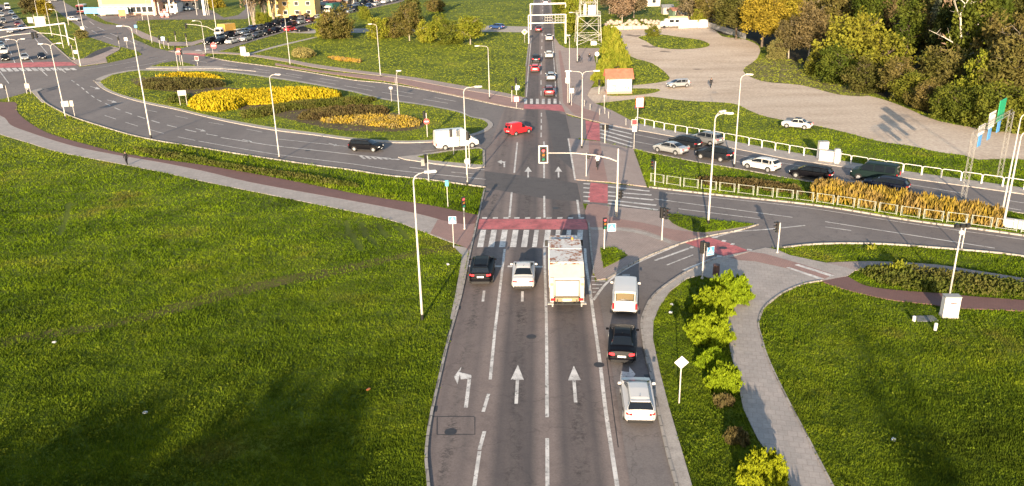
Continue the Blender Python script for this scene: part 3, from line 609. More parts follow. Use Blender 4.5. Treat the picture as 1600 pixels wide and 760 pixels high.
# dark repair patches and inspection covers
sheet('road_patch', G2([(757, 268), (850, 279), (902, 287), (908, 316), (850, 311), (757, 294)]), 0.0325, ASPH_BAND, reg=False)
sheet('road_patch_north', G2([(852, 173), (884, 180), (893, 222), (899, 270), (866, 240), (858, 200)]), 0.0325, ASPH_BAND, reg=False)
lp = MB()
for line in ([(683, 680), (742, 680), (742, 653), (740, 652), (684, 652), (683, 655), (683, 680)], [(664, 652.5), (684, 652)]): stripe(lp, G2(line), 0.05, 0.036)
for line in ([(1006, 520), (1011, 560), (1022, 610)], [(676, 600), (690, 560), (706, 500)], [(948, 560), (958, 640), (966, 700)]): stripe(lp, px(*line), 0.05, 0.035)
tag(lp.build('road_sealed_joints', mat('bitumen', (0.022, 0.02, 0.02), 0.6)), kind='structure')

IRON = mat('cast_iron', (0.045, 0.043, 0.045), 0.6, 0.2, 0.2)
for k, (x, y, lab) in enumerate(((830, 527, 'round iron cover in the middle lane below the refuse truck'), (936, 571, 'round iron cover by the edge line of the right lane'), (760, 300, 'round iron cover at the left side of the junction'), (868, 326, 'round iron cover just above the red cycle crossing'), (704, 676, 'round iron cover within the detector loop on the left lane'), (1130, 388, 'round iron cover on the red crossing of the turning lane'), (480, 236, 'round iron cover on the left road below the flower beds'))):
    g = G(x, y); b = MB(); b.lathe([(.34, 0), (.34, .005), (.30, .006)], (0, 0, 0), 'z', 16); o = b.build('manhole_cover', IRON, loc=(g.x, g.y, g.z + .034)); tag(o, lab, 'manhole cover')
for k, (x, y, lab) in enumerate(((678, 640, 'drain grate by the left kerb, lower one'), (716, 482, 'drain grate by the left kerb, upper one'), (1012, 590, 'drain grate at the kerb beside the white hatchback'))):
    g = G(x, y); b = MB(); b.box((0, 0, .004), (.4, .6, .008))
    for q in range(5): b.box((-.14 + q * .07, 0, .010), (.03, .5, .006))
    tag(b.build('drain_grate', IRON, loc=(g.x, g.y, g.z + .034)), lab, 'drain')
STAIN = patchy('gravel_stain', [(0.3, (0.17, 0.135, 0.105)), (0.7, (0.30, 0.245, 0.20))], 0.6, 4.0, 0.4)
for ring in ([(1002, 72), (1009, 70.8), (1017, 72.5), (1026, 71.8), (1031, 73.5), (1020, 75), (1010, 74.2)], [(976, 55), (984, 54), (992, 55.5), (1002, 54.8), (996, 58), (986, 57)], [(1030, 80.8), (1038, 79.8), (1050, 81.6), (1042, 82.2)], [(1082, 108.4), (1090, 107.7), (1097, 108.6), (1088, 109.3)]):
    sheet('gravel_stain', cr(G2(ring), 3, True), 0.008, STAIN, reg=False)
# ================================================================== VEHICLES
def lerp_tab(tab, x):
    if x <= tab[0][0]: return tab[0][1]
    for (a, b), (c, d) in zip(tab, tab[1:]):
        if x <= c:
            return b + (d - b) * (x - a) / max(c - a, 1e-6)
    return tab[-1][1]
# upper outline (y, z), y towards the nose; belt height; glazing ranges
KIND = dict(
 sedan=dict(L=4.65, W=1.80, belt=0.93, gc=0.22, top=[(-2.325, .62), (-2.30, .80), (-2.22, 1.00), (-2.05, 1.05), (-1.62, 1.07), (-1.50, 1.10), (-0.95, 1.36), (-0.55, 1.44), (0.0, 1.465), (0.35, 1.43), (0.60, 1.36), (1.30, 1.00), (1.42, .97), (2.0, .86), (2.22, .74), (2.31, .60), (2.325, .5)],
   rear=(-1.50, -0.84), wind=(0.56, 1.34), side=[(-1.25, -0.35), (-0.28, 0.98)], axles=(-1.35, 1.42), roof=(-0.75, 0.5)),
 hatch=dict(L=4.30, W=1.79, belt=0.95, gc=0.24, top=[(-2.15, .60), (-2.14, .92), (-2.08, 1.03), (-1.98, 1.08), (-1.62, 1.40), (-1.35, 1.46), (-0.4, 1.49), (0.2, 1.46), (0.50, 1.38), (1.22, 1.03), (1.34, .99), (1.85, .88), (2.07, .76), (2.14, .60), (2.15, .5)],
   rear=(-2.02, -1.62), wind=(0.46, 1.26), side=[(-1.55, -1.25), (-1.18, -0.36), (-0.28, 0.92)], axles=(-1.30, 1.32), roof=(-1.5, 0.4)),
 estate=dict(L=4.60, W=1.81, belt=0.95, gc=0.24, top=[(-2.30, .60), (-2.29, .92), (-2.24, 1.02), (-2.18, 1.06), (-1.88, 1.40), (-1.6, 1.46), (-0.4, 1.49), (0.3, 1.46), (0.62, 1.38), (1.34, 1.02), (1.46, .98), (2.0, .87), (2.2, .76), (2.29, .60), (2.30, .5)],
   rear=(-2.22, -1.88), wind=(0.58, 1.38), side=[(-1.85, -1.22), (-1.14, -0.3), (-0.22, 1.02)], axles=(-1.35, 1.42), roof=(-1.8, 0.5)),
 suv=dict(L=4.50, W=1.88, belt=1.08, gc=0.30, top=[(-2.25, .66), (-2.24, 1.02), (-2.20, 1.12), (-2.12, 1.18), (-1.86, 1.58), (-1.6, 1.65), (-0.4, 1.68), (0.3, 1.64), (0.55, 1.56), (1.16, 1.16), (1.28, 1.12), (1.9, 1.02), (2.15, .90), (2.24, .68), (2.25, .55)],
   rear=(-2.16, -1.86), wind=(0.52, 1.19), side=[(-1.82, -1.25), (-1.16, -0.32), (-0.24, 0.92)], axles=(-1.32, 1.36), roof=(-1.7, 0.45)),
 minivan=dict(L=4.75, W=1.86, belt=1.12, gc=0.26, top=[(-2.375, .60), (-2.37, 1.12), (-2.35, 1.25), (-2.22, 1.84), (-2.1, 1.92), (-1.0, 1.95), (0.7, 1.93), (0.95, 1.86), (1.55, 1.22), (1.68, 1.14), (2.15, 1.02), (2.34, .84), (2.37, .62), (2.375, .5)],
   rear=(-2.345, -2.225), wind=(0.92, 1.58), side=[(-2.12, -1.15), (-1.05, -0.05), (0.05, 1.25)], axles=(-1.45, 1.42), roof=(-2.05, 0.8)),
 caddy=dict(L=4.10, W=1.72, belt=1.02, gc=0.24, top=[(-2.05, .60), (-2.04, 1.30), (-2.02, 1.60), (-1.95, 1.76), (-1.8, 1.82), (-0.2, 1.83), (0.05, 1.74), (0.35, 1.46), (0.42, 1.42), (0.95, 1.02), (1.05, .98), (1.7, .86), (1.98, .72), (2.04, .58), (2.05, .5)],
   rear=(-2.02, -1.97), wind=(0.36, 0.97), side=[(0.0, 0.78)], axles=(-1.25, 1.22), roof=(-1.8, -0.2)),
 bigvan=dict(L=5.90, W=2.04, belt=1.25, gc=0.30, top=[(-2.95, .60), (-2.94, 1.9), (-2.90, 2.46), (-2.8, 2.56), (-2.0, 2.60), (0.9, 2.59), (1.15, 2.50), (1.35, 2.30), (2.18, 1.34), (2.32, 1.22), (2.75, 1.06), (2.91, .86), (2.94, .62), (2.95, .5)],
   rear=None, wind=(1.36, 2.16), side=[(1.05, 1.82)], axles=(-1.75, 1.95), roof=(-2.7, 1.0)),
 oldcar=dict(L=4.20, W=1.60, belt=0.88, gc=0.22, top=[(-2.10, .58), (-2.09, .80), (-2.0, .90), (-1.35, .95), (-1.22, .98), (-0.82, 1.32), (-0.55, 1.38), (0.0, 1.39), (0.30, 1.36), (0.48, 1.28), (0.85, .97), (0.95, .93), (1.95, .86), (2.07, .76), (2.09, .6), (2.10, .5)],
   rear=(-1.20, -0.80), wind=(0.46, 0.86), side=[(-1.02, -0.32), (-0.24, 0.68)], axles=(-1.25, 1.25), roof=(-0.7, 0.4)),
)
PROTO = {}
def car_section(k, y):
    L, Wd, belt = k['L'], k['W'], k['belt']
    zt = lerp_tab(k['top'], y); u = abs(y) / (L / 2)
    u = min(u, 1.0); w = Wd / 2 * (1 - 0.06 * u ** 3) * (1 - (0.24 if L < 5 else 0.10) * max(0.0, (u - 0.84) / 0.16) ** 2.2)
    big = L > 5.5 or k is KIND['caddy'] or k is KIND['minivan']
    b = min(belt, zt - 0.03)
    b0 = min(b, .75)
    g = max(0.0, zt - b); tuck = (0.10 if big else 0.33) * min(1.0, g / 0.5)
    wr = w * (0.955 - tuck)
    zb = k['gc'] + 0.10 * max(0, u - 0.75) / 0.25
    return [(0, zb), (w * 0.88, zb), (w * 0.97, min(zb + 0.10, b0)), (w, min(0.50, b0)), (w * 0.995, min(0.70, b0)), (w * 0.965, b), (wr + (w * 0.965 - wr) * 0.04 if g > .06 else w * 0.93, b + 0.02), (wr, max(b + 0.024, zt - 0.07 * min(1, g / .3))), (wr * 0.90, zt - 0.012), (wr * 0.5, zt + 0.012), (0, zt + 0.018)]
def make_car(kind):
    k = KIND[kind]; L = k['L']
    root = thing('parked_car', (0, 0, -50), 0, 'car prototype', 'car')
    ys = sorted(set([round(-L / 2 + L * i / 46, 4) for i in range(47)] + [round(a, 4) for a, _ in k['top']] + [round(s * (L / 2 - e), 4) for s in (-1, 1) for e in (.01, .03, .06, .1, .15, .22, .3)]))
    secs = [car_section(k, y) for y in ys]; n = len(secs[0]); b = MB()
    full = lambda s: [(x, z) for x, z in s] + [(-x, z) for x, z in s[-2:0:-1]]
    ring = [full(s) for s in secs]; m = len(ring[0])
    v = [(x, y, z) for y, r_ in zip(ys, ring) for x, z in r_]
    f = [(i * m + j, i * m + (j + 1) % m, (i + 1) * m + (j + 1) % m, (i + 1) * m + j) for i in range(len(ys) - 1) for j in range(m)]
    b.add(v, f, 0)
    b.face([v[j] for j in range(m)][::-1], 0); b.face([v[(len(ys) - 1) * m + j] for j in range(m)], 0)
    # sills and bumper lowers in black plastic, arches round the wheels
    rw = 0.33 if kind not in ('suv', 'bigvan') else 0.365
    W2 = k['W'] / 2
    for ya in k['axles']:
        for s in (-1, 1):
            arc = [(s * (W2 * 0.985 + 0.008), ya + math.cos(t) * (rw + 0.06), max(k['gc'], rw + math.sin(t) * (rw + 0.06))) for t in [math.pi * i / 10 for i in range(11)]]
            b.face(arc if s > 0 else arc[::-1], 1)
    b.box((0, -L / 2 + 0.03, 0.40), (k['W'] * 0.78, 0.10, 0.20), 1, 0, 0.03)
    b.box((0, L / 2 - 0.03, 0.36), (k['W'] * 0.74, 0.10, 0.18), 1, 0, 0.03)
    b.box((0, 0, k['gc'] + 0.05), (k['W'] * 0.985, abs(k['axles'][1] - k['axles'][0]) - 0.85, 0.09), 1)
    if kind in ('estate', 'suv'):
        for s in (-1, 1):
            b.tube([(s * 0.52, k['roof'][0], lerp_tab(k['top'], k['roof'][0]) + 0.01), (s * 0.54, -0.6, lerp_tab(k['top'], -.6) + 0.05), (s * 0.52, k['roof'][1], lerp_tab(k['top'], k['roof'][1]) + 0.01)], 0.022, 5, 1)
    if kind == 'oldcar': b.box((0, -0.1, 1.45), (1.0, 0.9, 0.05), 1); b.box((0, -1.7, .97), (1.3, .5, .02), 1)
    body = b.build('body', [PAINT['black'], DARK], root, smooth=True)
    try:
        me = body.data; me.set_sharp_from_angle(angle=R(38))
    except Exception: pass
    # glass: panes lie 6 mm proud of the shell
    def strip(gb, ylist, j0, j1, f0, f1, side):
        prev = None
        for y in ylist:
            s = car_section(k, y); a, c = Vector(s[j0]), Vector(s[j1])
            p, q = a.lerp(c, f0), a.lerp(c, f1); dx = 0.008
            cur = [(side * (p.x + dx), y, p.y + 0.002), (side * (q.x + dx), y, q.y + 0.004)]
            if prev: gb.face([prev[0], cur[0], cur[1], prev[1]] if side > 0 else [prev[1], cur[1], cur[0], prev[0]])
            prev = cur
    def span(a, c): return [a + (c - a) * i / 7 for i in range(8)]
    for s in (-1, 1):
        gb = MB()
        for a, c in k['side']: strip(gb, span(a, c), 6, 7, 0.03, 0.97, s)
        gb.build('side_window', GLASS, root)
    def cross(a, c, name):
        gb = MB(); prev = None
        for y in span(a, c):
            s = car_section(k, y)
            pts = [(-s[7][0] * .97, y, s[7][1] + .012), (-s[8][0], y, s[8][1] + .014), (-s[9][0], y, s[9][1] + .012), (0, y, s[10][1] + .012), (s[9][0], y, s[9][1] + .012), (s[8][0], y, s[8][1] + .014), (s[7][0] * .97, y, s[7][1] + .012)]
            pts = [(x, yy - (0.012 if c < 0 else -0.012), z) for x, yy, z in pts]
            if prev:
                for i in range(6): gb.face([prev[i], prev[i + 1], pts[i + 1], pts[i]])
            prev = pts
        gb.build(name, GLASS, root, smooth=True)
    cross(*k['wind'], 'windscreen')
    if k['rear']: cross(*k['rear'], 'rear_window')
    if kind == 'caddy':
        for s in (-1, 1):
            gb = MB(); gb.box((s * 0.33, -2.045, 1.32), (0.44, 0.03, 0.42)); gb.build('rear_window', GLASS, root)
    # wheels
    for ya in k['axles']:
        for s in (-1, 1):
            wb = MB(); wb.lathe([(rw - .08, -0.11), (rw - .015, -0.105), (rw, -0.07), (rw, 0.07), (rw - .015, 0.105), (rw - .08, 0.11)], (0, 0, 0), 'x', 18)
            w = wb.build('wheel', RUBBER, root, smooth=False, loc=(s * (W2 * 0.985 - 0.09), ya, rw))
            hb = MB()
            hb.lathe([(rw * 0.62, 0), (rw * 0.60, s * 0.02), (rw * 0.2, s * 0.028), (rw * 0.02, s * 0.03)], (s * 0.105, 0, 0), 'x', 12)
            h = hb.build('rim', RIM, w)
    zr = 0.84 if kind not in ('suv', 'minivan', 'bigvan', 'caddy') else (1.0 if kind == 'suv' else 0.86)
    if kind == 'minivan': zr = 0.88
    for s in (-1, 1):
        tb = MB()
        if kind in ('minivan', 'bigvan', 'caddy'): tb.box((s * k['W'] * 0.43, -L / 2 + 0.03, zr), (0.14, 0.12, 0.42), 0, 0, 0.03)
        else:
            tb.box((s * k['W'] * 0.345, -L / 2 + 0.085, zr), (0.36, 0.15, 0.13), 0, s * 0.42, 0.04)
        tb.build('tail_light', BRAKE if kind in ('suv', 'sedan') else TAIL, root)
        hb = MB(); hz = lerp_tab(k['top'], L / 2 - 0.12) - 0.08
        hb.box((s * k['W'] * 0.345, L / 2 - 0.17, hz), (0.32, 0.26, 0.13), 0, -s * 0.45, 0.05); hb.build('headlight', HEADL, root)
        mb_ = MB(); ym = k['wind'][1] - 0.38
        mb_.box((s * (W2 + 0.09), ym, k['belt'] + 0.09), (0.20, 0.10, 0.14), 0, 0, 0.03); mb_.build('mirror', PAINT['black'], root)
    pb = MB(); pb.box((0, -L / 2 - 0.012, 0.72 if kind != 'suv' else 0.86), (0.52, 0.05, 0.12)); pb.build('number_plate', PLATE, root)
    if kind in ('sedan', 'hatch', 'estate', 'suv'):
        sb = MB(); yb, zb_ = -L / 2 - 0.004, (0.62 if kind != 'suv' else 0.72)
        sb.box((0, yb + 0.02, zb_), (k['W'] * 0.80, 0.05, 0.018)); sb.box((0, yb + 0.03, 0.34), (k['W'] * 0.6, 0.08, 0.10), 0, 0, 0.02); sb.build('bumper_seam', DARK, root)
        sb = MB(); sb.tube([(0, k['roof'][0] + 0.25, lerp_tab(k['top'], k['roof'][0] + .25)), (0, k['roof'][0] + 0.12, lerp_tab(k['top'], k['roof'][0] + .25) + 0.10)], 0.02, 5); sb.build('antenna', DARK, root)
        for s in (-1, 1):
            sb = MB(); prev = None
            for i in range(9):
                y = k['side'][0][0] + (k['side'][-1][1] - k['side'][0][0]) * i / 8; q_ = car_section(k, y)[5]; cur = (s * (q_[0] + .006), y, q_[1] - .02)
                if prev: sb.bar(prev, cur, .014)
                prev = cur
            sb.build('window_trim', DARK, root)
    pb = MB(); pb.box((0, L / 2 + 0.03, 0.42), (0.52, 0.03, 0.11)); pb.build('number_plate', PLATE, root)
    gb = MB(); gb.box((0, L / 2 - 0.005, 0.60), (k['W'] * 0.42, 0.05, 0.12), 0, 0, 0.03); gb.build('grille', DARK, root)
    if kind in ('hatch', 'suv', 'estate'):
        yb = k['rear'][1] - 0.06; zb_ = lerp_tab(k['top'], k['rear'][1]) + 0.02
        sb = MB(); sb.box((0, yb, zb_), (1.08, 0.22, 0.035), 0, 0, 0.015); sb.build('spoiler', PAINT['black'], root)
    freeze(root); return root
USED = set()
def car(kind, colour, loc, head, label, cat='car', group=None, scale=1.0, name=None):
    """loc: the point on the ground under its middle; head: direction of the nose."""
    if kind not in PROTO: PROTO[kind] = make_car(kind)
    p = PROTO[kind]; rz = math.atan2(-head[0], head[1])
    if kind in USED: o = dup(p, scale=scale)
    else: o = p; USED.add(kind); o.scale = (scale,) * 3
    o.location = loc; o.rotation_euler.z = rz
    # settle it on the slope
    sl_ = (T(loc[1] + 1) - T(loc[1] - 1)) / 2
    hx = Vector((head[0], head[1])).normalized(); o.rotation_euler.x = math.atan(sl_ * hx.y)
    o['label'] = label; o['category'] = cat
    if group: o['group'] = group
    elif 'group' in o: del o['group']
    if name: o.name = name
    ch = [c for c in o.children] if o.name not in KIDS else KIDS[o.name]
    for c in list(o.children_recursive) or ch:
        st = c.name.split('.')[0]
        if st in ('body', 'mirror', 'spoiler'):
            c.material_slots[0].link = 'OBJECT'; c.material_slots[0].material = PAINT[colour]
    return o
def dirpx(a, b):
    p, q = G(*a), G(*b); d = q - p; return (d.x, d.y)
def car_rear(kind, colour, rear, head, label, **kw):        # placed by the foot of its tail
    p = G(*rear); d = Vector((head[0], head[1])).normalized(); L = KIND[kind]['L'] / 2 * kw.get('scale', 1)
    q = Vector((p.x + d.x * L, p.y + d.y * L, 0)); q.z = T(q.y) + 0.03
    return car(kind, colour, q, head, label, **kw)
def car_wheels(kind, colour, rw, fw, label, **kw):           # placed by the feet of the two wheels that face the camera
    a, b = G(*rw), G(*fw); d = (b - a); d.z = 0; d.normalize(); k = KIND[kind]
    n = Vector((-d.y, d.x, 0));  n = n if n.y > 0 else -n
    mid = (a + b) / 2 + n * (k['W'] / 2 - 0.1) - d * (k['axles'][0] + k['axles'][1]) / 2
    mid.z = T(mid.y) + 0.03
    return car(kind, colour, mid, (d.x, d.y), label, **kw)
lane = dirpx((853.7, 503), (850.5, 330))
car_rear('suv', 'black', (751, 449.5), lane, 'black SUV waiting leftmost at the stop line, brake lights on', group='cars waiting at the stop line')
car_rear('sedan', 'white', (817.5, 457), lane, 'white saloon waiting at the stop line between the black SUV and the refuse truck', group='cars waiting at the stop line')
car_rear('minivan', 'white', (975.6, 497.5), dirpx((975.6, 497), (977.5, 440)), 'white passenger van at the head of the turning lane', cat='van', name='parked_van')
car_rear('sedan', 'black', (971, 574), dirpx((971, 574), (972.5, 515)), 'black saloon in the turning lane behind the white van', group='cars in the turning lane')
car_rear('hatch', 'white', (1000.5, 669.5), dirpx((1000.5, 668), (990.5, 600)), 'white hatchback in the turning lane behind the black saloon', group='cars in the turning lane')
# crossing the junction
car_wheels('caddy', 'red', (806, 213.2), (825.5, 209), 'small red panel van crossing the middle of the junction', cat='van', name='panel_van')
car_wheels('bigvan', 'white', (690.5, 236.2), (743, 231.2), 'large white panel van waiting on the slip road beside the island', cat='van', name='panel_van')
car_wheels('estate', 'black', (553.7, 237), (584, 238.4), 'black estate car driving below the flower beds of the island')
# queue on the right-hand road
car_wheels('sedan', 'silver', (1054.7, 243.5), (1028.4, 238.5), 'silver saloon at the front of the queue next to the median', group='cars queueing on the right-hand road')
car_wheels('estate', 'dark', (1077, 234), (1050, 228.5), 'dark estate car half hidden behind the front silver saloon', group='cars queueing on the right-hand road')
car_wheels('suv', 'dsilver', (1110, 229.5), (1084, 224.5), 'dull silver SUV by the white railing, behind the dark estate', group='cars queueing on the right-hand road')
car_wheels('suv', 'dark', (1124, 254), (1096.4, 249.5), 'dark SUV second in the lane next to the median', group='cars queueing on the right-hand road')
car_wheels('hatch', 'white', (1199, 270.3), (1168.4, 264.6), 'white hatchback queueing in the lane next to the median', group='cars queueing on the right-hand road')
car_wheels('estate', 'black', (1280, 284), (1245, 279), 'black estate car queueing just in front of the yellow hedge end', group='cars queueing on the right-hand road')
car_wheels('minivan', 'dkgreen', (1389, 288), (1337, 281), 'dark green minibus by the white railing, beside the yellow hedge', cat='van', name='parked_van', scale=1.03)
car_wheels('estate', 'navy', (1398, 303), (1360, 297.5), 'dark blue estate car with its wheels hidden behind the yellow hedge', group='cars queueing on the right-hand road')
# the road north
nd = dirpx((848, 150), (848.5, 40))
for kind, col, q, lab in (('suv', 'maroon', (858.3, 152.5), 'maroon car with lit tail lights at the far zebra crossing'), ('hatch', 'silver', (861, 128), 'silver hatchback second on the road north, ahead of the maroon car'),
                          ('hatch', 'red', (836, 114.6), 'red hatchback in the left lane of the road north'), ('suv', 'dark', (837.5, 100), 'dark SUV in the left lane of the road north, ahead of the red hatchback'),
                          ('hatch', 'white', (858, 92.5), 'white hatchback in the right lane of the road north, third from the crossing'), ('sedan', 'white', (858.2, 65), 'white saloon farther up the road north, in front of the sign gantry'),
                          ('sedan', 'maroon', (841.5, 51), 'maroon saloon under the sign gantry in the left lane'), ('suv', 'silver', (852.6, 8), 'silver car farthest up the road north, beyond the sign gantry')):
    car_rear(kind, col, q, nd, lab, group='cars driving north', scale=1.06)
# the lot, the verge and the lane between the lawns
car_wheels('hatch', 'silver', (1073.7, 137), (1051.6, 138.6), 'silver hatchback parked alone on the gravel lot near the kiosk', scale=1.02)
car_wheels('oldcar', 'white', (1252.6, 203), (1232.6, 201), 'old white saloon abandoned on the grass beside the gravel lot')
car_wheels('hatch', 'blue', (778.5, 46.5), (770, 46), 'blue hatchback on the narrow lane between the lawns', scale=1.1)
car_wheels('hatch', 'dark', (725, 46.5), (716, 46), 'dark car on the lane between the lawns, half hidden by the shrubs', scale=1.1)
car_wheels('hatch', 'red', (452, 50.5), (462, 48), 'red hatchback turning out of the lane by the side street', scale=1.05)
car_wheels('sedan', 'dark', (470, 50.5), (480, 49.5), 'dark saloon waiting at the mouth of the lane by the side street', scale=1.05)
# the queue on the side street, two lanes deep: (row, x, y, colour, kind)
Q = [(0, 128, 71, 'dark', 'suv'), (0, 145, 70.5, 'black', 'sedan'), (0, 163, 70, 'white', 'sedan'), (0, 185.5, 66, 'silver', 'suv'), (0, 203, 60, 'grey', 'hatch'), (0, 217, 56.5, 'dark', 'hatch'), (0, 230, 53, 'navy', 'sedan'), (0, 248, 46.5, 'navy', 'suv'), (0, 256, 43, 'maroon', 'hatch'),
     (0, 269, 40, 'silver', 'suv'), (0, 285, 37, 'maroon', 'hatch'), (0, 295, 33, 'white', 'estate'), (0, 309, 29, 'red', 'hatch'), (0, 321, 27, 'grey', 'suv'), (0, 333, 25, 'dark', 'hatch'), (0, 345, 22.5, 'silver', 'sedan'), (0, 355, 19.5, 'dark', 'suv'), (0, 365, 17, 'black', 'sedan'),
     (0, 375, 14.5, 'blue', 'hatch'), (0, 387, 11.5, 'white', 'hatch'), (0, 402, 7.5, 'white', 'suv'), (0, 413, 5, 'silver', 'sedan'), (0, 424, 2, 'dark', 'hatch'),
     (1, 142, 64.5, 'bluegrey', 'estate'), (1, 157, 61, 'dark', 'suv'), (1, 170, 57, 'white', 'hatch'), (1, 182, 55, 'bluegrey', 'sedan'), (1, 193, 51.5, 'blue', 'suv'), (1, 205, 49, 'grey', 'hatch'), (1, 219, 45.5, 'navy', 'sedan'), (1, 232, 42, 'dark', 'suv'),
     (1, 244, 38.5, 'black', 'hatch'), (1, 257, 35.5, 'dark', 'suv'), (1, 269, 33, 'bluegrey', 'sedan'), (1, 280, 30, 'dkgreen', 'hatch'), (1, 291, 27.5, 'silver', 'sedan'), (1, 334, 19, 'silver', 'hatch'), (1, 345, 16.5, 'grey', 'sedan'), (1, 356, 13.5, 'bluegrey', 'hatch'), (1, 367, 10.5, 'dark', 'suv'), (1, 378, 7.5, 'navy', 'sedan'),
     (1, 392, 4, 'maroon', 'hatch'), (1, 404, 1, 'silver', 'sedan')]
KW = dict(suv='SUV', sedan='saloon', hatch='hatchback', estate='estate car')
seen = {}
for row, x, y, col, kind in Q:
    xq = x + 200                                     # photograph column
    key = (row, col, kind); seen[key] = seen.get(key, 0) + 1
    where = 'the near lane' if row == 0 else 'the far lane'
    third = 'near its front' if x < 210 else ('in its middle' if x < 320 else 'near its end')
    car(kind, col, G(xq, y - 2.0, 0.03), dirpx((xq + 12, y - 4.8), (xq, y - 1.5)), f'{PAINT_WORD[col]} {KW[kind]} in {where} of the side street queue {third}', group='cars queueing on the side street', scale=1.08)
# traffic coming down the wide road on the far left, noses towards the camera
wd = dirpx((30, 40), (62, 92))
for x, y, col, kind, lab in ((39, 98, 'silver', 'sedan', 'silver saloon waiting at the far left crossing, third lane in'), (66, 96.5, 'navy', 'sedan', 'dark blue saloon waiting rightmost at the far left crossing'), (9, 99, 'black', 'sedan', 'black saloon foremost at the far left crossing, a white car behind it'),
                           (7, 89, 'white', 'suv', 'white SUV right behind the foremost black saloon, far left'), (2, 79, 'bluegrey', 'hatch', 'blue grey hatchback cut by the picture edge, far left queue'), (16, 56.5, 'silver', 'sedan', 'silver saloon driving down the wide left road, below the sign gantry arm'),
                           (34, 52, 'blue', 'hatch', 'blue hatchback driving down the wide left road beside the verge'), (28, 45.5, 'maroon', 'hatch', 'maroon hatchback just ahead of the blue one on the wide left road'), (24, 36, 'bluegrey', 'sedan', 'blue grey saloon on the wide left road, behind the gantry arm'),
                           (18.5, 28, 'bluegrey', 'hatch', 'small blue grey hatchback behind the white van on the wide left road'), (1.5, 49, 'dark', 'sedan', 'dark saloon at the picture edge on the wide left road'), (6, 41, 'grey', 'suv', 'grey SUV in the outer lane of the wide left road'), (3, 31, 'silver', 'hatch', 'silver hatchback high up in the outer lane of the wide left road'), (2, 23, 'navy', 'hatch', 'dark blue hatchback highest up on the wide left road')):
    car(kind, col, G(x, y - 5, 0.03), wd, lab, group='cars on the wide left road', scale=1.0)
car('bigvan', 'white', G(12.3, 15, 0.03), wd, 'white van coming down the wide road at the far left top', cat='van', name='panel_van', scale=0.95)
# a few cars by the filling station and the houses behind it
for x, y, col, kind, lab in ((142, 19, 'dark', 'suv', 'dark SUV parked beside the bus near the shop'), (292, 17, 'bluegrey', 'hatch', 'blue grey hatchback in front of the brown roofed house'), (224, 14, 'navy', 'hatch', 'dark blue hatchback by the yellow shop wall'), (449, 28, 'white', 'hatch', 'white hatchback beside the yellow houses'), (84, 2, 'silver', 'sedan', 'silver saloon parked by the verge at the top left'), (116, 33, 'white', 'hatch', 'white hatchback leaving along the far road past the verge')):
    car(kind, col, G(x, y, 0.03), (1, -0.3), lab, scale=1.05)

# ---- the refuse truck
td = Vector((lane[0], lane[1])).normalized(); tp = G(886, 488)
tr = thing('refuse_truck', (tp.x + td.x * 0.0, tp.y, 0.03), math.atan2(-td.x, td.y), 'white refuse truck with rust patches on its roof, waiting at the stop line', 'truck')
HT = 3.35
RUST = None
m, t, b_ = nodes('truck_white')
f1 = noise(t, 2.2, 6, 0.75); f2 = noise(t, 0.9, 3, 0.5)
g = t.nodes.new('ShaderNodeNewGeometry'); sx = t.nodes.new('ShaderNodeSeparateXYZ'); t.links.new(g.outputs['Normal'], sx.inputs[0])
up = ramp(t, sx.outputs[2], [(0.6, (0, 0, 0)), (0.9, (1, 1, 1))])
rust = mix(t, 1.0, ramp(t, f1, [(0.48, (0, 0, 0)), (0.52, (1, 1, 1))]), ramp(t, f2, [(0.44, (0, 0, 0)), (0.50, (1, 1, 1))]), 'MULTIPLY')
rust = mix(t, 1.0, rust, up, 'MULTIPLY')
c = mix(t, rust, ramp(t, noise(t, 1.2, 5), [(0.3, (0.56, 0.53, 0.49)), (0.7, (0.68, 0.66, 0.62))]), (0.30, 0.11, 0.035))
t.links.new(c, b_.inputs['Base Color']); b_.inputs['Roughness'].default_value = 0.5
TRW = m
TRC = mat('truck_cream', (0.46, 0.415, 0.355), 0.5, 0, 0.08, 2)
b = MB()
prof = [(0.35, 1.0), (0.12, 1.15), (0.02, 1.5), (0.0, 2.45), (0.10, 2.62), (1.05, 3.28), (1.30, HT), (6.3, HT), (6.42, HT - 0.08), (6.42, 0.95)]
for s in (-1, 1):
    pts = [(s * 1.235, y, z) for y, z in prof]; b.face(pts if s > 0 else pts[::-1], 0)
for i in range(len(prof) - 1):
    (a, za), (c2, zc) = prof[i], prof[i + 1]; b.face([(-1.235, a, za), (1.235, a, za), (1.235, c2, zc), (-1.235, c2, zc)], 1 if i < 5 else 0)
b.face([(-1.235, 0.35, 1.0), (1.235, 0.35, 1.0), (1.235, 6.42, 0.95), (-1.235, 6.42, 0.95)], 1)
for y in (2.2, 3.4, 4.6, 5.8):
    for s in (-1, 1): b.box((s * 1.245, y, 2.1), (0.05, 0.10, 2.2), 0)
b.box((0, 1.35, HT + 0.01), (2.42, 0.1, 0.03), 0); b.box((0, 4.2, HT + 0.008), (2.42, 0.05, 0.02), 0)
b.build('container', [TRW, TRC], tr)
b = MB(); b.box((0, -0.02, 1.85), (1.66, 0.06, 1.15), 0, 0, 0.025); b.box((0, -0.055, 1.82), (1.46, 0.03, 0.98), 0, 0, 0.012)
b.build('tailgate_panel', mat('truck_panel', (0.52, 0.47, 0.40), 0.5, 0, 0.08, 2), tr)
b = MB()
for s in (-1, 1): b.box((s * 0.87, -0.012, 1.85), (0.05, 0.05, 1.3))
b.box((0, -0.012, 2.46), (1.78, 0.05, 0.05)); b.box((0, -0.02, 1.24), (1.7, 0.05, 0.05)); b.build('panel_gap', mat('gap_grey', (.10, .09, .08), .8, 0, .1), tr)
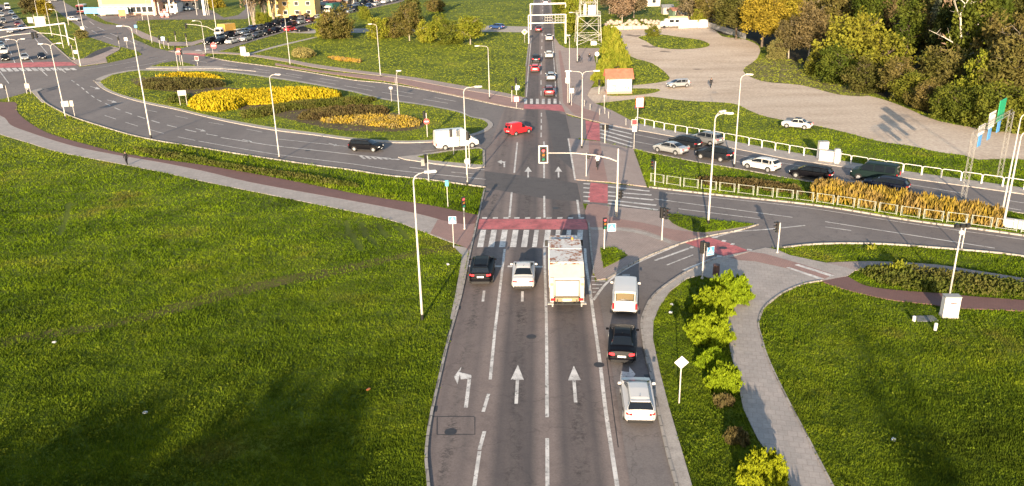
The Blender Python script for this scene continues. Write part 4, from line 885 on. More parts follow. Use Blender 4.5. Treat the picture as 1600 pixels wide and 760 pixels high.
for s in (-1, 1):
    b = MB(); b.box((s * 1.09, -0.03, 1.95), (0.26, 0.10, 1.5), 0, 0, 0.03); b.box((s * 1.09, -0.01, 1.02), (0.28, 0.16, 0.42), 0, 0, 0.03); b.build('rear_pillar', TRC, tr)
    b = MB(); b.box((s * 1.03, -0.10, 1.02), (0.30, 0.05, 0.20), 0, 0, 0.015); b.build('tail_light', TAIL, tr)
    b = MB(); b.lathe([(0.11, -0.02), (0.11, 0.0)], (s * 1.09, -0.085, 2.2), 'y', 12); b.build('reflector', mat('orange_lens', (0.7, 0.30, 0.18), 0.3, 0, 0), tr)
b = MB(); b.box((0, 0.02, 1.0), (1.7, 0.22, 0.30), 0, 0, 0.03); b.box((0, -0.08, 0.66), (2.0, 0.12, 0.13), 1)
for x in (-0.7, -0.25, 0.25, 0.7): b.box((x, -0.09, 0.86), (0.07, 0.06, 0.34), 1)
b.build('lift_frame', [mat('lift_yellow', (0.24, 0.19, 0.11), 0.6, 0, 0.25, 4), DARK], tr)
b = MB(); b.box((0, -0.115, 0.98), (0.62, 0.03, 0.16)); b.build('number_plate', PLATE, tr)
for s in (-1, 1):
    b = MB(); b.box((s * 1.18, -0.12, 0.74), (0.42, 0.35, 0.07), 0); b.box((s * 1.05, 0.05, 0.62), (0.10, 0.2, 0.4), 0); b.build('footboard', STEEL, tr)
b = MB(); b.box((0, 3.5, 0.78), (0.9, 7.0, 0.26), 0); b.box((0, 5.0, 0.6), (2.2, 1.0, 0.5), 0); b.build('chassis', DARK, tr)
b = MB(); b.box((0, 7.55, 1.85), (2.36, 2.0, 2.15), 0, 0, 0.10); b.box((0, 7.3, 3.0), (2.2, 1.2, 0.22), 0, 0, 0.1); cabo = b.build('cab', TRW, tr)
b = MB(); b.box((0, 8.55, 2.15), (2.1, 0.05, 0.9)); b.build('windscreen', GLASS, tr)
for s in (-1, 1):
    b = MB(); b.box((s * 1.19, 7.9, 2.2), (0.03, 0.9, 0.75)); b.build('side_window', GLASS, tr)
    b = MB(); b.box((s * 1.42, 8.3, 2.3), (0.24, 0.1, 0.5), 0, 0, 0.03); b.bar((s * 1.18, 8.4, 2.5), (s * 1.42, 8.3, 2.5), 0.03); b.build('mirror', DARK, tr)
    for y in (1.75, 3.05, 7.3):
        b = MB(); b.lathe([(.40, -.14), (.48, -.13), (.5, -.1), (.5, .1), (.48, .13), (.40, .14)], (0, 0, 0), 'x', 20); w = b.build('wheel', RUBBER, tr, loc=(s * 1.08, y, 0.5))
        b = MB(); b.lathe([(.28, 0), (.26, s * .02), (.08, s * .05)], (s * .14, 0, 0), 'x', 12); b.build('rim', RIM, w)
b = MB(); b.lathe([(0.08, 0), (0.08, 0.12), (0.03, 0.16)], (0.6, 6.2, HT + 0.02), 'z', 10); b.build('beacon', mat('amber', (0.75, 0.3, 0.03), 0.3, 0, 0), tr)

# ---- yellow box truck and the green-white truck in the side street queue
def box_truck(loc, head, cabm, boxm, label, s=1.0, canvas=None):
    r = thing('box_truck', loc, math.atan2(-head[0], head[1]), label, 'truck'); r.scale = (s,) * 3
    b = MB(); b.box((0, -1.2, 1.95), (2.3, 4.2, 2.2), 0, 0, 0.06); b.build('box', boxm, r)
    b = MB(); b.box((0, 1.85, 1.35), (2.1, 1.6, 1.6), 0, 0, 0.22); b.box((0, 1.5, 2.25), (1.9, 0.9, 0.35), 0, 0, 0.15); b.build('cab', cabm, r)
    b = MB(); b.box((0, 2.655, 1.65), (1.8, 0.03, 0.6)); b.build('windscreen', GLASS, r)
    b = MB(); b.box((0, 0, 0.6), (1.9, 5.4, 0.3)); b.build('chassis', DARK, r)
    for q in (-1, 1):
        b = MB(); b.box((q * 1.055, 2.0, 1.65), (0.02, 0.8, 0.5)); b.build('side_window', GLASS, r)
        for y in (-2.0, 1.9):
            b = MB(); b.lathe([(.3, -.12), (.4, -.1), (.4, .1), (.3, .12)], (0, 0, 0), 'x', 14); b.build('wheel', RUBBER, r, loc=(q * 0.95, y, .4))
        b = MB(); b.box((q * .8, 2.655, .95), (.3, .04, .2)); b.build('headlight', HEADL, r)
    return r
qd = dirpx((360, 57), (346, 60))
box_truck(G(351, 57, .03), qd, PAINT['white'], mat('truck_yellow', (0.62, 0.36, 0.07), 0.5, 0, 0.06), 'yellow box truck with a white cab standing in the side street queue', 1.15)
box_truck(G(518, 22, .03), qd, PAINT['white'], mat('truck_tarp_green', (0.02, 0.11, 0.085), 0.6, 0, 0.06), 'white cabbed truck with a green box, far along the side street queue', 1.2)
# ---- bus by the shops
bp = G(127, 21, .03); br = thing('city_bus', bp, R(200), 'red and white bus standing at the kerb beside the shop', 'bus')
b = MB(); b.box((0, -4.0, 1.7), (2.6, 11, 2.7), 0, 0, 0.15); b.build('body', mat('bus_white', (0.66, 0.60, 0.54), 0.5, 0, 0.05), br)
b = MB(); b.box((0, 1.53, 1.95), (2.3, 0.06, 1.5)); b.build('windscreen', GLASS, br)
b = MB(); b.box((0, 1.52, 2.85), (2.5, 0.08, 0.35)); b.box((0, 1.52, 0.75), (2.55, 0.08, 0.5)); b.build('red_band', REDS, br)
for s in (-1, 1):
    b = MB(); b.box((s * 1.31, -4, 2.1), (0.03, 10, 1.0)); b.build('side_window', GLASS, br)
    for y in (-7.5, -0.8):
        b = MB(); b.lathe([(.4, -.12), (.48, -.1), (.48, .1), (.4, .12)], (0, 0, 0), 'x', 14); b.build('wheel', RUBBER, br, loc=(s * 1.2, y, .48))
# ---- white camper at the back of the lot
cp = G(1050, 43.5, .02); ch_ = thing('camper_van', cp, R(90), 'white camper van with a yellow top parked at the back of the gravel lot', 'van'); ch_.scale = (1.25,) * 3
b = MB(); b.box((0, -1.3, 1.25), (2.1, 4.4, 1.7), 0, 0, 0.08); b.box((0, 1.9, 0.95), (1.95, 2.0, 1.1), 0, 0, 0.25); b.box((0, 1.35, 1.65), (1.9, 1.1, 0.9), 0, 0, 0.3); b.build('body', PAINT['white'], ch_)
b = MB(); b.box((0, -1.3, 2.32), (2.1, 4.2, 0.5), 0, 0, 0.12); b.build('roof', mat('cream_yellow', (0.62, 0.47, 0.2), 0.6, 0, 0.05), ch_)
for y in (-2.5, -1.0, 0.3):
    for s in (-1, 1):
        b = MB(); b.box((s * 1.06, y, 1.55), (0.03, 1.0, 0.6)); b.build('side_window', GLASS, ch_)
for y in (-2.3, 2.0):
    for s in (-1, 1):
        b = MB(); b.lathe([(.24, -.1), (.33, -.09), (.33, .09), (.24, .1)], (0, 0, 0), 'x', 14); b.build('wheel', RUBBER, ch_, loc=(s * .95, y, .33))
# ================================================================== STREET FURNITURE
def lamp(base, ytop, heads, label, h=None, r=0.085, style='cobra', group='street lamps'):
    g = G(*base); H = h or height_to(g, ytop)
    o = thing('street_lamp', g, 0, label, 'street lamp', group)
    b = MB(); b.tube([(0, 0, 0), (0, 0, 1.2), (0, 0, H - 0.9)], [r * 1.15, r, r * 0.62], 10); b.build('pole', POLE, o, True)
    b = MB(); b.lathe([(r * 1.3, -0.1), (r * 1.3, 0.42), (r * 1.15, 0.45)], (0, 0, 0), 'z', 10); b.build('base_sleeve', DARK, o)
    for dx, dy in heads:
        L = math.hypot(dx, dy); ux, uy = dx / L, dy / L; b = MB()
        b.tube([(0, 0, H - 0.95), (0, 0, H - 0.5), (ux * .10, uy * .10, H - 0.22), (ux * .35, uy * .35, H - 0.05), (ux * (L - .5), uy * (L - .5), H + 0.06)], [r * .6, r * .55, r * .5, r * .45, r * .4], 8)
        b.build('arm', POLE, o, True)
        b = MB(); rz = math.atan2(uy, ux)
        b.box((ux * (L - .1), uy * (L - .1), H + 0.08), (0.85, 0.30, 0.13), 0, rz, 0.055); b.build('lamp_head', WHITE, o)
        b = MB(); b.box((ux * (L - .02), uy * (L - .02), H + 0.006), (0.5, 0.22, 0.03), 0, rz); b.build('lens', HEADL, o)
    return o
lamp((660, 500), 272, [(1.25, 0.3)], 'tall white lamp at the edge of the big left meadow, arm over the road')
lamp((437, 250.5), 117, [(1.3, -0.5)], 'tall white lamp on the verge below the long yellow flower bed')
lamp((236, 216), 41, [(-1.6, -0.3)], 'very tall white lamp on the verge near the walking man', r=0.11)
lamp((103, 186), 69, [(-1.5, -0.2), (1.5, 0.2)], 'tall double-headed lamp beside the blank sign panel, left', r=0.10)
lamp((44, 144), 62, [(-1.8, 0), (1.3, 0.2)], 'double-armed lamp at the grass corner on the far left', r=0.10)
lamp((730.5, 290.5), 137, [(1.7, 0.0)], 'white lamp at the corner where the left road meets the junction')
lamp((1106.5, 351), 178, [(1.25, -0.25), (0.9, 0.8)], 'tall white lamp on the small grass triangle of the right-hand refuge', r=0.10)
lamp((1147, 262), 117, [(0.95, -0.4)], 'tall white lamp by the road edge in front of the white hatchback queueing')
lamp((624, 183.5), 111.6, [(0.5, 0)], 'shorter lamp in the orange bed at the right end of the island', r=0.07)
lamp((765, 155.5), 72, [(-2.0, -0.3)], 'lamp with an arm to the left on the far lawn edge near the junction')
lamp((594.7, 121.5), 38, [(-1.4, -0.2)], 'lamp on the far lawn edge in front of the round shrubs')
lamp((453.7, 103.5), 24, [(-1.3, 0)], 'lamp on the far lawn edge left of the round straw-coloured bush')
lamp((322, 85.5), 33, [(-1.9, 0)], 'lamp where the side street meets the far carriageway')
lamp((339, 53), -10, [(-1.5, 0)], 'tall lamp behind the yellow box truck', r=0.11)
lamp((390.5, 43), -8, [(1.5, 0)], 'lamp between the side street queue and the bare trees', r=0.10)
lamp((433.7, 34), -12, [(1.5, 0)], 'lamp in front of the yellow houses', r=0.10)
lamp((909, 233), 112, [(-1.9, 0.2), (1.9, -0.1)], 'two-armed lamp at the nose of the right-hand median')
lamp((889.5, 165), 56, [(-0.4, 0)], 'slim lamp on the paved corner, a white signal back on its pole', r=0.07)
lamp((902, 99), 20, [(-1.6, 0)], 'curved lamp beside the lattice tower')
lamp((1566, 331), 178, [(1.4, 0.2)], 'tall white lamp behind the end of the yellow hedge', r=0.09)
lamp((1566.3, 359.5), 205, [(1.3, -0.4)], 'tall white lamp in front of the end of the yellow hedge', r=0.10)
for i, (b_, yt) in enumerate((((82, 59), 4), ((100, 78.5), 15), ((63, 44), 0), ((108, 42), -3), ((132.5, 56), -2), ((238, 69.5), 8), ((234.5, 46.5), 0), ((223.5, 34), 8))):
    lamp(b_, yt, [(-1.5 if i % 2 else 1.5, 0)], ('tall lamp on the far left verge in front of the sign boards', 'tall lamp on the far left verge nearest the corner', 'tall lamp by the russet bush at the top left', 'lamp on the far side of the verge by the second road', 'lamp beside the second road near the small white sign', 'very tall lamp on the little grass strip by the station lawn', 'lamp behind the station lawn path', 'lamp at the edge of the filling station forecourt')[i], r=0.09)
# park lamp with two black floodlights in front of the right-hand verge
g = G(1484, 459); o = thing('floodlight_post', g, 0, 'slim grey post with black floodlights between the right-hand shrubs', 'lamp post')
b = MB(); b.tube([(0, 0, 0), (0, 0, 5.2)], [0.075, 0.05], 8); b.build('pole', POLE, o, True)
b = MB(); b.box((0, 0, 5.25), (1.1, 0.10, 0.10)); b.build('bracket', DARK, o)
for x in (-0.4, 0.0, 0.4):
    b = MB(); b.box((x, -0.05, 5.42), (0.32, 0.3, 0.22), 0, 0, 0.04); b.build('floodlight', DARK, o)
b = MB(); b.lathe([(0.1, 0), (0.19, 0.12), (0.19, 0.28), (0.06, 0.36)], (0, -0.1, 4.7), 'z', 10); b.build('camera_dome', WHITE, o)
g = G(1502, 391); o = thing('sign_post', g, 0, 'thin bare post at the kerb beside the floodlight post', 'post')
b = MB(); b.tube([(0, 0, 0), (0.02, 0, 2.8)], 0.05, 6); b.build('post', POLE, o); b = MB(); b.box((0.02, 0.05, 2.55), (0.08, 0.05, 0.55)); b.build('plate', STEEL, o)

# ---- traffic lights
LENS = dict(r=mat('lens_red', (0.35, 0.02, 0.02), 0.2, 0, 0), a=mat('lens_amber', (0.25, 0.11, 0.02), 0.2, 0, 0), g=mat('lens_green', (0.02, 0.16, 0.09), 0.2, 0, 0),
            R=mat('lens_red_lit', (0.8, 0.05, 0.06), 0.3, 0, 0, emit=((1, 0.06, 0.07), 1.1)))
def signal_head(o, x, y, z, face, lit='R', cells='rag', board=None, k=1.0):
    fx, fy = math.sin(face), -math.cos(face)                  # face 0 looks at the camera
    ca, sa = math.cos(face), math.sin(face)
    def L(a, d, e): return (x + a * ca + fx * d, y + a * sa + fy * d, z + e)
    n = len(cells); hh = 0.34 * n * k; b = MB()
    b.box((x, y, z), (0.34 * k, 0.26 * k, hh), 0, face, 0.05 * k)
    for i in range(n):                                        # visors
        e = hh / 2 - 0.17 * k - i * 0.34 * k
        for q in range(5):
            t0, t1 = math.pi * q / 5, math.pi * (q + 1) / 5
            p0, p1 = (math.cos(t0) * .14 * k, math.sin(t0) * .14 * k), (math.cos(t1) * .14 * k, math.sin(t1) * .14 * k)
            b.face([L(p0[0], .12 * k, e + p0[1]), L(p1[0], .12 * k, e + p1[1]), L(p1[0], .32 * k, e + p1[1]), L(p0[0], .32 * k, e + p0[1])])
    hd = b.build('signal_head', DARK, o)
    if board:
        b = MB(); c = L(0, -0.04, 0); b.box(c, (0.72 * k, 0.03, hh + 0.36 * k), 0, face, 0.012); b.build('backing_board', board, hd)
        b = MB(); c = L(0, -0.015, 0); b.box(c, (0.56 * k, 0.03, hh + 0.2 * k), 0, face, 0.012); b.build('board_centre', DARK, hd)
    for i, ch in enumerate(cells):
        e = hh / 2 - 0.17 * k - i * 0.34 * k; b = MB()
        ring = [L(math.cos(t) * .115 * k, 0.14 * k, e + math.sin(t) * .115 * k) for t in [6.283 * q / 12 for q in range(12)]]
        b.face(ring); b.build('lens', LENS[ch.upper() if (ch == 'r' and lit == 'R') else ch], hd)
def signal(base, ytop, heads, label, r=0.06, h=None, group='traffic lights', extra=None):
    g = G(*base); H = h or height_to(g, ytop); o = thing('traffic_light', g, 0, label, 'traffic light', group)
    b = MB(); b.tube([(0, 0, 0), (0, 0, H - 0.25)], r, 8); b.lathe([(r * 1.9, 0), (r * 1.9, 0.12), (r, 0.14)], (0, 0, 0), 'z', 8); b.build('pole', POLE, o)
    for hd in heads:
        dx, dz, face = hd[0], hd[1], hd[2]
        signal_head(o, dx, -0.14 if abs(face) < 0.8 else 0.0, H - 0.6 + dz, face, *(hd[3:] if len(hd) > 3 else ()))
    if extra: extra(o, H)
    return o
def plate(o, c, w, h, m, rz=0, rim=None, name='sign_plate'):
    b = MB(); b.box(c, (w, 0.03, h), 0, rz, 0.012); p = b.build(name, m, o)
    if rim is not None:
        b = MB(); d = (math.sin(rz) * 0.02, -math.cos(rz) * 0.02); b.box((c[0] + d[0], c[1] + d[1], c[2]), (w * .86, 0.02, h * .86), 0, rz); b.build('plate_face', rim, p)
    return p
def crossing_plate(o, c, s=0.75, rz=0.0):        # blue square, white triangle, walking figure
    p = plate(o, c, s, s, WHITE, rz)
    b = MB(); fx, fy, ca, sa = math.sin(rz), -math.cos(rz), math.cos(rz), math.sin(rz)
    def L(a, d, e): return (c[0] + a * ca + fx * d, c[1] + a * sa + fy * d, c[2] + e)
    b.box(L(0, 0.012, 0), (s * .92, 0.02, s * .92), 0, rz); b.build('blue_field', BLUE, p)
    b = MB(); b.face([L(-s * .38, .026, -s * .30), L(s * .38, .026, -s * .30), L(0, .026, s * .36)]); b.build('triangle', WHITE, p)
    b = MB(); b.face([L(-s * .03, .029, s * .05), L(s * .04, .029, s * .05), L(s * .04, .029, -s * .08), L(-s * .03, .029, -s * .08)])
    b.face([L(-s * .03, .029, -s * .08), L(s * .01, .029, -s * .08), L(-s * .06, .029, -s * .25), L(-s * .11, .029, -s * .25)]); b.face([L(0, .029, -s * .08), L(s * .04, .029, -s * .08), L(s * .11, .029, -s * .25), L(s * .06, .029, -s * .25)])
    b.face([L(-s * .03, .029, s * .08), L(s * .03, .029, s * .08), L(s * .03, .029, s * .14), L(-s * .03, .029, s * .14)]); b.build('figure', DARK, p)
def disc_sign(o, c, r, m, bar=True, rz=0):
    b = MB(); b.lathe([(r, -0.02), (r, 0.02)], c, 'y', 18); p = b.build('sign_disc', m, o)
    b = MB(); b.box((c[0], c[1] - 0.03, c[2]), (r * 1.4, 0.02, r * 0.36) if bar else (r * .9, .02, r * .9)); b.build('white_bar', WHITE, p)
E_, W_, N_ = R(90), R(-90), R(180)
signal((726, 359), 306, [(0, 0, 0.25, 'R')], 'traffic light showing red at the left end of the red cycle crossing')
signal((944, 391), 338, [(0, 0, 0.05, 'R')], 'traffic light showing red on the refuge in front of the refuse truck', extra=lambda o, H: crossing_plate(o, (0.62, 0, H - 1.05), 0.72))
signal((1034, 377), 322, [(-0.12, 0, E_ + .5, ''), (0.30, -0.1, R(60), '')], 'twin traffic light standing in the paved right-hand refuge')
signal((1097, 436), 375, [(-0.15, 0, R(150), ''), (0.25, 0.05, R(200), '', 'rg')], 'twin black traffic light beside the bright shrubs', extra=lambda o, H: crossing_plate(o, (0.52, 0, H - 0.95), 0.72, R(25)))
signal((1214.5, 396), 344, [(-0.22, 0, W_, '', 'rag', None, 0.9)], 'traffic light on the right where the turning lane joins the road')
signal((962, 339), 295, [(0.10, 0, R(70), ''), (0.42, 0.05, R(110), '', 'rag', None, 0.85)], 'black traffic light on the near side of the right-hand crossing')
signal((670, 284), 240, [(-0.2, 0, R(205), '', 'rag')], 'black traffic light on the verge in front of the little grass island', extra=lambda o, H: plate(o, (-0.55, 0.1, H - 1.1), 0.45, 0.75, STEEL, R(200)))
signal((668, 215.5), 174, [(-0.3, 0.1, R(160), '', 'rag')], 'black traffic light behind the white panel van with a no-entry sign below', extra=lambda o, H: disc_sign(o, (0, -0.1, H - 1.45), 0.42, REDS))
signal((709, 243.5), 201, [(-0.25, 0, R(170), '', 'rag')], 'black traffic light standing on the little grass island before the white van')
signal((734, 263), 205, [(-0.1, 0, R(165), '', 'rag')], 'black traffic light beside the lamp at the left corner, overlapping the white panel van')
signal((945, 225), 192, [(-0.22, 0, R(150), '', 'ra'), (0.30, 0, R(200), '', 'ra')], 'pair of small signals at the far right-hand zebra crossing')
signal((916, 276.5), 236, [(0.2, 0, R(90), '', 'ra')], 'small signal by the cycle path on the median nose')
signal((936, 147), 124, [(0, 0, R(110), '', 'rag')], 'black traffic light in front of the white kiosk')
signal((1022.7, 292), 249, [(-0.25, 0, R(-60), '', 'rag')], 'traffic light by the start of the green fence on the median')
signal((807, 148), 121, [(-0.1, 0, R(150), '', 'rag')], 'black traffic light at the far left corner, the taller of two', extra=lambda o, H: plate(o, (0.2, -.1, H - 1.9), 0.8, 0.8, BLUE, 0, WHITE))
signal((800, 159.5), 136, [(0.1, 0, R(150), '', 'ra')], 'small black signal at the far left corner, the shorter of two', h=3.0)
signal((116, 94), 69, [(-0.3, 0, R(160), '', 'rag')], 'black traffic light on the grass corner of the wide left road')
signal((14, 158.5), 132, [(-0.2, 0, R(160), '', 'ra')], 'black signal at the picture edge on the left grass corner', extra=lambda o, H: plate(o, (-0.9, 0, H - .3), .7, .7, WHITE))
for bx, by, yt, lab in ((187, 75, 57, 'black traffic light at the mouth of the second road, left of its zebra'), (250.5, 75.5, 56, 'black signal left of the blue sign at the side street crossing'), (264, 76.5, 60, 'black signal right of the blue sign at the side street crossing'), (275, 64.5, 49, 'twin signal at the edge of the station lawn'), (292.6, 73, 52, 'big black traffic light in front of the station lawn'), (279, 110.5, 72, 'tall black traffic light on the far median, left of the no-entry sign'), (286, 103.5, 78, 'black traffic light on the far median, right of the no-entry sign')):
    signal((bx, by), yt, [(0, 0, R(150), '', 'rag', None, 1.1)], lab)
# overhead signal on a mast arm over the middle of the junction
g = G(963, 335); H = height_to(g, 230); g = G(963.5, 340)
o = thing('traffic_light', g, 0, 'mast arm carrying a white-framed red signal over the middle of the junction', 'traffic light', 'traffic lights')
b = MB(); b.tube([(0, 0, 0), (0, 0, 6.9)], [0.11, 0.07], 10); b.build('pole', POLE, o, True)
b = MB(); b.tube([(0, 0, 5.6), (-0.8, 0, 5.95), (-2.2, 0, 6.3), (-4.2, 0, 6.55), (-7.0, 0, 6.62)], [0.075, 0.07, 0.06, 0.05, 0.045], 8); b.build('arm', POLE, o, True)
signal_head(o, -7.15, -0.1, 6.5, 0.0, 'R', 'rag', WHITE, 1.25)
# overhead arms on the left
for (bx, by), yt, reach, lab in (((126, 103.5), 50, -9.0, 'mast arm with a black signal over the grass corner, far left'), ((-12, 122), 54, 11.0, 'mast arm with a black signal reaching in over the wide left road'), ((338, 64), 37, -8.0, 'mast arm with a black signal in front of the station lawn')):
    g = G(bx, by); H = height_to(g, yt); o = thing('traffic_light', g, 0, lab, 'traffic light', 'traffic lights')
    b = MB(); b.tube([(0, 0, 0), (0, 0, H - 1.2)], [0.12, 0.08], 8); b.build('pole', POLE, o)
    b = MB(); b.tube([(0, 0, H - 2.0), (reach * .25, 0, H - .9), (reach * .6, 0, H - .3), (reach, 0, H)], [0.09, 0.08, 0.07, 0.06], 8); b.build('arm', POLE, o)
    signal_head(o, reach, 0, H - 0.5, R(160), '', 'rag', None, 1.4)

# ---- signs
def sign(base, ytop, build, label, name='road_sign', r=0.04, h=None, cat='sign'):
    g = G(*base); H = h or height_to(g, ytop); o = thing(name, g, 0, label, cat)
    b = MB(); b.tube([(0, 0, 0), (0, 0, H)], r, 7); b.build('post', POLE, o); build(o, H); return o
def diamond(o, H, s, inner):
    b = MB(); c = (0, -0.05, H - 0.05); k = s * .707
    b.face([(c[0] - k, c[1], c[2]), (c[0], c[1], c[2] - k), (c[0] + k, c[1], c[2]), (c[0], c[1], c[2] + k)]); b.face([(c[0] - k, c[1] + .02, c[2]), (c[0], c[1] + .02, c[2] + k), (c[0] + k, c[1] + .02, c[2]), (c[0], c[1] + .02, c[2] - k)]); p = b.build('sign_plate', WHITE, o)
    k *= .66; b = MB(); b.face([(c[0] - k, c[1] - .01, c[2]), (c[0], c[1] - .01, c[2] - k), (c[0] + k, c[1] - .01, c[2]), (c[0], c[1] - .01, c[2] + k)]); b.build('plate_face', inner, p)
sign((1061, 631), 563, lambda o, H: diamond(o, H, 0.58, mat('sign_cream', (0.72, 0.66, 0.5), 0.5, 0, 0.03)), 'white diamond priority sign on a post in the grass beside the turning lane', h=2.75)
sign((709, 387), 343, lambda o, H: crossing_plate(o, (0, -0.06, H - .05), 0.68), 'blue pedestrian crossing sign on the left of the zebra crossing')
sign((700, 324.5), 285, lambda o, H: plate(o, (0, -.05, H - .1), 0.36, 0.62, mat('sign_teal', (0.08, 0.36, 0.48), 0.4, 0, .05)), 'small teal sign on a post in the left verge')
sign((990.5, 233), 190, lambda o, H: (plate(o, (-.05, -.05, H - .1), 0.75, 0.75, WHITE, 0, REDS), plate(o, (0, -.05, H - .95), 0.6, 0.75, WHITE)), 'red and white sign with a white panel at the tip of the median grass')
sign((995.5, 204), 158, lambda o, H: (plate(o, (0.25, -.05, H - .2), 1.15, 1.5, REDS, 0, WHITE), plate(o, (-.3, 0, H - .9), .5, .6, DARK)), 'big white speed display with a red rim at the start of the railing', r=0.07)
sign((819.8, 67), 50, lambda o, H: diamond(o, H, 1.1, YELLOW), 'yellow diamond sign at the left edge of the road north')
sign((807, 170), 157, lambda o, H: plate(o, (0, -.05, H - .1), 0.9, 0.9, REDS, 0, WHITE), 'low red and white sign at the far left corner', h=1.7)
sign((887, 162), 111, lambda o, H: (plate(o, (0, -.05, H - .1), 0.55, 0.8, WHITE), plate(o, (0, -.05, H - 1.05), 0.75, 0.95, WHITE)), 'two white plates one above the other on the paved corner', h=5.0)
sign((893, 166), 140, lambda o, H: (plate(o, (0, -.05, H - .2), .8, .8, WHITE), plate(o, (.25, .05, H + .2), .4, .7, DARK)), 'white square plate with a black signal back on the paved corner', h=2.8)
sign((932.6, 98), 84, lambda o, H: disc_sign(o, (0, -.05, H - .1), 0.5, WHITE), 'round white sign left of the yellow-green hedge')
sign((944, 171), 154, lambda o, H: plate(o, (0, 0, H), .25, .3, STEEL), 'short grey post at the paved corner near the crossing', h=2.2)
sign((282.5, 103), 80, lambda o, H: disc_sign(o, (0, -.05, H - .1), 0.75, REDS), 'red no-entry sign between two signals on the far median')
sign((334, 91), 71, lambda o, H: disc_sign(o, (.4, -.05, H - .1), 0.75, REDS), 'red no-entry sign at the side street corner')
sign((309, 103), 94, lambda o, H: plate(o, (0, -.05, H - .1), .9, 1.0, WHITE, 0, REDS), 'small red and white sign at the tip of the far median', h=1.8)
sign((199, 75), 61, lambda o, H: plate(o, (0, -.05, H - .1), .9, .9, WHITE), 'pale sign at the mouth of the second road')
sign((257, 76), 60, lambda o, H: plate(o, (0, -.05, H - .1), 1.0, 1.0, BLUE, 0, WHITE), 'blue and white sign between two signals at the side street crossing')
sign((214, 53), 41, lambda o, H: plate(o, (0, -.05, H - .1), .9, .9, BLUE), 'blue sign at the station side pavement')
sign((618, 133), 128, lambda o, H: None, 'short bare post on the far pavement', h=1.3, cat='post')
sign((612, 160), 137, lambda o, H: plate(o, (0, -.05, H - .1), .6, .45, WHITE), 'small white plate on a post at the far edge of the island')
sign((126.5, 103), 80, lambda o, H: plate(o, (-.6, -.05, H - .2), .9, .8, WHITE), 'white plate beside the mast arm on the left grass corner')
sign((730.7, 262), 256, lambda o, H: disc_sign(o, (0, -.08, H - .1), .4, STEEL), 'round grey sign in front of the little grass island', h=.9)
def panel_sign(b0, b1, ytop, hpan, label, m=STEEL, tilt=0.0):
    p, q = G(*b0), G(*b1); H = height_to((p + q) / 2, ytop); o = thing('sign_board', (p + q) / 2, math.atan2(q.y - p.y, q.x - p.x), label, 'sign'); L = (q - p).length
    for s in (-.5, .5):
        b = MB(); b.tube([(s * L, 0.06, 0), (s * L, 0.06, H)], 0.05, 6); b.build('post', POLE, o)
    b = MB(); b.box((0, 0, H - hpan / 2), (L * 1.25, 0.06, hpan), 0, 0, 0.02); b.build('panel', m, o)
BACK = mat('sign_back', (0.42, 0.40, 0.36), 0.5, 0.1, 0.06)
panel_sign((102, 184), (117, 183), 158, 0.95, 'grey sign panel on two posts on the left verge, seen from behind', BACK)
panel_sign((282, 166), (292.5, 165.5), 141.5, 0.9, 'grey sign panel on two posts on the island lawn, seen from behind', BACK)
panel_sign((128, 55), (133, 55), 42, 1.3, 'small white sign on two posts beside the second road', WHITE)
panel_sign((45, 38), (52, 38), 27, 2.0, 'small grey board on the verge of the wide left road', BACK)
panel_sign((57, 42), (71, 42), 26, 3.0, 'large grey board on the verge of the wide left road', BACK)
panel_sign((42, 147), (48, 147), 131, 0.9, 'small grey panel beside the double-armed lamp on the left corner', BACK)

# ---- gantries
def lattice(mb, a, c, w, n, r=0.035):
    a, c = Vector(a), Vector(c); d = (c - a).normalized(); u = d.orthogonal().normalized(); v = d.cross(u)
    cs = [(u * i + v * j) * w / 2 for i, j in ((1, 1), (1, -1), (-1, -1), (-1, 1))]
    for k in range(4):
        mb.bar(a + cs[k], c + cs[k], r * 1.5)
        for i in range(n):
            p, q = a.lerp(c, i / n), a.lerp(c, (i + 1) / n); e, f = (cs[k], cs[(k + 1) % 4]) if i % 2 else (cs[(k + 1) % 4], cs[k])
            mb.bar(p + e, q + f, r)
p, q = G(1503, 322), G(1561, 278); o = thing('sign_gantry', p, 0, 'lattice sign gantry over the right-hand road with green, white and blue signs', 'gantry')
q = q - p; GH = 7.4
b = MB(); lattice(b, (0, 0, 0), (0, 0, GH), 0.40, 16, 0.015); b.build('leg', STEEL, o)
b = MB(); lattice(b, (q.x, q.y, 0), (q.x, q.y, GH), 0.40, 16, 0.015); b.build('leg', STEEL, o)
b = MB(); lattice(b, (0, 0, GH), (q.x, q.y, GH), 0.36, 20, 0.015); b.build('beam', STEEL, o)
ga = math.atan2(q.y, q.x)
def gpos(t, z): return (q.x * t - math.sin(ga) * 0.42, q.y * t + math.cos(ga) * 0.42, z)
for t_, w_, h_, z_, m_ in ((0.80, 2.5, 2.3, 7.9, GREEN), (0.55, 2.3, 1.7, 7.4, WHITE), (0.30, 2.2, 1.0, 6.95, WHITE)):
    b = MB(); b.box(gpos(t_, z_), (w_, 0.08, h_), 0, ga, 0.02); sp = b.build('sign_panel', m_, o)
    b = MB()
    for k in range(3 if h_ > 2 else 2):
        c_ = gpos(t_, z_ + h_ * (0.28 - 0.26 * k)); b.box((c_[0] - math.sin(ga) * .05, c_[1] + math.cos(ga) * .05, c_[2]), (w_ * (.7 - .12 * k), .02, .16), 0, ga)
    b.build('text_line', WHITE if m_ is GREEN else mat('sign_grey', (.35, .38, .42), .5, 0, .05), sp)
    c_ = gpos(t_, z_ - h_ / 2 - 0.62); b = MB(); b.box(c_, (1.1, 0.08, 1.15), 0, ga, 0.02); bp_ = b.build('lane_panel', BLUE, o)
    b = MB(); c_ = (c_[0] - math.sin(ga) * .06, c_[1] + math.cos(ga) * .06, c_[2]); b.box(c_, (.14, .02, .6), 0, ga); b.box((c_[0], c_[1], c_[2] - .25), (.4, .02, .14), 0, ga); b.build('lane_arrow', WHITE, bp_)
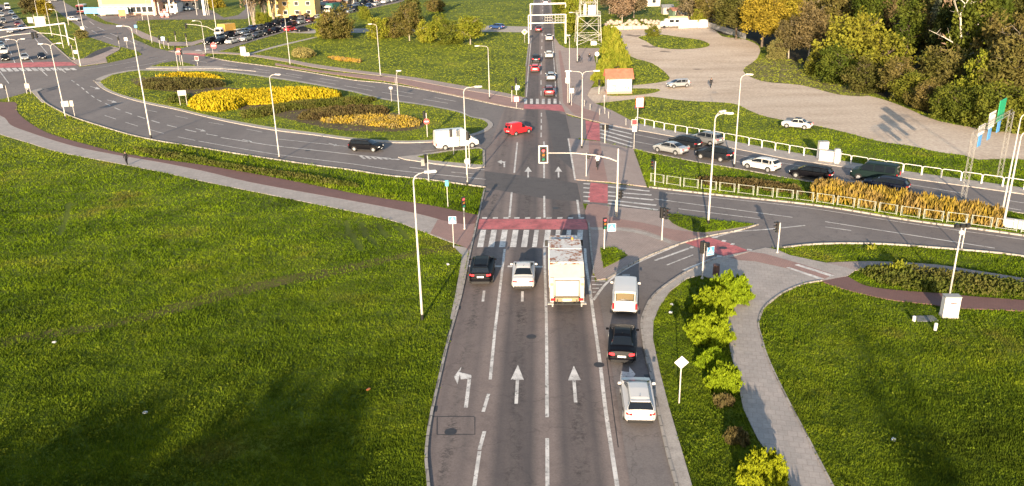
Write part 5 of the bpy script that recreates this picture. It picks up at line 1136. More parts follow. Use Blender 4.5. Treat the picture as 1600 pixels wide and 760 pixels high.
# gantry across the road north: two rails with boards seen from behind
p = G(883.7, 68); o = thing('sign_gantry', p, 0, 'white gantry across the road north carrying sign boards seen from behind', 'gantry')
gx = -(G(883.7, 68).x - G(826, 68).x)
b = MB(); b.tube([(0, 0, 0), (0, 0, 7.4)], [0.26, 0.20], 8); b.build('leg', WHITE, o)
b = MB(); b.tube([(gx, 0, 0), (gx, 0, 7.2)], [0.14, 0.14], 8); b.build('leg', WHITE, o)
for z in (5.3, 7.3):
    b = MB(); b.box((gx / 2, 0, z), (abs(gx), 0.2, 0.2)); b.build('beam', WHITE, o)
for k, (x0, w_) in enumerate(((gx * .42, 2.6), (gx * .2, 3.0))):
    b = MB()
    for x in np.linspace(x0 - w_ / 2, x0 + w_ / 2, 5): b.box((float(x), 0.2, 6.3), (0.07, 0.07, 2.4))
    for z in (5.2, 5.9, 6.6, 7.4): b.box((x0, 0.2, z), (w_, 0.07, 0.09))
    b.build('board_frame', STEEL, o)
p = G(884, 46); o = thing('sign_gantry', p, 0, 'plain white gantry beam across the road north, behind the first gantry', 'gantry'); gx = -(p.x - G(829, 46).x)
b = MB(); b.tube([(0, 0, 0), (0, 0, 7.4)], 0.2, 8); b.build('leg', WHITE, o); b = MB(); b.tube([(gx, 0, 0), (gx, 0, 7.4)], 0.2, 8); b.build('leg', WHITE, o)
b = MB(); b.box((gx / 2, 0, 7.3), (abs(gx), 0.3, 0.4)); b.build('beam', WHITE, o)
p = G(108, 71); H = height_to(p, 36); o = thing('sign_gantry', p, 0, 'white cantilever gantry arm over the wide left road', 'gantry')
b = MB(); b.tube([(0, 0, 0), (0, 0, H)], [0.22, 0.16], 8); b.build('leg', WHITE, o)
b = MB(); b.tube([(0, 0, H - .1), (-10, -1, H - 1.0), (-34, -3, H - 2.4)], [0.2, 0.18, 0.16], 8); b.build('beam', WHITE, o)
b = MB(); b.box((-30, -2.6, H - 2.6), (4.5, 0.2, 1.6), 0, 0, 0.05); b.build('sign_panel', BACK, o)

# ---- lattice tower with equipment
a, c_ = G(901, 71), G(940, 71); tw = (c_ - a).length; o = thing('lattice_tower', (a + c_) / 2 + Vector((0, tw / 2, 0)), 0, 'galvanised lattice tower base with an equipment platform beside the road north', 'tower')
PH = height_to(G(920, 71), 26); hw, tp_ = tw / 2, tw / 2 * 0.88
b = MB(); ra = 0.085
corn = [(-1, -1), (1, -1), (1, 1), (-1, 1)]
def lv(i, z): k = hw + (tp_ - hw) * z / PH; return Vector((corn[i % 4][0] * k, corn[i % 4][1] * k, z))
for i in range(4):
    b.bar(lv(i, 0), lv(i, PH), ra * 1.5)
    zs = [0, PH * .36, PH]
    for z0, z1 in zip(zs, zs[1:]):
        b.bar(lv(i, z0), lv(i + 1, z1), ra); b.bar(lv(i + 1, z0), lv(i, z1), ra); b.bar(lv(i, z1), lv(i + 1, z1), ra)
        m1 = (lv(i, z0) + lv(i + 1, z1)) / 2; b.bar(lv(i, (z0 + z1) / 2), m1, ra * .7); b.bar(lv(i + 1, (z0 + z1) / 2), m1, ra * .7)
b.build('lower_frame', STEEL, o)
b = MB(); b.box((0, 0, PH + .1), (tp_ * 2.1, tp_ * 2.1, .12))
for i in range(4):
    k = tp_ * 1.03; A_ = Vector((corn[i][0] * k, corn[i][1] * k, PH)); B_ = Vector((corn[(i + 1) % 4][0] * k, corn[(i + 1) % 4][1] * k, PH))
    for z in (.55, 1.1): b.bar(A_ + Vector((0, 0, z)), B_ + Vector((0, 0, z)), .035)
    for t_ in (0, .25, .5, .75): b.bar(A_.lerp(B_, t_), A_.lerp(B_, t_) + Vector((0, 0, 1.1)), .035)
b.build('platform', STEEL, o)
b = MB(); s2 = tp_ * .78; top = PH + 26
def lu(i, z): k = s2 * (1 - (z - PH) / 60); return Vector((corn[i % 4][0] * k, corn[i % 4][1] * k, z))
for i in range(4):
    b.bar(lu(i, PH), lu(i, top), ra * 1.4)
    for j in range(8):
        z0, z1 = PH + j * 3.25, PH + (j + 1) * 3.25
        b.bar(lu(i, z0), lu(i + 1, z1), ra * .8); b.bar(lu(i + 1, z0), lu(i, z1), ra * .8); b.bar(lu(i, z1), lu(i + 1, z1), ra * .8)
b.build('upper_frame', STEEL, o)
b = MB(); b.box((0.9, -.5, PH + 1.4), (2.0, 1.4, 2.4), 0, 0, .05); b.build('equipment_cabin', WHITE, o)
b = MB(); b.lathe([(.4, 0), (.4, 2.6), (.2, 2.8)], (-.9, -.6, PH + .2), 'z', 12); b.build('tank', WHITE, o)
b = MB(); b.box((1.2, -tw / 2 + .2, .45), (1.5, .6, .9), 0, 0, .04); b.build('ground_box', WHITE, o)
for x in (-.6, 0, .5):
    b = MB(); b.bar((x, .5, PH), (x, .5, top), .05); b.build('cable_riser', STEEL, o)

# ---- railings, fence, cabinets
rl = px((993, 194.5), (1040, 205), (1129, 220.5), (1211, 236.5), (1300, 252.5), (1412, 271), (1503, 284), (1600, 298), (1760, 323), n=10)
o = thing('railing', (rl[0][0], rl[0][1], .1), 0, 'long white tubular railing along the far side of the right-hand road', 'railing')
cum = [0.0]
for u, v in zip(rl, rl[1:]): cum.append(cum[-1] + math.hypot(v[0] - u[0], v[1] - u[1]))
def along(s):
    for i in range(len(rl) - 1):
        if s <= cum[i + 1]:
            t_ = (s - cum[i]) / max(cum[i + 1] - cum[i], 1e-6); return Vector((rl[i][0] + (rl[i + 1][0] - rl[i][0]) * t_ - rl[0][0], rl[i][1] + (rl[i + 1][1] - rl[i][1]) * t_ - rl[0][1], 0))
    return Vector((rl[-1][0] - rl[0][0], rl[-1][1] - rl[0][1], 0))
s_ = 0.0
while s_ < cum[-1] - 2 and s_ < 84:
    p0, p1 = along(s_ + .03), along(s_ + 1.95); d = (p1 - p0).normalized(); b = MB(); Z = Vector((0, 0, 1))
    b.tube([p0, p0 + Z * .85, p0 + Z * .97 + d * .05, p0 + Z * 1.02 + d * .16, p1 + Z * 1.02 - d * .16, p1 + Z * .97 - d * .05, p1 + Z * .85, p1], .045, 6)
    b.build('hoop', WHITE, o); s_ += 2.0
fl = px((1016.5, 286), (1060, 293), (1132, 302), (1200, 310), (1258, 316.5), (1319, 325), (1422, 342), (1525, 355.5), (1640, 372), n=10)
o = thing('mesh_fence', (fl[0][0], fl[0][1], .12), 0, 'grey green panel fence along the lower edge of the right-hand median', 'fence')
rl, keep = fl, None; cum = [0.0]
for u, v in zip(rl, rl[1:]): cum.append(cum[-1] + math.hypot(v[0] - u[0], v[1] - u[1]))
FEN = mat('fence_paint', (0.34, 0.36, 0.30), 0.6, 0.1, 0.08); s_ = 0.0
while s_ < cum[-1] - 1.6:
    p0, p1 = along(s_), along(s_ + 1.62); Z = Vector((0, 0, 1)); b = MB()
    for t_ in (0.0, 1.0):
        q_ = p0.lerp(p1, t_); b.bar(q_, q_ + Z * 1.05, .06)
    for z in (.14, 1.0): b.bar(p0 + Z * z, p1 + Z * z, .04)
    for t_ in (.03, .97): b.bar(p0.lerp(p1, t_ + .04 if t_ < .5 else t_ - .04) + Z * .14, p0.lerp(p1, t_ + .04 if t_ < .5 else t_ - .04) + Z, .025)
    b.build('fence_panel', FEN, o); s_ += 1.98
def cabinet(base, w, d, h, label, rz=0, plinth=True, extra=False):
    g = G(*base); o = thing('utility_cabinet', g, rz, label, 'cabinet'); b = MB()
    b.box((0, 0, h / 2 + .12), (w, d, h), 0, 0, .03); b.build('housing', WHITE, o)
    b = MB(); b.box((0, 0, .07), (w * 1.04, d * 1.08, .2)); b.build('plinth', CONC, o)
    b = MB(); b.box((0, 0, h + .15), (w * 1.06, d * 1.1, .07), 0, 0, .02); b.build('lid', STEEL, o)
    b = MB(); b.box((0, -d / 2 - .008, h * .55), (.012, .012, h * .8)); b.box((w * .06, -d / 2 - .015, h * .55), (.03, .02, .12)); b.build('door_seam', DARK, o)
    if extra:
        b = MB(); b.box((.05, -d / 2 - .012, h * .78), (.42, .02, .08)); b.build('red_label', REDS, o); b = MB(); b.box((.05, -d / 2 - .012, h * .66), (.36, .02, .06)); b.build('grey_label', STEEL, o)
    return o
cabinet((1482, 495), 1.05, 0.6, 1.45, 'white utility cabinet with a red label beside the right-hand cycle path', R(-6), extra=True)
cabinet((381, 87), 1.3, .6, 2.0, 'white utility cabinet on the far pavement at the lawn path'); cabinet((386, 88), 1.4, .6, .7, 'low white box beside the far utility cabinet')
cabinet((1284, 249.5), 1.1, .7, 2.1, 'tall white cabinet behind the white railing'); cabinet((1296, 253.5), 2.4, .7, 1.25, 'long low white cabinet behind the white railing', R(-38))
cabinet((1306, 256.5), .55, .5, 1.7, 'narrow white cabinet at the right end of the group behind the railing')
for (x, y), h, lab in (((1427.5, 502.5), .42, 'short white bollard left of the grey cover slab'), ((1461, 516.5), .55, 'taller white bollard right of the grey cover slab')):
    g = G(x, y); b = MB(); b.lathe([(.11, 0), (.11, h - .04), (.07, h)], (0, 0, 0), 'z', 12); tag(b.build('bollard', WHITE, loc=g), lab, 'bollard')
g = G(1445.5, 498.5); b = MB(); b.box((0, 0, .02), (1.5, .9, .05), 0, 0, .01); tag(b.build('cover_slab', mat('slab_grey', (.17, .17, .18), .8, 0, .1), loc=g), 'flat grey cover slab in the grass between two white bollards', 'slab')
b = MB(); b.lathe([(.26, 0), (.28, .5), (.24, .85), (.28, .9), (.28, .95)], (0, 0, 0), 'z', 12); tag(b.build('litter_bin', mat('bin_brown', (.10, .05, .04), .6, 0, .1), loc=G(1118.5, 431)), 'dark brown litter bin half hidden behind the bright shrubs', 'bin')
for i, (x, y) in enumerate(((945, 178), (951, 185), (937, 180), (913, 166), (922, 172), (978, 196))):
    b = MB(); b.lathe([(.07, 0), (.07, .9), (.09, .92), (.05, 1.02)], (0, 0, 0), 'z', 8); tag(b.build('bollard', STEEL, loc=G(x, y, .1)), 'thin grey bollard on the paved corner by the far zebra crossing', 'bollard', 'bollards on the paved corner')
b = MB(); b.box((0, 0, .45), (2.6, .5, .8), 0, 0, .08); tag(b.build('road_barrier', WHITE, loc=G(1592, 358, .12), rz=R(-34)), 'white barrier cut by the right picture edge, on the median', 'barrier')

# ================================================================== PEOPLE
def person(loc, face, label, joints, radii, edges, colours, s=1.0, hair=HAIR, cap=None):
    """one skinned body; colours: function(point) -> material slot"""
    me = bpy.data.meshes.new('person'); me.from_pydata(joints, edges, []); o = bpy.data.objects.new('person', me); C.objects.link(o)
    md = o.modifiers.new('skin', 'SKIN'); sv = me.skin_vertices[0].data
    for i, r_ in enumerate(radii): sv[i].radius = (r_, r_ * .8) if i < 4 else (r_, r_)
    sv[0].use_root = True
    ms = o.modifiers.new('sub', 'SUBSURF'); ms.levels = 1; ms.render_levels = 1
    dg = bpy.context.evaluated_depsgraph_get(); nm = bpy.data.meshes.new_from_object(o.evaluated_get(dg)); o.modifiers.clear(); o.data = nm
    nm.materials.clear()
    for m_ in (CLOTH_DARK, CLOTH_BLUE, CLOTH_WHITE, SKIN): nm.materials.append(m_)
    for p_ in nm.polygons: p_.material_index = colours(p_.center); p_.use_smooth = True
    o.location = loc; o.rotation_euler.z = face; o.scale = (s,) * 3; tag(o, label, 'person')
    hd = joints[3]
    b = MB(); b.lathe([(.02, .14), (.085, .10), (.115, .03), (.112, -.03), (.08, -.05)], (hd[0], hd[1] - .015, hd[2] + .03), 'z', 10); b.build('hair', hair, o, True)
    b = MB()
    b.box((hd[0], hd[1] + .115, hd[2] - .01), (.03, .04, .05), 0, 0, .01); b.build('nose', SKIN, o)
    return o
BJ = [(0, 0, .95), (0, 0.01, 1.18), (0, .02, 1.44), (0, .05, 1.64), (0, .03, 1.53),
      (.10, 0, .90), (.12, .22, .50), (.12, .14, .08), (.12, .28, .04), (-.10, 0, .90), (-.12, -.02, .50), (-.12, -.30, .14), (-.12, -.20, .04),
      (.19, .01, 1.40), (.25, -.10, 1.12), (.24, .02, .88), (-.19, .01, 1.40), (-.25, .08, 1.12), (-.22, .26, .92),
      (.24, .06, .80), (.27, .04, .80), (-.22, .33, .86), (-.20, .31, .84)]
BR = [.16, .15, .17, .105, .06, .105, .075, .05, .045, .105, .075, .05, .045, .075, .055, .038, .075, .055, .038, .026, .02, .026, .02]
BE = [(0, 1), (1, 2), (2, 4), (4, 3), (0, 5), (5, 6), (6, 7), (7, 8), (0, 9), (9, 10), (10, 11), (11, 12), (2, 13), (13, 14), (14, 15), (2, 16), (16, 17), (17, 18), (15, 19), (15, 20), (18, 21), (18, 22)]
def walk_cols(top, legs):
    def f(c): return 3 if c[2] > 1.52 or (c[2] < .86 and abs(c[0]) > .19) else (top if c[2] > .93 else legs)
    return f
person(G(199, 258, .06), math.atan2(*[-dirpx((199, 258), (150, 243))[0], dirpx((199, 258), (150, 243))[1]]), 'person in black jacket and dark trousers walking along the left pavement', BJ, BR, BE, walk_cols(0, 0))
person(G(1110.5, 137.5, .02), R(200), 'person in dark clothes standing on the gravel lot', BJ, BR, BE, walk_cols(0, 0), 1.05)
person(G(921, 97, .12), R(160), 'person in dark clothes walking on the paved corner behind the cyclist', BJ, BR, BE, walk_cols(0, 1), 1.1)
def bicycle(loc, rz, label):
    o = thing('bicycle', loc, rz, label, 'bicycle')
    for y in (-.52, .52):
        b = MB(); n = 18; b.tube([(0, y + .33 * math.cos(6.283 * i / n), .34 + .33 * math.sin(6.283 * i / n)) for i in range(n + 1)], .022, 5, 0, False)
        for i in range(6): b.bar((0, y, .34), (0, y + .32 * math.cos(6.283 * i / 6), .34 + .32 * math.sin(6.283 * i / 6)), .006)
        b.build('wheel', RUBBER, o)
    b = MB()
    for p_, q_ in (((0, -.52, .34), (0, -.08, .32)), ((0, -.52, .34), (0, -.2, .78)), ((0, -.08, .32), (0, -.24, .92)), ((0, -.08, .32), (0, .36, .80)), ((0, -.2, .78), (0, .36, .84)), ((0, .36, .95), (0, .52, .34))): b.bar(p_, q_, .025)
    b.build('bike_frame', mat('bike_paint', (.05, .05, .06), .4, .2, 0), o)
    b = MB(); b.bar((-.28, .30, 1.02), (.28, .30, 1.02), .02); b.bar((0, .36, .9), (0, .34, 1.02), .02); b.build('handlebar', DARK, o)
    b = MB(); b.box((0, -.25, .95), (.15, .26, .06), 0, 0, .025); b.build('saddle', DARK, o)
    return o
RJ = [(0, -.22, 1.02), (0, -.14, 1.22), (0, 0, 1.44), (0, .12, 1.66), (0, .05, 1.54), (.09, -.16, 1.0), (.11, .16, .86), (.10, -.04, .45), (.10, .10, .38), (-.09, -.16, 1.0), (-.11, .12, .72), (-.10, -.10, .28), (-.10, .04, .20),
      (.19, .02, 1.40), (.26, .12, 1.18), (.26, .26, 1.06), (-.19, .02, 1.40), (-.26, .12, 1.18), (-.26, .26, 1.06), (.24, .32, 1.05), (.28, .32, 1.05), (-.24, .32, 1.05), (-.28, .32, 1.05)]
def ride_cols(top): return lambda c: 3 if c[2] > 1.55 or (abs(c[0]) > .2 and c[2] < 1.12 and c[1] > .15) else (top if c[2] > 1.06 else 0)
cy = dirpx((934, 262), (928, 222)); rz = math.atan2(-cy[0], cy[1])
bicycle(G(933.5, 264, .12), rz, 'dark bicycle ridden by the cyclist in white on the median cycle path'); person(G(933.5, 264, .12), rz, 'person in a white top riding the bicycle on the median cycle path', RJ, BR, BE, ride_cols(2))
bicycle(G(905, 98, .12), R(60), 'dark bicycle on the paved corner below the lattice tower'); person(G(905, 98, .12), R(60), 'person in dark clothes cycling on the paved corner below the lattice tower', RJ, BR, BE, ride_cols(0), 1.08)
# ================================================================== VEGETATION
LM = dict(
 spring=leafmat('leaf_spring', (0.15, 0.175, 0.013), (0.08, 0.105, 0.010), (0.18, 0.185, 0.02), 0.5),
 gold=leafmat('leaf_gold', (0.20, 0.155, 0.016), (0.13, 0.11, 0.012), (0.22, 0.18, 0.018), 0.3),
 olive=leafmat('leaf_olive', (0.095, 0.09, 0.018), (0.045, 0.045, 0.010), (0.12, 0.10, 0.03), 0.25),
 green=leafmat('leaf_green', (0.08, 0.10, 0.011), (0.038, 0.05, 0.007), (0.11, 0.12, 0.015), 0.3),
 dome=leafmat('leaf_dome', (0.165, 0.155, 0.017), (0.09, 0.09, 0.011), (0.15, 0.155, 0.016), 0.2),
 russet=leafmat('leaf_russet', (0.115, 0.09, 0.04), (0.07, 0.055, 0.025), (0.13, 0.10, 0.04), 0.3),
 spruce=leafmat('leaf_spruce', (0.045, 0.058, 0.014), (0.02, 0.03, 0.009), (0.07, 0.078, 0.02), 0.4),
 silver=leafmat('leaf_silver', (0.18, 0.19, 0.12), (0.10, 0.115, 0.07), None),
 straw=leafmat('leaf_straw', (0.24, 0.20, 0.07), (0.13, 0.12, 0.04), None),
 bare=leafmat('twig_bare', (0.20, 0.15, 0.09), (0.12, 0.09, 0.05), None),
 forsythia=leafmat('leaf_forsythia', (0.46, 0.355, 0.010), (0.20, 0.17, 0.012), (0.38, 0.30, 0.012), 0.5, vary=0.05),
 orange=leafmat('leaf_orange', (0.44, 0.27, 0.025), (0.22, 0.15, 0.03), (0.22, 0.16, 0.06), 0.6, vary=0.05),
 hedgey=leafmat('leaf_hedge_yellow', (0.33, 0.25, 0.028), (0.13, 0.11, 0.022), (0.21, 0.155, 0.045), 0.5, vary=0.05),
 brownhedge=leafmat('leaf_hedge_brown', (0.075, 0.058, 0.022), (0.038, 0.032, 0.013), (0.09, 0.08, 0.025), 0.5, vary=0.05),
 greenhedge=leafmat('leaf_hedge_green', (0.075, 0.095, 0.014), (0.045, 0.058, 0.010), (0.085, 0.085, 0.02), 0.5, vary=0.05),
 bright=leafmat('leaf_bright', (0.20, 0.245, 0.006), (0.085, 0.12, 0.005), (0.155, 0.20, 0.007), 0.9, vary=0.05),
)
def quads(P_, size, aspect=1.0, up=None, upw=0.0):      # random leaf-sized quads at the points P_
    n = len(P_); a = rng.normal(size=(n, 3))
    if up is not None: a = a * (1 - upw) + np.asarray(up) * upw * 1.8
    a /= np.linalg.norm(a, axis=1, keepdims=True); h = rng.normal(size=(n, 3)); b = np.cross(a, h); b /= np.linalg.norm(b, axis=1, keepdims=True)
    s = (size * rng.uniform(.6, 1.3, size=(n, 1))); a = a * s * aspect; b = b * s
    V = np.stack([P_ - a * .5 - b * .28, P_ - a * .1 + b * .5, P_ + a * .6, P_ - a * .1 - b * .5], 1)
    return V.reshape(-1, 3), np.arange(n * 4).reshape(n, 4)
def shell(n, rx, ry, rz, z0, inner=0.45, flat=0.0):     # clump centres in the outer part of a lumpy ellipsoid
    d = rng.normal(size=(n, 3)); d /= np.linalg.norm(d, axis=1, keepdims=True); r_ = rng.uniform(inner, 1.0, size=(n, 1)) ** .6
    lump = 1 + 0.22 * np.sin(d[:, :1] * 5 + rng.uniform(0, 6)) * np.cos(d[:, 1:2] * 4 + rng.uniform(0, 6)) + .12 * np.sin(d[:, 2:] * 9)
    q = d * r_ * lump * np.array([rx, ry, rz]); q[:, 2] += z0
    if flat: q[:, 2] = np.maximum(q[:, 2], flat)
    return q
def limbs(mb, H, rx, rz, z0, n, r0, fork=True, kinks=4):
    top = z0 + rz * .75
    tr_ = [Vector((random.uniform(-.02, .02) * H * i, random.uniform(-.02, .02) * H * i, top * i / 4)) for i in range(5)]
    mb.tube(tr_, [r0, r0 * .85, r0 * .6, r0 * .4, r0 * .15], 7)
    for k in range(n):
        t_ = random.uniform(.28, .95); i = min(3, int(t_ * 4)); p0 = tr_[i].lerp(tr_[i + 1], t_ * 4 - i); an = k * 2.4 + random.uniform(-.4, .4)
        L = rx * random.uniform(.6, 1.0) * (1.15 - .4 * t_); e = p0 + Vector((math.cos(an) * L, math.sin(an) * L, L * random.uniform(.25, .9)))
        m_ = p0.lerp(e, .5) + Vector((0, 0, -.08 * L + random.uniform(0, .1) * L)); rr = r0 * .42 * (1.1 - t_ * .6)
        mb.tube([p0, m_, e], [rr, rr * .6, rr * .12], 5, 0, False)
        if fork:
            for q in range(3):
                s_ = p0.lerp(m_, .6) if q == 0 else m_.lerp(e, random.uniform(.1, .7)); f_ = s_ + Vector((random.uniform(-1, 1), random.uniform(-1, 1), random.uniform(.1, 1))).normalized() * L * random.uniform(.3, .55)
                mb.tube([s_, f_], [rr * .45, rr * .06], 4, 0, False)
PT = {}
def proto_tree(kind, leaf, n=1):
    r = thing('tree', (0, -400, 0), 0, 'tree', 'tree'); tb = MB()
    if kind == 'broad':
        limbs(tb, 12, 4.4, 4.2, 7.0, 12, .26); c_ = shell(170, 4.4, 4.4, 4.4, 7.3); per, spread, ls, asp = 40, .85, .36, 1.3
    elif kind == 'dense':
        limbs(tb, 12, 4.4, 4.2, 7.0, 12, .3); c_ = shell(460, 5.2, 5.2, 5.6, 6.2, .7); per, spread, ls, asp = 30, .6, .62, 1.3
    elif kind == 'bushy':
        limbs(tb, 7, 3.2, 3.0, 3.0, 12, .16); c_ = shell(170, 3.7, 3.7, 3.6, 2.5, .35, .3); per, spread, ls, asp = 38, .6, .27, 1.3
    elif kind == 'tall':
        limbs(tb, 16, 3.2, 6.0, 9.5, 16, .26); c_ = shell(170, 3.2, 3.2, 6.6, 9.6, .3); per, spread, ls, asp = 36, .75, .34, 1.4
    elif kind == 'spruce':
        tb.tube([(0, 0, 0), (0, 0, 15.5)], [.24, .03], 7); cs = []
        for z in np.arange(1.2, 15.6, .52):
            rr = 3.3 * (1 - z / 16.2) ** .85; m_ = max(5, int(rr * 6))
            for q in range(m_):
                an = q * 6.283 / m_ + z * 3.1; rad = rr * rng.uniform(.75, 1.1)
                for t_ in np.linspace(.25, 1, 4): cs.append((math.cos(an) * rad * t_, math.sin(an) * rad * t_, z - .35 * rad * t_ * t_ * .6))
        c_ = np.array(cs); per, spread, ls, asp = 4, .16, .46, 1.5
    elif kind == 'twiggy':
        limbs(tb, 12, 4.0, 4.6, 6.5, 22, .2); c_ = shell(200, 3.9, 3.9, 4.8, 6.8, .2); per, spread, ls, asp = 26, .85, .30, 2.4
    elif kind == 'dead':
        random.seed(5); limbs(tb, 12, 4.2, 5.5, 6.5, 14, .24)
        tb.tube([(0, 0, .8), (1.2, .2, 3.2), (2.0, .2, 6.0), (2.5, .3, 9.6)], [.17, .15, .11, .03], 6); c_ = shell(14, 3.6, 3.6, 4, 7, .6); per, spread, ls, asp = 6, .5, .2, 3.0
    elif kind == 'bareclump':
        for q in range(16):
            an = q * 2.4; e = Vector((math.cos(an) * random.uniform(.6, 2.0), math.sin(an) * random.uniform(.6, 2.0), random.uniform(8, 13)))
            tb.tube([(math.cos(an) * .4, math.sin(an) * .4, 0), e * .5 + Vector((random.uniform(-.3, .3), 0, 0)), e], [.09, .06, .015], 5, 0, False)
        c_ = shell(120, 2.6, 2.6, 5.0, 8.4, .1); per, spread, ls, asp = 12, .7, .30, 3.2
    tk = tb.build('trunk', mat('bark_dead', (.55, .5, .42), .9, 0, .15, 2) if kind == 'dead' else BARK_PALE if kind in ('dead', 'bareclump', 'twiggy') else BARK, r)
    Pn = np.repeat(c_, per, 0) + rng.normal(size=(len(c_) * per, 3)) * spread * (.55 if kind != 'spruce' else 1)
    Pn[:, 2] = np.maximum(Pn[:, 2], .12)
    V, F_ = quads(Pn, ls, asp); np_mesh('crown', V, F_, LM[leaf], r)
    freeze(r); return r
def plant(kind, leaf, loc, label, s=1.0, group=None, name='tree', cat='tree', rz=None, sz=None):
    key = (kind, leaf, random.randint(0, 1) if kind in ('broad', 'tall', 'twiggy', 'bushy') else 0)
    first = key not in PT
    if first: PT[key] = proto_tree(kind, leaf)
    o = PT[key] if first else dup(PT[key])
    o.location = loc; o.rotation_euler.z = random.uniform(0, 6.28) if rz is None else rz
    k = random.uniform(.92, 1.08); o.scale = (s, s, (sz or s) * k); o['label'] = label; o['category'] = cat
    if group: o['group'] = group
    elif 'group' in o: del o['group']
    if not first: o.name = name
    return o
def at_px(x, y): return G(x, y)
# --- the wood on the right: front rank, one by one
FR = [('broad', 'gold', 1190, 74, 1.25, 1.15, 'golden leaved tree at the corner of the gravel lot'),
      ('broad', 'olive', 1150, 62, 1.25, 1.1, 'dense olive tree left of the golden tree'),
      ('broad', 'gold', 1222, 66, 1.05, 1.1, 'golden tree standing just behind the foremost golden one'),
      ('twiggy', 'russet', 1232, 92, .9, .8, 'russet bare-branched bush right of the golden tree'),
      ('twiggy', 'russet', 1262, 96, 1.0, 1.15, 'tall brown twiggy tree behind the scrub bank'),
      ('bushy', 'straw', 1213, 92, .62, .8, 'small pale bush at the tip of the scrub bank'),
      ('bushy', 'green', 1276, 116, .85, .75, 'low green bush at the left foot of the great dome shrub'),
      ('bushy', 'dome', 1330, 118, 1.85, 1.95, 'great yellow-green dome shrub in the middle of the wood edge'),
      ('bushy', 'dome', 1378, 126, 1.65, 1.55, 'yellow-green dome shrub to the right of the greatest one'),
      ('bushy', 'green', 1306, 128, 1.15, 1.1, 'green shrub below the great dome shrub on its left'),
      ('bushy', 'olive', 1352, 142, 1.05, .95, 'dull olive shrub under the right half of the great dome'),
      ('twiggy', 'olive', 1396, 152, .75, .6, 'olive twiggy shrub at the edge of the gravel lot, left of centre'),
      ('bushy', 'green', 1424, 160, 1.0, .9, 'dark green shrub on the wood edge below the white dead tree'),
      ('dead', 'bare', 1489, 138, 1.5, 1.75, 'dead tree with white bare limbs standing in the wood'),
      ('twiggy', 'olive', 1462, 160, .95, .8, 'brownish twiggy tree in front of the white dead tree'),
      ('bushy', 'olive', 1448, 172, .85, .8, 'low dull shrub on the wood edge near the sign shadows'),
      ('bushy', 'green', 1482, 184, .95, .85, 'dark green shrub on the wood edge left of the yellow bush'),
      ('bushy', 'spring', 1528, 178, 1.0, 1.5, 'yellow spring bush standing out of the wood edge on the right'),
      ('bushy', 'green', 1510, 192, .9, .8, 'green shrub at the foot of the yellow spring bush'),
      ('bushy', 'green', 1556, 200, 1.15, 1.0, 'dark green shrub behind the lattice gantry top'),
      ('twiggy', 'olive', 1560, 182, 1.0, 1.0, 'tall olive twiggy tree right of the yellow spring bush'),
      ('bushy', 'green', 1592, 204, 1.2, 1.0, 'green shrub at the right picture edge behind the lamps'),
      ('twiggy', 'russet', 1594, 180, 1.1, 1.3, 'brown twiggy tree at the right picture edge'),
      ('spruce', 'silver', 1456, 92, 1.05, 1.1, 'pale silver spruce rising in the middle of the wood'),
      ('spruce', 'silver', 1410, 88, .75, .75, 'smaller silver spruce left of the pale tall one'),
      ('spruce', 'spruce', 1346, 76, 1.15, 1.1, 'dark spruce behind the great dome shrub, left one'),
      ('spruce', 'spruce', 1378, 80, 1.15, 1.05, 'dark spruce behind the great dome shrub, right one'),
      ('spruce', 'green', 1322, 66, 1.05, 1.15, 'bright green conifer left of the dark spruces'),
      ('spruce', 'green', 1520, 108, 1.1, 1.15, 'green conifer to the right of the pale silver spruce'),
      ('twiggy', 'olive', 1420, 100, .9, .9, 'brown twiggy tree below the smaller silver spruce'),
      ('bushy', 'spruce', 1516, 150, 1.3, 1.3, 'dark bush in the hollow right of the dead tree'),
      ('twiggy', 'olive', 1105, 42, 1.1, 1.0, 'bare spreading tree behind the camper van'),
      ('twiggy', 'bare', 1080, 36, 1.2, 1.1, 'pale bare tree spreading above the back of the gravel lot'),
      ('bushy', 'spring', 1092, 42, .65, .9, 'bright little green bush at the back of the gravel lot')]
for kind, leaf, x, y, s, sz, lab in FR:
    plant(kind, leaf, at_px(x, y), lab, s * .92, 'trees and shrubs of the wood edge', name='shrub' if kind == 'bushy' else 'tree', cat='shrub' if kind == 'bushy' else 'tree', sz=sz * .92)
# --- the depth of the wood behind them
deep = [('tall', 'olive'), ('tall', 'green'), ('twiggy', 'olive'), ('spruce', 'spruce'), ('broad', 'olive'), ('twiggy', 'olive'), ('spruce', 'spruce'), ('tall', 'green'), ('spruce', 'green'), ('twiggy', 'russet')]
DW = {'tall': 'tall', 'twiggy': 'bare-branched', 'spruce': 'conical', 'broad': 'round'}
LW = {'olive': 'olive', 'green': 'green', 'spruce': 'dark green', 'russet': 'russet', 'gold': 'golden'}
cells = []
for jj in range(11):
    for ii in range(11):
        x = 1150 + ii * 52 + (jj % 2) * 24 + random.uniform(-14, 14); yb = 50 + max(0, (x - 1185)) * 0.335 - 20 - jj * (9.5 + ii * 1.5) + random.uniform(-4, 4)
        if yb > -58 and x < 1720: cells.append((x, yb))
wood_n = 0
for x, yb in cells:
    kind, leaf = random.choice(deep); p = at_px(x, yb)
    if p.y > 330 or p.x > 330: continue
    zone = 'behind the golden trees' if x < 1280 else ('behind the dome shrubs' if x < 1400 else ('around the dead white tree' if x < 1530 else 'towards the right picture edge'))
    plant(kind, leaf, p, f'{DW[kind]} {LW[leaf]} tree deep in the wood {zone}', random.uniform(.9, 1.15), 'trees deep in the wood'); wood_n += 1
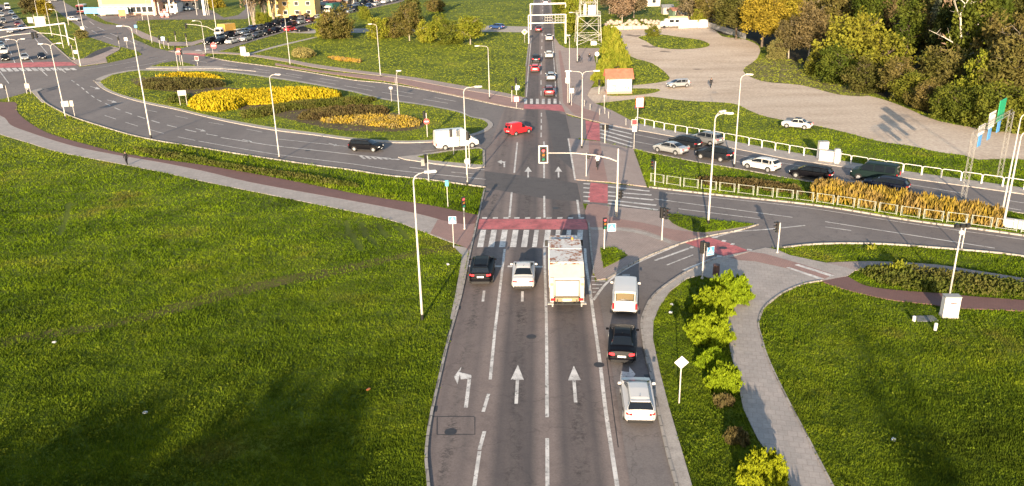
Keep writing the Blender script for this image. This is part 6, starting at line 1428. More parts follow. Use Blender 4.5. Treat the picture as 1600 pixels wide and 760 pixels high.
# --- far lawns and gardens
for kind, leaf, x, y, s, sz, lab in (('bushy', 'olive', 526, 60, 1.35, 1.35, 'big round olive shrub standing alone on the far lawn'), ('bushy', 'spring', 508, 58, .8, .9, 'small yellow-green shrub leaning on the big round olive one'), ('bushy', 'spring', 594, 60, 1.0, .95, 'leftmost shrub of the long row on the far lawn'),
                                     ('bushy', 'olive', 616, 58, 1.15, 1.05, 'tawny shrub second in the row on the far lawn'), ('twiggy', 'olive', 640, 64, .8, .8, 'loose tawny little tree in front of the dark spruce'), ('spruce', 'spruce', 646, 40, 1.15, 1.05, 'dark spruce rising behind the shrub row on the far lawn'),
                                     ('bushy', 'spring', 668, 66, .85, .85, 'yellow-green shrub in the middle of the row on the far lawn'), ('twiggy', 'spring', 688, 62, .65, .6, 'loose olive shrub with thin stems in the row'), ('bushy', 'green', 704, 68, .95, .85, 'green shrub second from the right of the row'),
                                     ('twiggy', 'spring', 735, 70, .9, .6, 'tawny twiggy shrub at the right end of the row, far lawn'), ('bushy', 'olive', 680, 18, .9, .8, 'dark flat bush behind the spruce on the far lawn'), ('bushy', 'spring', 570, 30, .6, .7, 'small bright bush above the row by the side street'),
                                     ('bareclump', 'bare', 398, 40, 1.15, 1.2, 'clump of tall bare poplars left of the yellow houses'), ('bareclump', 'bare', 415, 36, 1.1, 1.2, 'second clump of bare poplars beside the yellow houses'), ('bareclump', 'bare', 428, 30, 1.0, 1.1, 'third clump of bare poplars, nearest the yellow houses'), ('bushy', 'spring', 412, 40, .7, .7, 'green bush at the foot of the bare poplars'),
                                     ('bushy', 'spring', 462, 26, .75, .8, 'bush in front of the yellow houses'), ('bushy', 'gold', 338, 12, .9, 1.1, 'tree beside the price pylon of the station'), ('twiggy', 'russet', 54, 30, 1.0, .75, 'big russet bush on the verge of the wide left road'), ('twiggy', 'gold', 72, 30, .8, .6, 'tawny bush beside the russet one on the verge'), ('bushy', 'straw', 128, 60, .5, .45, 'dry straw-coloured tuft bush on the triangular verge'),
                                     ('twiggy', 'bare', 972, 36, 1.0, .9, 'bare spreading tree right of the lattice tower'), ('twiggy', 'bare', 990, 28, 1.0, .9, 'bare tree with two trunks behind the allotment fence'), ('twiggy', 'bare', 952, 22, 1.1, 1.0, 'bare tree just behind the lattice tower on the right'),
                                     ('bushy', 'spring', 897, 50, .8, 1.5, 'bright green bush between the gantry and the lattice tower'), ('tall', 'green', 888, 38, .8, .7, 'dark green tree left of the lattice tower'), ('bushy', 'spring', 905, 22, 1.1, 1.6, 'tall bright bush behind the lattice tower'), ('bushy', 'green', 878, 22, .8, 1.1, 'green bush behind the first gantry post'), ('bushy', 'green', 1020, 56, .5, .45, 'little bush on the lawn within the gravel lot')):
    plant(kind, leaf, at_px(x, y), lab, s, name='shrub' if kind == 'bushy' else 'tree', cat='shrub' if kind == 'bushy' else 'tree', sz=sz)
# far trees along the upper edge
for i in range(40):
    x = -60 + i * 46 + random.uniform(-14, 14)
    if 815 < x < 880 or 1140 < x < 1700: continue
    plant(*random.choice([('twiggy', 'olive'), ('broad', 'green'), ('tall', 'olive'), ('broad', 'gold')]), at_px(x, -26 - random.uniform(0, 14)), 'distant tree along the far upper edge of the scene', random.uniform(.8, 1.1), 'distant trees')
# trees behind the camera: their shadows lie on both meadows
ORD = ('first', 'second', 'third', 'fourth', 'fifth', 'sixth', 'seventh', 'eighth', 'ninth', 'tenth', 'eleventh', 'twelfth')
for i, ((x, y), hgt, r_, kd) in enumerate((((420, 614), 20, .85, 'dense'), ((505, 618), 20, .75, 'dense'), ((335, 630), 20, .85, 'dense'), ((235, 662), 19, .9, 'dense'), ((120, 705), 19, 1.0, 'dense'), ((550, 668), 18, .8, 'dense'), ((400, 690), 17, 1.1, 'dense'), ((10, 745), 18, 1.1, 'dense'), ((285, 652), 19, .85, 'dense'), ((180, 690), 19, .9, 'dense'), ((465, 640), 19, .85, 'dense'),
                                 ((1384, 600), 21, .42, 'tall'))):
    tip = G(x, y); d = hgt / math.tan(SUN_EL); q = Vector((tip.x + d * sd.x / math.cos(SUN_EL), tip.y + d * sd.y / math.cos(SUN_EL), 0))
    o = plant(kd, 'green', q, 'slender tree standing behind the viewpoint on the right' if kd == 'tall' else ORD[i] + ' leafy tree of the clump standing behind the viewpoint on the left', r_ * 1.6)
    o.scale.z = 0.99 * hgt / (13.45 if kd == 'dense' else 16.2)

# --- beds and hedges: leaf sprays over a bed outline
def in_ring(ring, X, Y):
    x0, y0 = ring[-1]; c = np.zeros(len(X), bool)
    for x1, y1 in ring:
        m_ = ((y1 > Y) != (y0 > Y)); 
        with np.errstate(divide='ignore', invalid='ignore'): c ^= m_ & (X < (x0 - x1) * (Y - y1) / (y0 - y1 + 1e-12) + x1)
        x0, y0 = x1, y1
    return c
def hedge(ring, h, leaf, label, dens=60, size=.2, spray=0.5, asp=1.6, name='hedge', cat='hedge', mound=.5, lift=.1):
    ring = np.array(ring); lo, hi = ring.min(0), ring.max(0); A = (hi - lo).prod(); n = int(A * dens)
    X = rng.uniform(lo[0], hi[0], n); Y = rng.uniform(lo[1], hi[1], n); k = in_ring(ring, X, Y); X, Y = X[k], Y[k]
    # distance to the outline rounds the top down at the edges
    dm = np.full(len(X), 1e9)
    for (x0, y0), (x1, y1) in zip(ring, np.roll(ring, -1, 0)):
        dx, dy = x1 - x0, y1 - y0; t_ = np.clip(((X - x0) * dx + (Y - y0) * dy) / (dx * dx + dy * dy + 1e-9), 0, 1); dm = np.minimum(dm, np.hypot(X - x0 - t_ * dx, Y - y0 - t_ * dy))
    top = h * (1 - mound * np.exp(-dm / (.35 * h + .1))) * (1 + .16 * np.sin(X * 1.9 + 1) * np.cos(Y * 2.3) + .10 * np.sin(X * 5.1) * np.sin(Y * 4.7))
    Z = top * (1 - rng.uniform(0, 1, len(X)) ** 2.2 * .95)
    edge = dm < .35 * h; Z[edge] = top[edge] * rng.uniform(.05, 1, edge.sum())
    g0 = TN(Y); c0 = np.array([X.mean(), Y.mean(), TN(Y.mean()) + lift])
    Pn = np.stack([X, Y, g0 + lift + Z], 1) - c0; Pn += rng.normal(size=Pn.shape) * .05
    V, F_ = quads(Pn, size, asp, (0, 0, 1), spray); o = np_mesh(name, V, F_, LM[leaf]); o.location = c0; return tag(o, label, cat)
def PX(*p): return G2(p)
hedge(PX((297, 164), (312, 156), (350, 152), (400, 150), (470, 146), (520, 150), (535, 153), (530, 157), (480, 160), (430, 165), (385, 166), (368, 173), (340, 177), (310, 175), (294, 168)), 1.35, 'forsythia', 'long bright yellow flowering hedge on the island', 85, .26, .6, 1.7, cat='flower bed')
hedge(PX((216, 136), (235, 131), (290, 129), (345, 132), (355, 136), (330, 139), (270, 143), (225, 141)), 1.1, 'brownhedge', 'dark brown hedge at the left end of the island', 75, .22, .6)
hedge(PX((242, 121), (290, 119), (330, 121), (352, 125), (290, 122)), .9, 'forsythia', 'thin strip of yellow flowers behind the dark brown hedge', 40, .22, .6, cat='flower bed')
hedge(PX((464, 188), (480, 181), (520, 175), (570, 172), (610, 176), (604, 180), (560, 184), (490, 190)), 1.0, 'brownhedge', 'dark brown hedge in the middle of the island', 75, .22, .6)
hedge(PX((375, 180), (420, 171), (470, 163), (540, 158), (590, 158), (575, 164), (510, 170), (450, 175), (410, 185), (380, 187)), .75, 'greenhedge', 'low dark green hedge curving below the yellow bed', 75, .2, .5)
hedge(PX((500, 191), (535, 187), (585, 184), (640, 187), (660, 193), (655, 199), (615, 203), (560, 197), (510, 194)), .6, 'orange', 'bed of low orange yellow bushes at the right end of the island', 55, .2, .55, cat='flower bed')
hedge(PX((258, 157), (285, 150), (300, 156), (295, 163), (268, 163)), .8, 'greenhedge', 'small green hedge beside the sign panel on the island', 70, .22, .5)
hedge(PX((1263, 308), (1275, 301), (1340, 309), (1420, 323), (1500, 338), (1566, 348), (1566, 361), (1480, 348), (1400, 336), (1320, 323), (1265, 316)), 1.6, 'hedgey', 'long yellow and brown hedge behind the green panel fence', 130, .16, .85, 3.2, mound=.25)
hedge(PX((1086, 284), (1120, 283), (1180, 287), (1250, 298), (1255, 307), (1180, 299), (1100, 292)), .55, 'brownhedge', 'low brown hedge behind the left part of the panel fence', 90, .18, .5)
hedge(PX((208, 234), (250, 238), (300, 247), (340, 257), (400, 266), (470, 276), (560, 291), (560, 296), (470, 283), (380, 270), (300, 254), (240, 246)), .45, 'greenhedge', 'low dull hedge strip along the left verge', 60, .17, .4)
hedge(PX((1340, 427), (1372, 421), (1430, 424), (1500, 432), (1600, 447), (1700, 464), (1700, 476), (1600, 467), (1520, 462), (1440, 457), (1380, 448)), .55, 'greenhedge', 'low green hedge between the two paths on the right', 90, .16, .45)
hedge(PX((1378, 430), (1400, 416), (1420, 428), (1404, 437)), 1.0, 'spring', 'small yellow-green bush growing out of the low hedge on the right', 110, .18, .6, name='shrub', cat='shrub')
hedge(PX((456, 86), (468, 82), (488, 84), (494, 88), (480, 92), (460, 91)), 1.3, 'straw', 'round straw-coloured bush on the far lawn', 80, .3, .4, name='shrub', cat='shrub')
hedge(PX((512, 91), (530, 92), (566, 97), (562, 99), (530, 96)), .5, 'orange', 'thin strip of orange bushes on the far lawn', 60, .25, .5, cat='flower bed')
# the bright yellow-green shrubs by the curving pavement, and the hedge by the kiosk
def shrub(base, w, d, h, leaf, label, n=900, size=.13, tufts=90, rz=0, name='shrub'):
    g = G(*base); o = thing(name, g, rz, label, 'shrub'); b = MB(); tips = []
    for i in range(tufts):
        u_ = rng.normal(size=3); u_[2] = abs(u_[2]) * .9 + .1; u_ /= np.linalg.norm(u_)
        k = rng.uniform(.72, 1.08); e = Vector((u_[0] * w / 2 * k, u_[1] * d / 2 * k, .1 + u_[2] * h * k)); m_ = Vector((e.x * .45, e.y * .45, e.z * .5 + .1))
        b.tube([(e.x * .12, e.y * .12, 0), m_, e], [.018, .012, .004], 3, 0, False); tips.append((m_, e))
    b.build('stems', BARK, o); Pn = []
    for m_, e in tips:
        q = max(6, n * 10 // tufts // 3)
        t_ = rng.uniform(.3, 1.12, (q, 1)) ; P0 = np.array(m_) * (1 - t_) + np.array(e) * t_; Pn.append(P0 + rng.normal(size=(q, 3)) * (.11 * (1.25 - t_ * .7)))
    Pn = np.concatenate(Pn); Pn[:, 2] = np.maximum(Pn[:, 2], .08); V, F_ = quads(Pn, size, 2.2, (0, 0, 1), .62); np_mesh('foliage', V, F_, LM[leaf], o); return o
shrub((1139, 470), 3.2, 3.0, 2.1, 'bright', 'bright yellow-green shrub, topmost of the row by the curving pavement', 7000, .095, 190)
shrub((1112, 492), 3.0, 2.8, 1.8, 'bright', 'bright yellow-green shrub just below and left of the topmost one', 6400, .095, 180)
shrub((1106, 532), 3.1, 3.0, 1.8, 'bright', 'bright yellow-green shrub, third from the top, broad and ragged', 6800, .095, 190)
shrub((1113, 573), 1.9, 1.5, 1.0, 'bright', 'small dim yellow-green shrub in the gap of the row', 2600, .09, 100)
shrub((1131, 607), 2.1, 1.9, 1.45, 'bright', 'rounded bright shrub, second from the bottom of the row', 4300, .088, 160)
shrub((1191, 762), 2.3, 2.0, 1.95, 'bright', 'bright rounded shrub at the bottom edge beside the slab pavement', 5000, .085, 170)
shrub((1236, 880), 2.6, 2.4, 2.0, 'bright', 'bright shrub below the bottom edge of the picture', 700, .16, 80)
shrub((1150, 690), 1.3, 1.2, .55, 'brownhedge', 'low dry brown plant in the grass strip between the bright shrubs', 300, .12, 50); shrub((1128, 632), 1.2, 1.0, .5, 'brownhedge', 'low brown plant under the rounded bright shrub', 260, .12, 40)
for base, w, d, h, lab in (((944, 128), 5.0, 5, 3.2, 'bright yellow-green hedge bush left of the kiosk'), ((962, 106), 7.0, 6.5, 4.0, 'big yellow-green bush behind the kiosk'), ((958, 84), 6.5, 8, 3.8, 'yellow-green bush above the one behind the kiosk'), ((952, 64), 6, 8, 3.6, 'yellow-green bush farther along the lot edge')):
    shrub(base, w, d, h, 'spring', lab, 1600, .34, 170)
hedge(PX((1350, 391), (1366, 388), (1372, 391), (1356, 394)), .4, 'spring', 'small yellow-green clump on the right-hand verge', 110, .12, .6, name='plant', cat='plant')

# ================================================================== BUILDINGS
def windows(o, x0, x1, y, z, w, h, n, fm=WHITE):
    for i in range(n):
        x = x0 + (x1 - x0) * (i + .5) / n; b = MB(); b.box((x, y - .03, z), (w, .08, h)); f_ = b.build('window', fm, o)
        b = MB(); b.box((x, y - .075, z), (w * .84, .02, h * .84)); b.build('pane', GLASS2, f_)
def house(p, rz, w, d, h, wallm, roofm, rh, label, nwin=3, ridge='x', over=.4, door=True, wz=None, floors=1, cat='house', name='house'):
    o = thing(name, p, rz, label, cat); b = MB(); b.box((0, 0, h / 2 - .2), (w, d, h + .4))
    if rh > 0:
        if ridge == 'x':
            for s in (-1, 1): b.face([(s * w / 2, -d / 2, h), (s * w / 2, d / 2, h), (s * w / 2, 0, h + rh)])
        else:
            for s in (-1, 1): b.face([(-w / 2, s * d / 2, h), (w / 2, s * d / 2, h), (0, s * d / 2, h + rh)])
    b.build('wall', wallm, o); b = MB()
    if rh > 0:
        th = .14
        for s in (-1, 1):
            if ridge == 'x': e = d / 2 + over; k = rh / (d / 2); q_ = [(-w / 2 - over, s * e, h - over * k), (w / 2 + over, s * e, h - over * k), (w / 2 + over, 0, h + rh), (-w / 2 - over, 0, h + rh)]
            else: e = w / 2 + over; k = rh / (w / 2); q_ = [(s * e, -d / 2 - over, h - over * k), (s * e, d / 2 + over, h - over * k), (0, d / 2 + over, h + rh), (0, -d / 2 - over, h + rh)]
            lo_ = [(x, y, z + .012) for x, y, z in q_]; hi_ = [(x, y, z + th) for x, y, z in q_]
            b.add(lo_ + hi_, [(0, 1, 2, 3), (7, 6, 5, 4), (0, 4, 5, 1), (1, 5, 6, 2), (2, 6, 7, 3), (3, 7, 4, 0)])
    else: b.box((0, 0, h + .32), (w + over, d + over, .24))
    b.build('roof', roofm, o)
    for fl_ in range(floors):
        if nwin: windows(o, -w / 2 + .3, w / 2 - .3, -d / 2, (wz or h * .6) if floors == 1 else 1.7 + fl_ * 2.9, min(1.5, w / nwin * .5), 1.3, nwin)
    if door: b = MB(); b.box((w * .08, -d / 2 - .04, 1.0), (1.0, .08, 2.1)); b.build('door', mat('door_brown', (.12, .07, .04), .6, 0, .1), o)
    return o
# kiosk with scrawled walls
m, t, b_ = nodes('scrawled_plaster')
base = ramp(t, noise(t, 1.3, 5, .7), [(.3, (.50, .47, .44)), (.7, (.68, .66, .62))])
w1 = t.nodes.new('ShaderNodeTexWave'); w1.inputs['Scale'].default_value = 1.1; w1.inputs['Distortion'].default_value = 14; w1.inputs['Detail'].default_value = 2.5; w1.inputs['Detail Scale'].default_value = 1.4
gg = t.nodes.new('ShaderNodeNewGeometry'); t.links.new(gg.outputs['Position'], w1.inputs['Vector'])
sc_ = ramp(t, w1.outputs['Fac'], [(.10, (1, 1, 1)), (.20, (0, 0, 0))]); area = ramp(t, noise(t, .7, 3), [(.40, (0, 0, 0)), (.56, (1, 1, 1))])
cc = mix(t, math_n(t, 'MULTIPLY', sc_, area), base, (.10, .11, .14)); sx = t.nodes.new('ShaderNodeSeparateXYZ'); t.links.new(gg.outputs['Position'], sx.inputs[0])
kz = T(G(968, 146).y); cc = mix(t, ramp(t, math_n(t, 'SUBTRACT', sx.outputs[2], kz), [(.40, (1, 1, 1)), (.55, (0, 0, 0))]), cc, (.42, .24, .20)); t.links.new(cc, b_.inputs['Base Color']); b_.inputs['Roughness'].default_value = .85
SCR = m
m, t, b_ = nodes('red_tiles'); gg = t.nodes.new('ShaderNodeTexCoord'); wv = t.nodes.new('ShaderNodeTexWave'); wv.bands_direction = 'X'; wv.inputs['Scale'].default_value = 1.6; t.links.new(gg.outputs['Object'], wv.inputs['Vector'])
cc = mix(t, .35, ramp(t, noise(t, 1.2, 5, .7), [(.3, (.42, .12, .07)), (.7, (.56, .19, .12))]), ramp(t, wv.outputs['Fac'], [(.2, (.55, .55, .55)), (.6, (1, 1, 1))]), 'MULTIPLY'); t.links.new(cc, b_.inputs['Base Color']); b_.inputs['Roughness'].default_value = .8; TILES = m
ka, kb_ = G(948.4, 147), G(987, 147); kw = (kb_ - ka).length; kc = (ka + kb_) / 2; o = thing('kiosk', kc + Vector((0, 1.7, 0)), 0, 'small white kiosk with scrawled walls and a red tiled roof', 'kiosk'); kh = 3.0
b = MB(); b.box((0, 0, kh / 2), (kw, 3.4, kh)); b.box((0, 0, .28), (kw + .12, 3.52, .56))
for s in (-1, 1): b.face([(s * kw / 2, -1.7, kh), (s * kw / 2, 1.7, kh), (s * kw / 2, 0, kh + 1.15)])
b.build('wall', SCR, o); b = MB()
for s in (-1, 1):
    q_ = [(-kw / 2 - .35, s * 2.15, kh - .30), (kw / 2 + .35, s * 2.15, kh - .30), (kw / 2 + .35, 0, kh + 1.17), (-kw / 2 - .35, 0, kh + 1.17)]; hi_ = [(x, y, z + .12) for x, y, z in q_]
    b.add(q_ + hi_, [(0, 1, 2, 3), (7, 6, 5, 4), (0, 4, 5, 1), (1, 5, 6, 2), (2, 6, 7, 3), (3, 7, 4, 0)])
b.build('roof', TILES, o); b = MB(); b.box((kw / 2 + .012, .3, 1.1), (.05, .9, 2.0)); b.build('door', mat('door_grey', (.25, .25, .25), .6, 0, .1), o)
b = MB(); b.box((-kw * .12, -1.73, 1.9), (1.5, .06, 1.0)); b.build('shutter', mat('shutter_grey', (.38, .38, .38), .6, .1, .1), o)
# rubble and allotment fences behind the lot
PINKW = mat('plaster_pink', (.52, .34, .26), .85, 0, .1, .5); YELW = mat('plaster_yellow', (.60, .43, .15), .85, 0, .08, .4); YELW2 = mat('plaster_ochre', (.58, .38, .14), .85, 0, .08, .4); GREYW = mat('plaster_grey', (.36, .36, .34), .85, 0, .12, .5)
ROOFR = mat('roof_red', (.38, .10, .06), .8, 0, .15, .8); ROOFG = mat('roof_grey', (.20, .21, .22), .7, 0, .12, .8); ROOFB = mat('roof_brown', (.30, .14, .09), .8, 0, .15, .8)
rbm = mat('rubble_stone', (.40, .32, .26), .9, 0, .35, 1.5)
for i in range(70):
    x = 946 + i * 2.1 + random.uniform(-1, 1); y = 42 - random.uniform(0, 9); s_ = random.uniform(.35, .9); g = G(x, y); b = MB()
    n_ = 7; b.lathe([(s_ * .8, 0), (s_ * random.uniform(.8, 1.1), s_ * .4), (s_ * random.uniform(.5, .8), s_ * .9), (s_ * .15, s_ * 1.15)], (0, 0, 0), 'z', n_)
    tag(b.build('rubble_block', rbm, loc=g, rz=random.uniform(0, 6)), 'pale lump of rubble in the long heap behind the gravel lot', 'rubble', 'rubble heap behind the lot')
def board_fence(b0, b1, h, m_, label):
    p_, q_ = G(*b0), G(*b1); L = (q_ - p_).length; o = thing('board_fence', p_, math.atan2(q_.y - p_.y, q_.x - p_.x), label, 'fence'); o.rotation_euler.y = -math.atan2(q_.z - p_.z, L)
    n_ = max(2, int(L / 2.4))
    for i in range(n_):
        b = MB(); b.box((L * (i + .5) / n_, 0, h / 2), (L / n_ * .96, .06, h * random.uniform(.92, 1.05))); b.build('board_panel', m_, o)
board_fence((1060, 44.5), (1106, 43), 2.2, mat('fence_white', (.55, .53, .5), .7, 0, .15), 'whitewashed board fence right of the camper van')
board_fence((945, 47), (1032, 45), 1.0, mat('fence_low', (.42, .36, .28), .8, 0, .2), 'low pale board fence behind the lot, below the rubble'); board_fence((1106, 43), (1165, 62), 1.5, mat('fence_grey', (.30, .29, .28), .8, 0, .2), 'grey broken fence under the olive tree')
house(G(1003, 9), 0, 12, 6, 2.6, WHITE, ROOFG, 1.0, 'white shed with a pale roof beyond the lot', 3)
# filling station, shop and houses along the top left
sp, sq = G(158, 25), G(246, 24); sw = (sq - sp).length; o = thing('shop_building', (sp + sq) / 2 + Vector((0, 8, 0)), math.atan2(sq.y - sp.y, sq.x - sp.x), 'long cream and yellow shop with a red roof band behind the filling station', 'building'); SH = 7.0
b = MB(); b.box((0, 0, SH / 2 - .3), (sw, 14, SH + .6)); b.build('wall', PINKW, o); b = MB(); b.box((0, -7.02, SH * .72), (sw * .86, .2, 1.9)); b.build('yellow_band', YELW, o)
b = MB(); b.box((0, 0, SH + .7), (sw + .6, 14.6, 1.6)); b.build('roof', mat('roof_band_red', (.55, .07, .05), .6, 0, .06), o); windows(o, -sw / 2 + 1, sw / 2 - 1, -7.0, 2.0, 2.2, 2.2, 9)
cp_, cq_ = G(240, 25), G(276, 22); o = thing('station_canopy', (cp_ + cq_) / 2, R(4), 'filling station canopy with red and white edge', 'canopy'); cw = (cq_ - cp_).length * 1.18
b = MB(); b.box((0, 0, 5.9), (cw, 8, .5)); b.build('canopy_roof', WHITE, o); b = MB(); b.box((0, 0, 6.3), (cw + .1, 8.1, .5)); b.box((0, 0, 5.62), (cw * .98, 7.9, .14)); b.build('red_edge', REDS, o)
for x in (-cw * .3, cw * .3):
    for y in (-2.5, 2.5): b = MB(); b.box((x, y, 2.8), (.5, .5, 5.6)); b.build('column', WHITE, o)
for i, (x, y) in enumerate(((254, 27), (262, 27.5), (258, 24))):
    o = thing('fuel_pump', G(x, y), 0, ('red and white fuel pump under the canopy, left one', 'red and white fuel pump under the canopy, right one', 'red and white fuel pump under the canopy, rear one')[i], 'fuel pump'); b = MB(); b.box((0, 0, 1.0), (1.0, .6, 2.0), 0, 0, .05); b.build('housing', WHITE, o); b = MB(); b.box((0, -.02, 1.7), (1.04, .62, .5)); b.box((0, -.02, .25), (1.1, .66, .4)); b.build('red_trim', REDS, o)
house(G(268, 19), 0, 7, 6, 3.4, WHITE, ROOFG, 0, 'white station shop beneath the canopy end', 2, door=True, cat='building', name='station_shop')
for i, (x, y, w_, m_, lab) in enumerate(((141, 25, 4, BLUE, 'blue advertising board left of the others by the shop'), (152, 25, 3, BLUE, 'small pale blue advertising board by the shop'), (162, 24.5, 3, BLUE, 'blue board next to the pink banner'), (178, 26, 11, mat('board_teal', (.18, .34, .40), .5, 0, .1), 'long teal board in front of the shop'), (196, 24, 5, BLUE, 'bright blue board at the right of the teal one'), (192, 29, 2.5, mat('board_orange', (.6, .18, .06), .5, 0, .05), 'small orange board below the blue one'), (167, 24, 2.5, mat('board_pink', (.6, .2, .22), .5, 0, .05), 'pink banner between the boards'))):
    o = thing('advert_board', G(x, y), 0, lab, 'board'); b = MB(); b.box((0, 0, 1.9), (w_, .15, 2.2), 0, 0, .05); b.build('panel', m_, o)
    for s in (-.4, .4): b = MB(); b.box((s * w_, .12, .9), (.12, .1, 1.8)); b.build('post', STEEL, o)
house(G(293, 14), R(4), 10, 6, 3.2, GREYW, ROOFB, 1.8, 'small house with a brown roof right of the filling station', 4)
o = thing('price_pylon', G(320, 24), 0, 'red and white price pylon of the filling station', 'pylon'); b = MB(); b.box((0, 0, 3.5), (.8, .5, 7)); b.build('post', WHITE, o); b = MB(); b.box((-.8, -.3, 8), (2.6, .4, 3.6)); b.build('panel', REDS, o); b = MB()
for k in range(3): b.box((-.8, -.54, 9 - k * 1.0), (1.5, .06, .3))
b.build('price_row', WHITE, o)
for i, x in enumerate((308, 324, 327)):
    o = thing('flagpole', G(x, 24), 0, ('flagpole left of the price pylon', 'flagpole just right of the price pylon', 'flagpole farthest right of the price pylon')[i], 'flagpole'); b = MB(); b.tube([(0, 0, 0), (0, 0, 8)], [.08, .05], 6); b.build('pole', WHITE, o)
for x, y, w_, d_, h_, wm_, rm_, rh_, lab, fl_ in ((439, 24, 6.5, 7, 5.2, YELW, ROOFG, 0, 'small yellow block with a flat roof by the bare poplars', 1), (470, 26, 12.5, 9, 6.6, YELW2, ROOFG, 1.6, 'larger yellow house with a grey roof behind the queue', 2), (500, 12, 9, 8, 5, GREYW, ROOFG, 1.6, 'grey shed behind the side street queue', 1), (520, 4, 9, 8, 5, PINKW, ROOFR, 2, 'pink house with a red roof behind the green truck', 1), (542, -1, 10, 8, 5, PINKW, ROOFB, 2, 'pink house with a brown roof along the side street', 1), (562, -6, 9, 8, 5, GREYW, ROOFR, 2, 'grey house with a red roof along the side street', 1), (584, -12, 10, 8, 5.5, YELW, ROOFB, 2, 'yellow house far along the side street', 1), (88, -3, 20, 8, 3, GREYW, ROOFG, 0, 'low grey building at the top left corner', 1)):
    house(G(x, y), R(-12) if x > 480 else 0, w_, d_, h_, wm_, rm_, rh_, lab, 3, floors=fl_)
shed_m = [mat('shed_wood', (.24, .17, .11), .85, 0, .2), mat('shed_pale', (.45, .40, .33), .85, 0, .15), mat('shed_green', (.10, .15, .10), .8, 0, .15)]
for i in range(9):
    x = 505 + i * 11; y = 17.0 - i * 2.1; house(G(x, y), R(-12), random.uniform(3, 4.5), 3, 2.3, shed_m[i % 3], [ROOFG, ROOFR, ROOFB][i % 3], .8, ('brown wooden', 'pale wooden', 'green wooden')[i % 3] + ' allotment shed in the row above the side street queue', 1, cat='shed', name='garden_shed', door=False)['group'] = 'allotment sheds'
for i in range(8):
    x = 1042 + i * 13; house(G(x, 22 + (i % 3) * 5), random.uniform(-.3, .3), 3.2, 3, 2.2, shed_m[(i + 1) % 3], [ROOFG, ROOFB][i % 2], .7, ('pale wooden', 'green wooden', 'brown wooden')[i % 3] + ' hut under the trees behind the gravel lot', 1, cat='shed', name='garden_shed', door=False)['group'] = 'huts behind the lot'

# ================================================================== GRASS
N = 640000
sx_, sy_ = rng.uniform(-160, 1760, N), rng.uniform(-10, 900, N)
dirs = np.array(_F)[None] + np.outer((sx_ - 800) / FPX, np.array(_R)) - np.outer((sy_ - 380) / FPX, np.array(_U))
lo, hi = np.zeros(N), np.full(N, 600.0)
for _ in range(32):
    md = (lo + hi) / 2; ab = CAM_H + dirs[:, 2] * md - np.interp(dirs[:, 1] * md, ys, [T(y) for y in ys]) > 0
    lo = np.where(ab, md, lo); hi = np.where(ab, hi, md)
GX, GY = dirs[:, 0] * lo, dirs[:, 1] * lo
ok = (GY < 330) & (GY > 5); GX, GY = GX[ok], GY[ok]
state = np.zeros(len(GX)); hgt = np.zeros(len(GX)); tall = np.ones(len(GX))
for ring, paved, lift in REG:
    l_, h_ = ring.min(0) - .05, ring.max(0) + .05; bb = np.where((GX > l_[0]) & (GX < h_[0]) & (GY > l_[1]) & (GY < h_[1]))[0]
    if len(bb) == 0: continue
    k = bb[in_ring(ring, GX[bb], GY[bb])]; state[k] = 1 if paved else 0; hgt[k] = lift if not paved else 0
k = in_ring(TRAIL, GX, GY); state[k & (rng.uniform(size=len(GX)) < .5)] = 1
bed = np.array(G2([(230, 140), (290, 147), (350, 168), (420, 180), (500, 200), (560, 207), (640, 206), (664, 196), (640, 183), (560, 168), (480, 150), (400, 142), (330, 135), (260, 122)])); k = in_ring(bed, GX, GY); state[k & (rng.uniform(size=len(GX)) < .75)] = 1
for ln in RUTS:
    for (x0, y0), (x1, y1) in zip(ln, ln[1:]):
        dx, dy = x1 - x0, y1 - y0; t_ = np.clip(((GX - x0) * dx + (GY - y0) * dy) / (dx * dx + dy * dy + 1e-9), 0, 1); state[np.hypot(GX - x0 - t_ * dx, GY - y0 - t_ * dy) < .3] = 1
for wk in (np.array(px(*west_low)), np.array(px(*bike_up[3:]))):      # the left verge is shaggier
    pass
vr = np.array(G2(west_low[:-1]) + G2(bike_up[3:])); k = in_ring(vr, GX, GY); tall[k] = 1.7
tall[GY > 112] *= .55                                   # mown lawns
keep = state == 0; GX, GY, hgt, tall = GX[keep], GY[keep], hgt[keep], tall[keep]; n = len(GX); D = np.hypot(GX, GY)
def fbm(x, y, s):
    return (np.sin(x * s + 1.3 * np.sin(y * s * .7 + 2)) * np.cos(y * s * 1.1 + 1.7 * np.sin(x * s * .6)) + .6 * np.sin(x * s * 2.3 + y * s * 1.9 + 1) * np.sin(y * s * 2.9 - x * s) + .4 * np.sin(x * s * 5.3 - 2) * np.sin(y * s * 6.1 + 1)) / 2
lush = fbm(GX, GY, .35) * .6 + fbm(GX + 40, GY, 1.3) * .5
H_ = (.070 + .085 * np.clip(lush + .35, 0, 1.3)) * tall * rng.uniform(.6, 1.5, n) * np.clip(1 + (D - 60) / 260, .9, 1.6)
W_g = np.clip(.008 + .00038 * D, .018, .10) * rng.uniform(.7, 1.4, n)
B = 3; base = np.repeat(np.stack([GX, GY, np.interp(GY, ys, [T(y) for y in ys]) + hgt], 1), B, 0)
base[:, :2] += rng.normal(size=(n * B, 2)) * np.repeat(W_g, B)[:, None] * 1.6
an = rng.uniform(0, 6.283, n * B); wv_ = np.repeat(W_g, B) * rng.uniform(.7, 1.3, n * B); hv_ = np.repeat(H_, B) * rng.uniform(.6, 1.2, n * B)
sidev = np.stack([np.cos(an), np.sin(an), np.zeros(n * B)], 1) * wv_[:, None]; lean = np.stack([-np.sin(an), np.cos(an), np.zeros(n * B)], 1) * (hv_ * rng.uniform(-.8, .8, n * B))[:, None]
V = np.stack([base - sidev, base + sidev, base + lean + np.stack([np.zeros(n * B), np.zeros(n * B), hv_], 1)], 1)
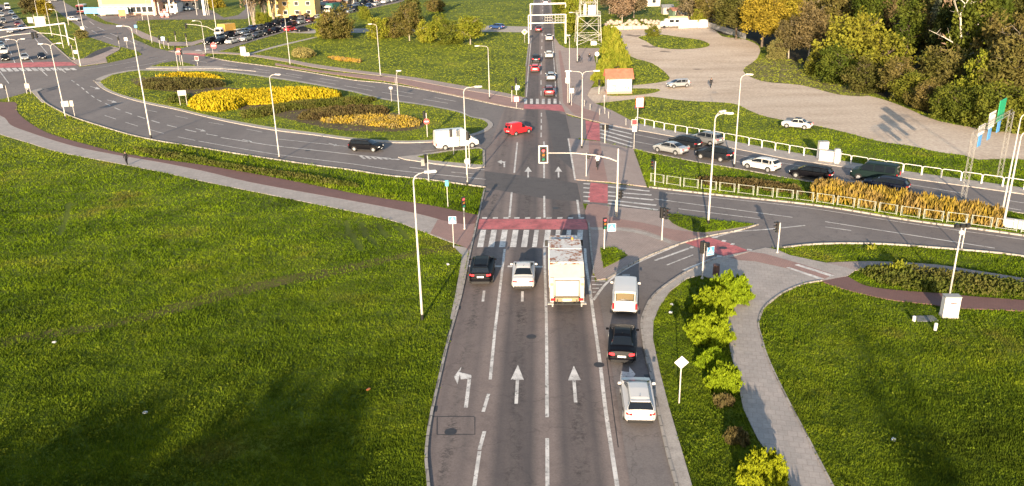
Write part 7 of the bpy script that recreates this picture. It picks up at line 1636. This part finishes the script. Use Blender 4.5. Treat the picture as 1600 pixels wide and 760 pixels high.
m, t, b_ = nodes('grass_blades'); g_ = t.nodes.new('ShaderNodeNewGeometry'); pos = g_.outputs['Position']
c1 = ramp(t, noise(t, .10, 5, .65, pos), [(.30, (.060, .098, .006)), (.46, (.098, .165, .007)), (.58, (.135, .200, .010)), (.68, (.155, .158, .028)), (.76, (.11, .095, .03))])
sy2 = t.nodes.new('ShaderNodeSeparateXYZ'); t.links.new(pos, sy2.inputs[0])
c1 = mix(t, ramp(t, math_n(t, 'DIVIDE', sy2.outputs[1], 200.0), [(.45, (0, 0, 0)), (.75, (.75, .75, .75))]), c1, (.23, .27, .024))   # distance haze and grazing-view brightness painted into the blade colour beyond the junction
mp_ = t.nodes.new('ShaderNodeMapping'); mp_.inputs['Rotation'].default_value = (0, 0, R(-38)); mp_.inputs['Scale'].default_value = (.12, 1.1, 1); t.links.new(pos, mp_.inputs['Vector'])
c1 = mix(t, .5, c1, ramp(t, noise(t, .7, 4, .6, mp_.outputs[0]), [(.36, (.52, .56, .5)), (.5, (1, 1, 1)), (.64, (1.35, 1.3, 1.2))]), 'MULTIPLY')
c1 = mix(t, .7, c1, ramp(t, noise(t, .22, 5, .7, pos), [(.34, (.45, .52, .45)), (.5, (1, 1, 1)), (.64, (1.4, 1.3, 1.2))]), 'MULTIPLY')
c1 = mix(t, ramp(t, math_n(t, 'DIVIDE', sy2.outputs[1], 100.0), [(.38, (.42, .42, .42)), (.75, (0, 0, 0))]), c1, (.056, .074, .010))   # darker and duller towards low Y
c2 = mix(t, .6, c1, ramp(t, noise(t, .75, 5, .7, pos), [(.32, (.30, .36, .25)), (.5, (.85, .85, .85)), (.66, (1.5, 1.4, 1.2))]), 'MULTIPLY')
c2 = mix(t, ramp(t, math_n(t, 'DIVIDE', sy2.outputs[1], 200.0), [(.5, (0, 0, 0)), (.7, (.6, .6, .6))]), c2, (.20, .235, .022))  # hazy far tone painted again over the clump pattern
c3 = mix(t, .6, c2, ramp(t, g_.outputs['Random Per Island'], [(0, (.55, .6, .5)), (.7, (1.05, 1.0, .9)), (.92, (1.25, 1.15, .95)), (1.0, (1.9, 1.6, 1.3))]), 'MULTIPLY')
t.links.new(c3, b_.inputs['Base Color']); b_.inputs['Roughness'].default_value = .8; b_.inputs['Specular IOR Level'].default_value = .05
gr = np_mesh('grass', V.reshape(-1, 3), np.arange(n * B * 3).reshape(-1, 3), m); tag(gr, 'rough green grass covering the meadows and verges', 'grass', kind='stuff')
# broad-leaved weeds in clumps over the meadows
pick = rng.choice(n, min(n, 26000), replace=False); cl = fbm(GX[pick], GY[pick], .55) + fbm(GX[pick], GY[pick], 2.1) * .7
pick = pick[(cl > .28) & (D[pick] < 110)]
Pw = np.repeat(np.stack([GX[pick], GY[pick], hgt[pick] + .10], 1), 4, 0) + rng.normal(size=(len(pick) * 4, 3)) * np.array([.13, .13, .05]); Pw[:, 2] = np.abs(Pw[:, 2]) + .02
Vw, Fw = quads(Pw, .085, 1.3, (0, 0, 1), .2); tag(np_mesh('weeds', Vw, Fw, leafmat('leaf_weed', (.08, .112, .004), (.045, .068, .003), (.10, .12, .008), .3, vary=0)), 'broad-leaved weeds growing in clumps through the meadow grass', 'weeds', kind='stuff')
pt = rng.choice(n, 40, replace=False); pt = pt[D[pt] < 60]
for i, (x, y) in enumerate(((85, 536), (576, 610), (700, 414), (227, 646), (1396, 688), (1050, 477), (1048, 489))):
    g = G(x, y); b = MB(); b.box((0, 0, .06), (.26, .2, .10), 0, i, .03); tag(b.build('litter_scrap', WHITE if i != 1 else mat('litter_orange', (.6, .18, .05), .5, 0, 0), loc=g), ('white scrap of litter in the left meadow below the trodden path', 'orange scrap of litter near the left kerb', 'pale scrap beside the concrete kerb edge', 'white scrap at the edge of the big tree shadow', 'pale scrap in the right meadow', 'pale stone in the strip, upper one', 'pale stone in the strip, lower one')[i], 'litter')
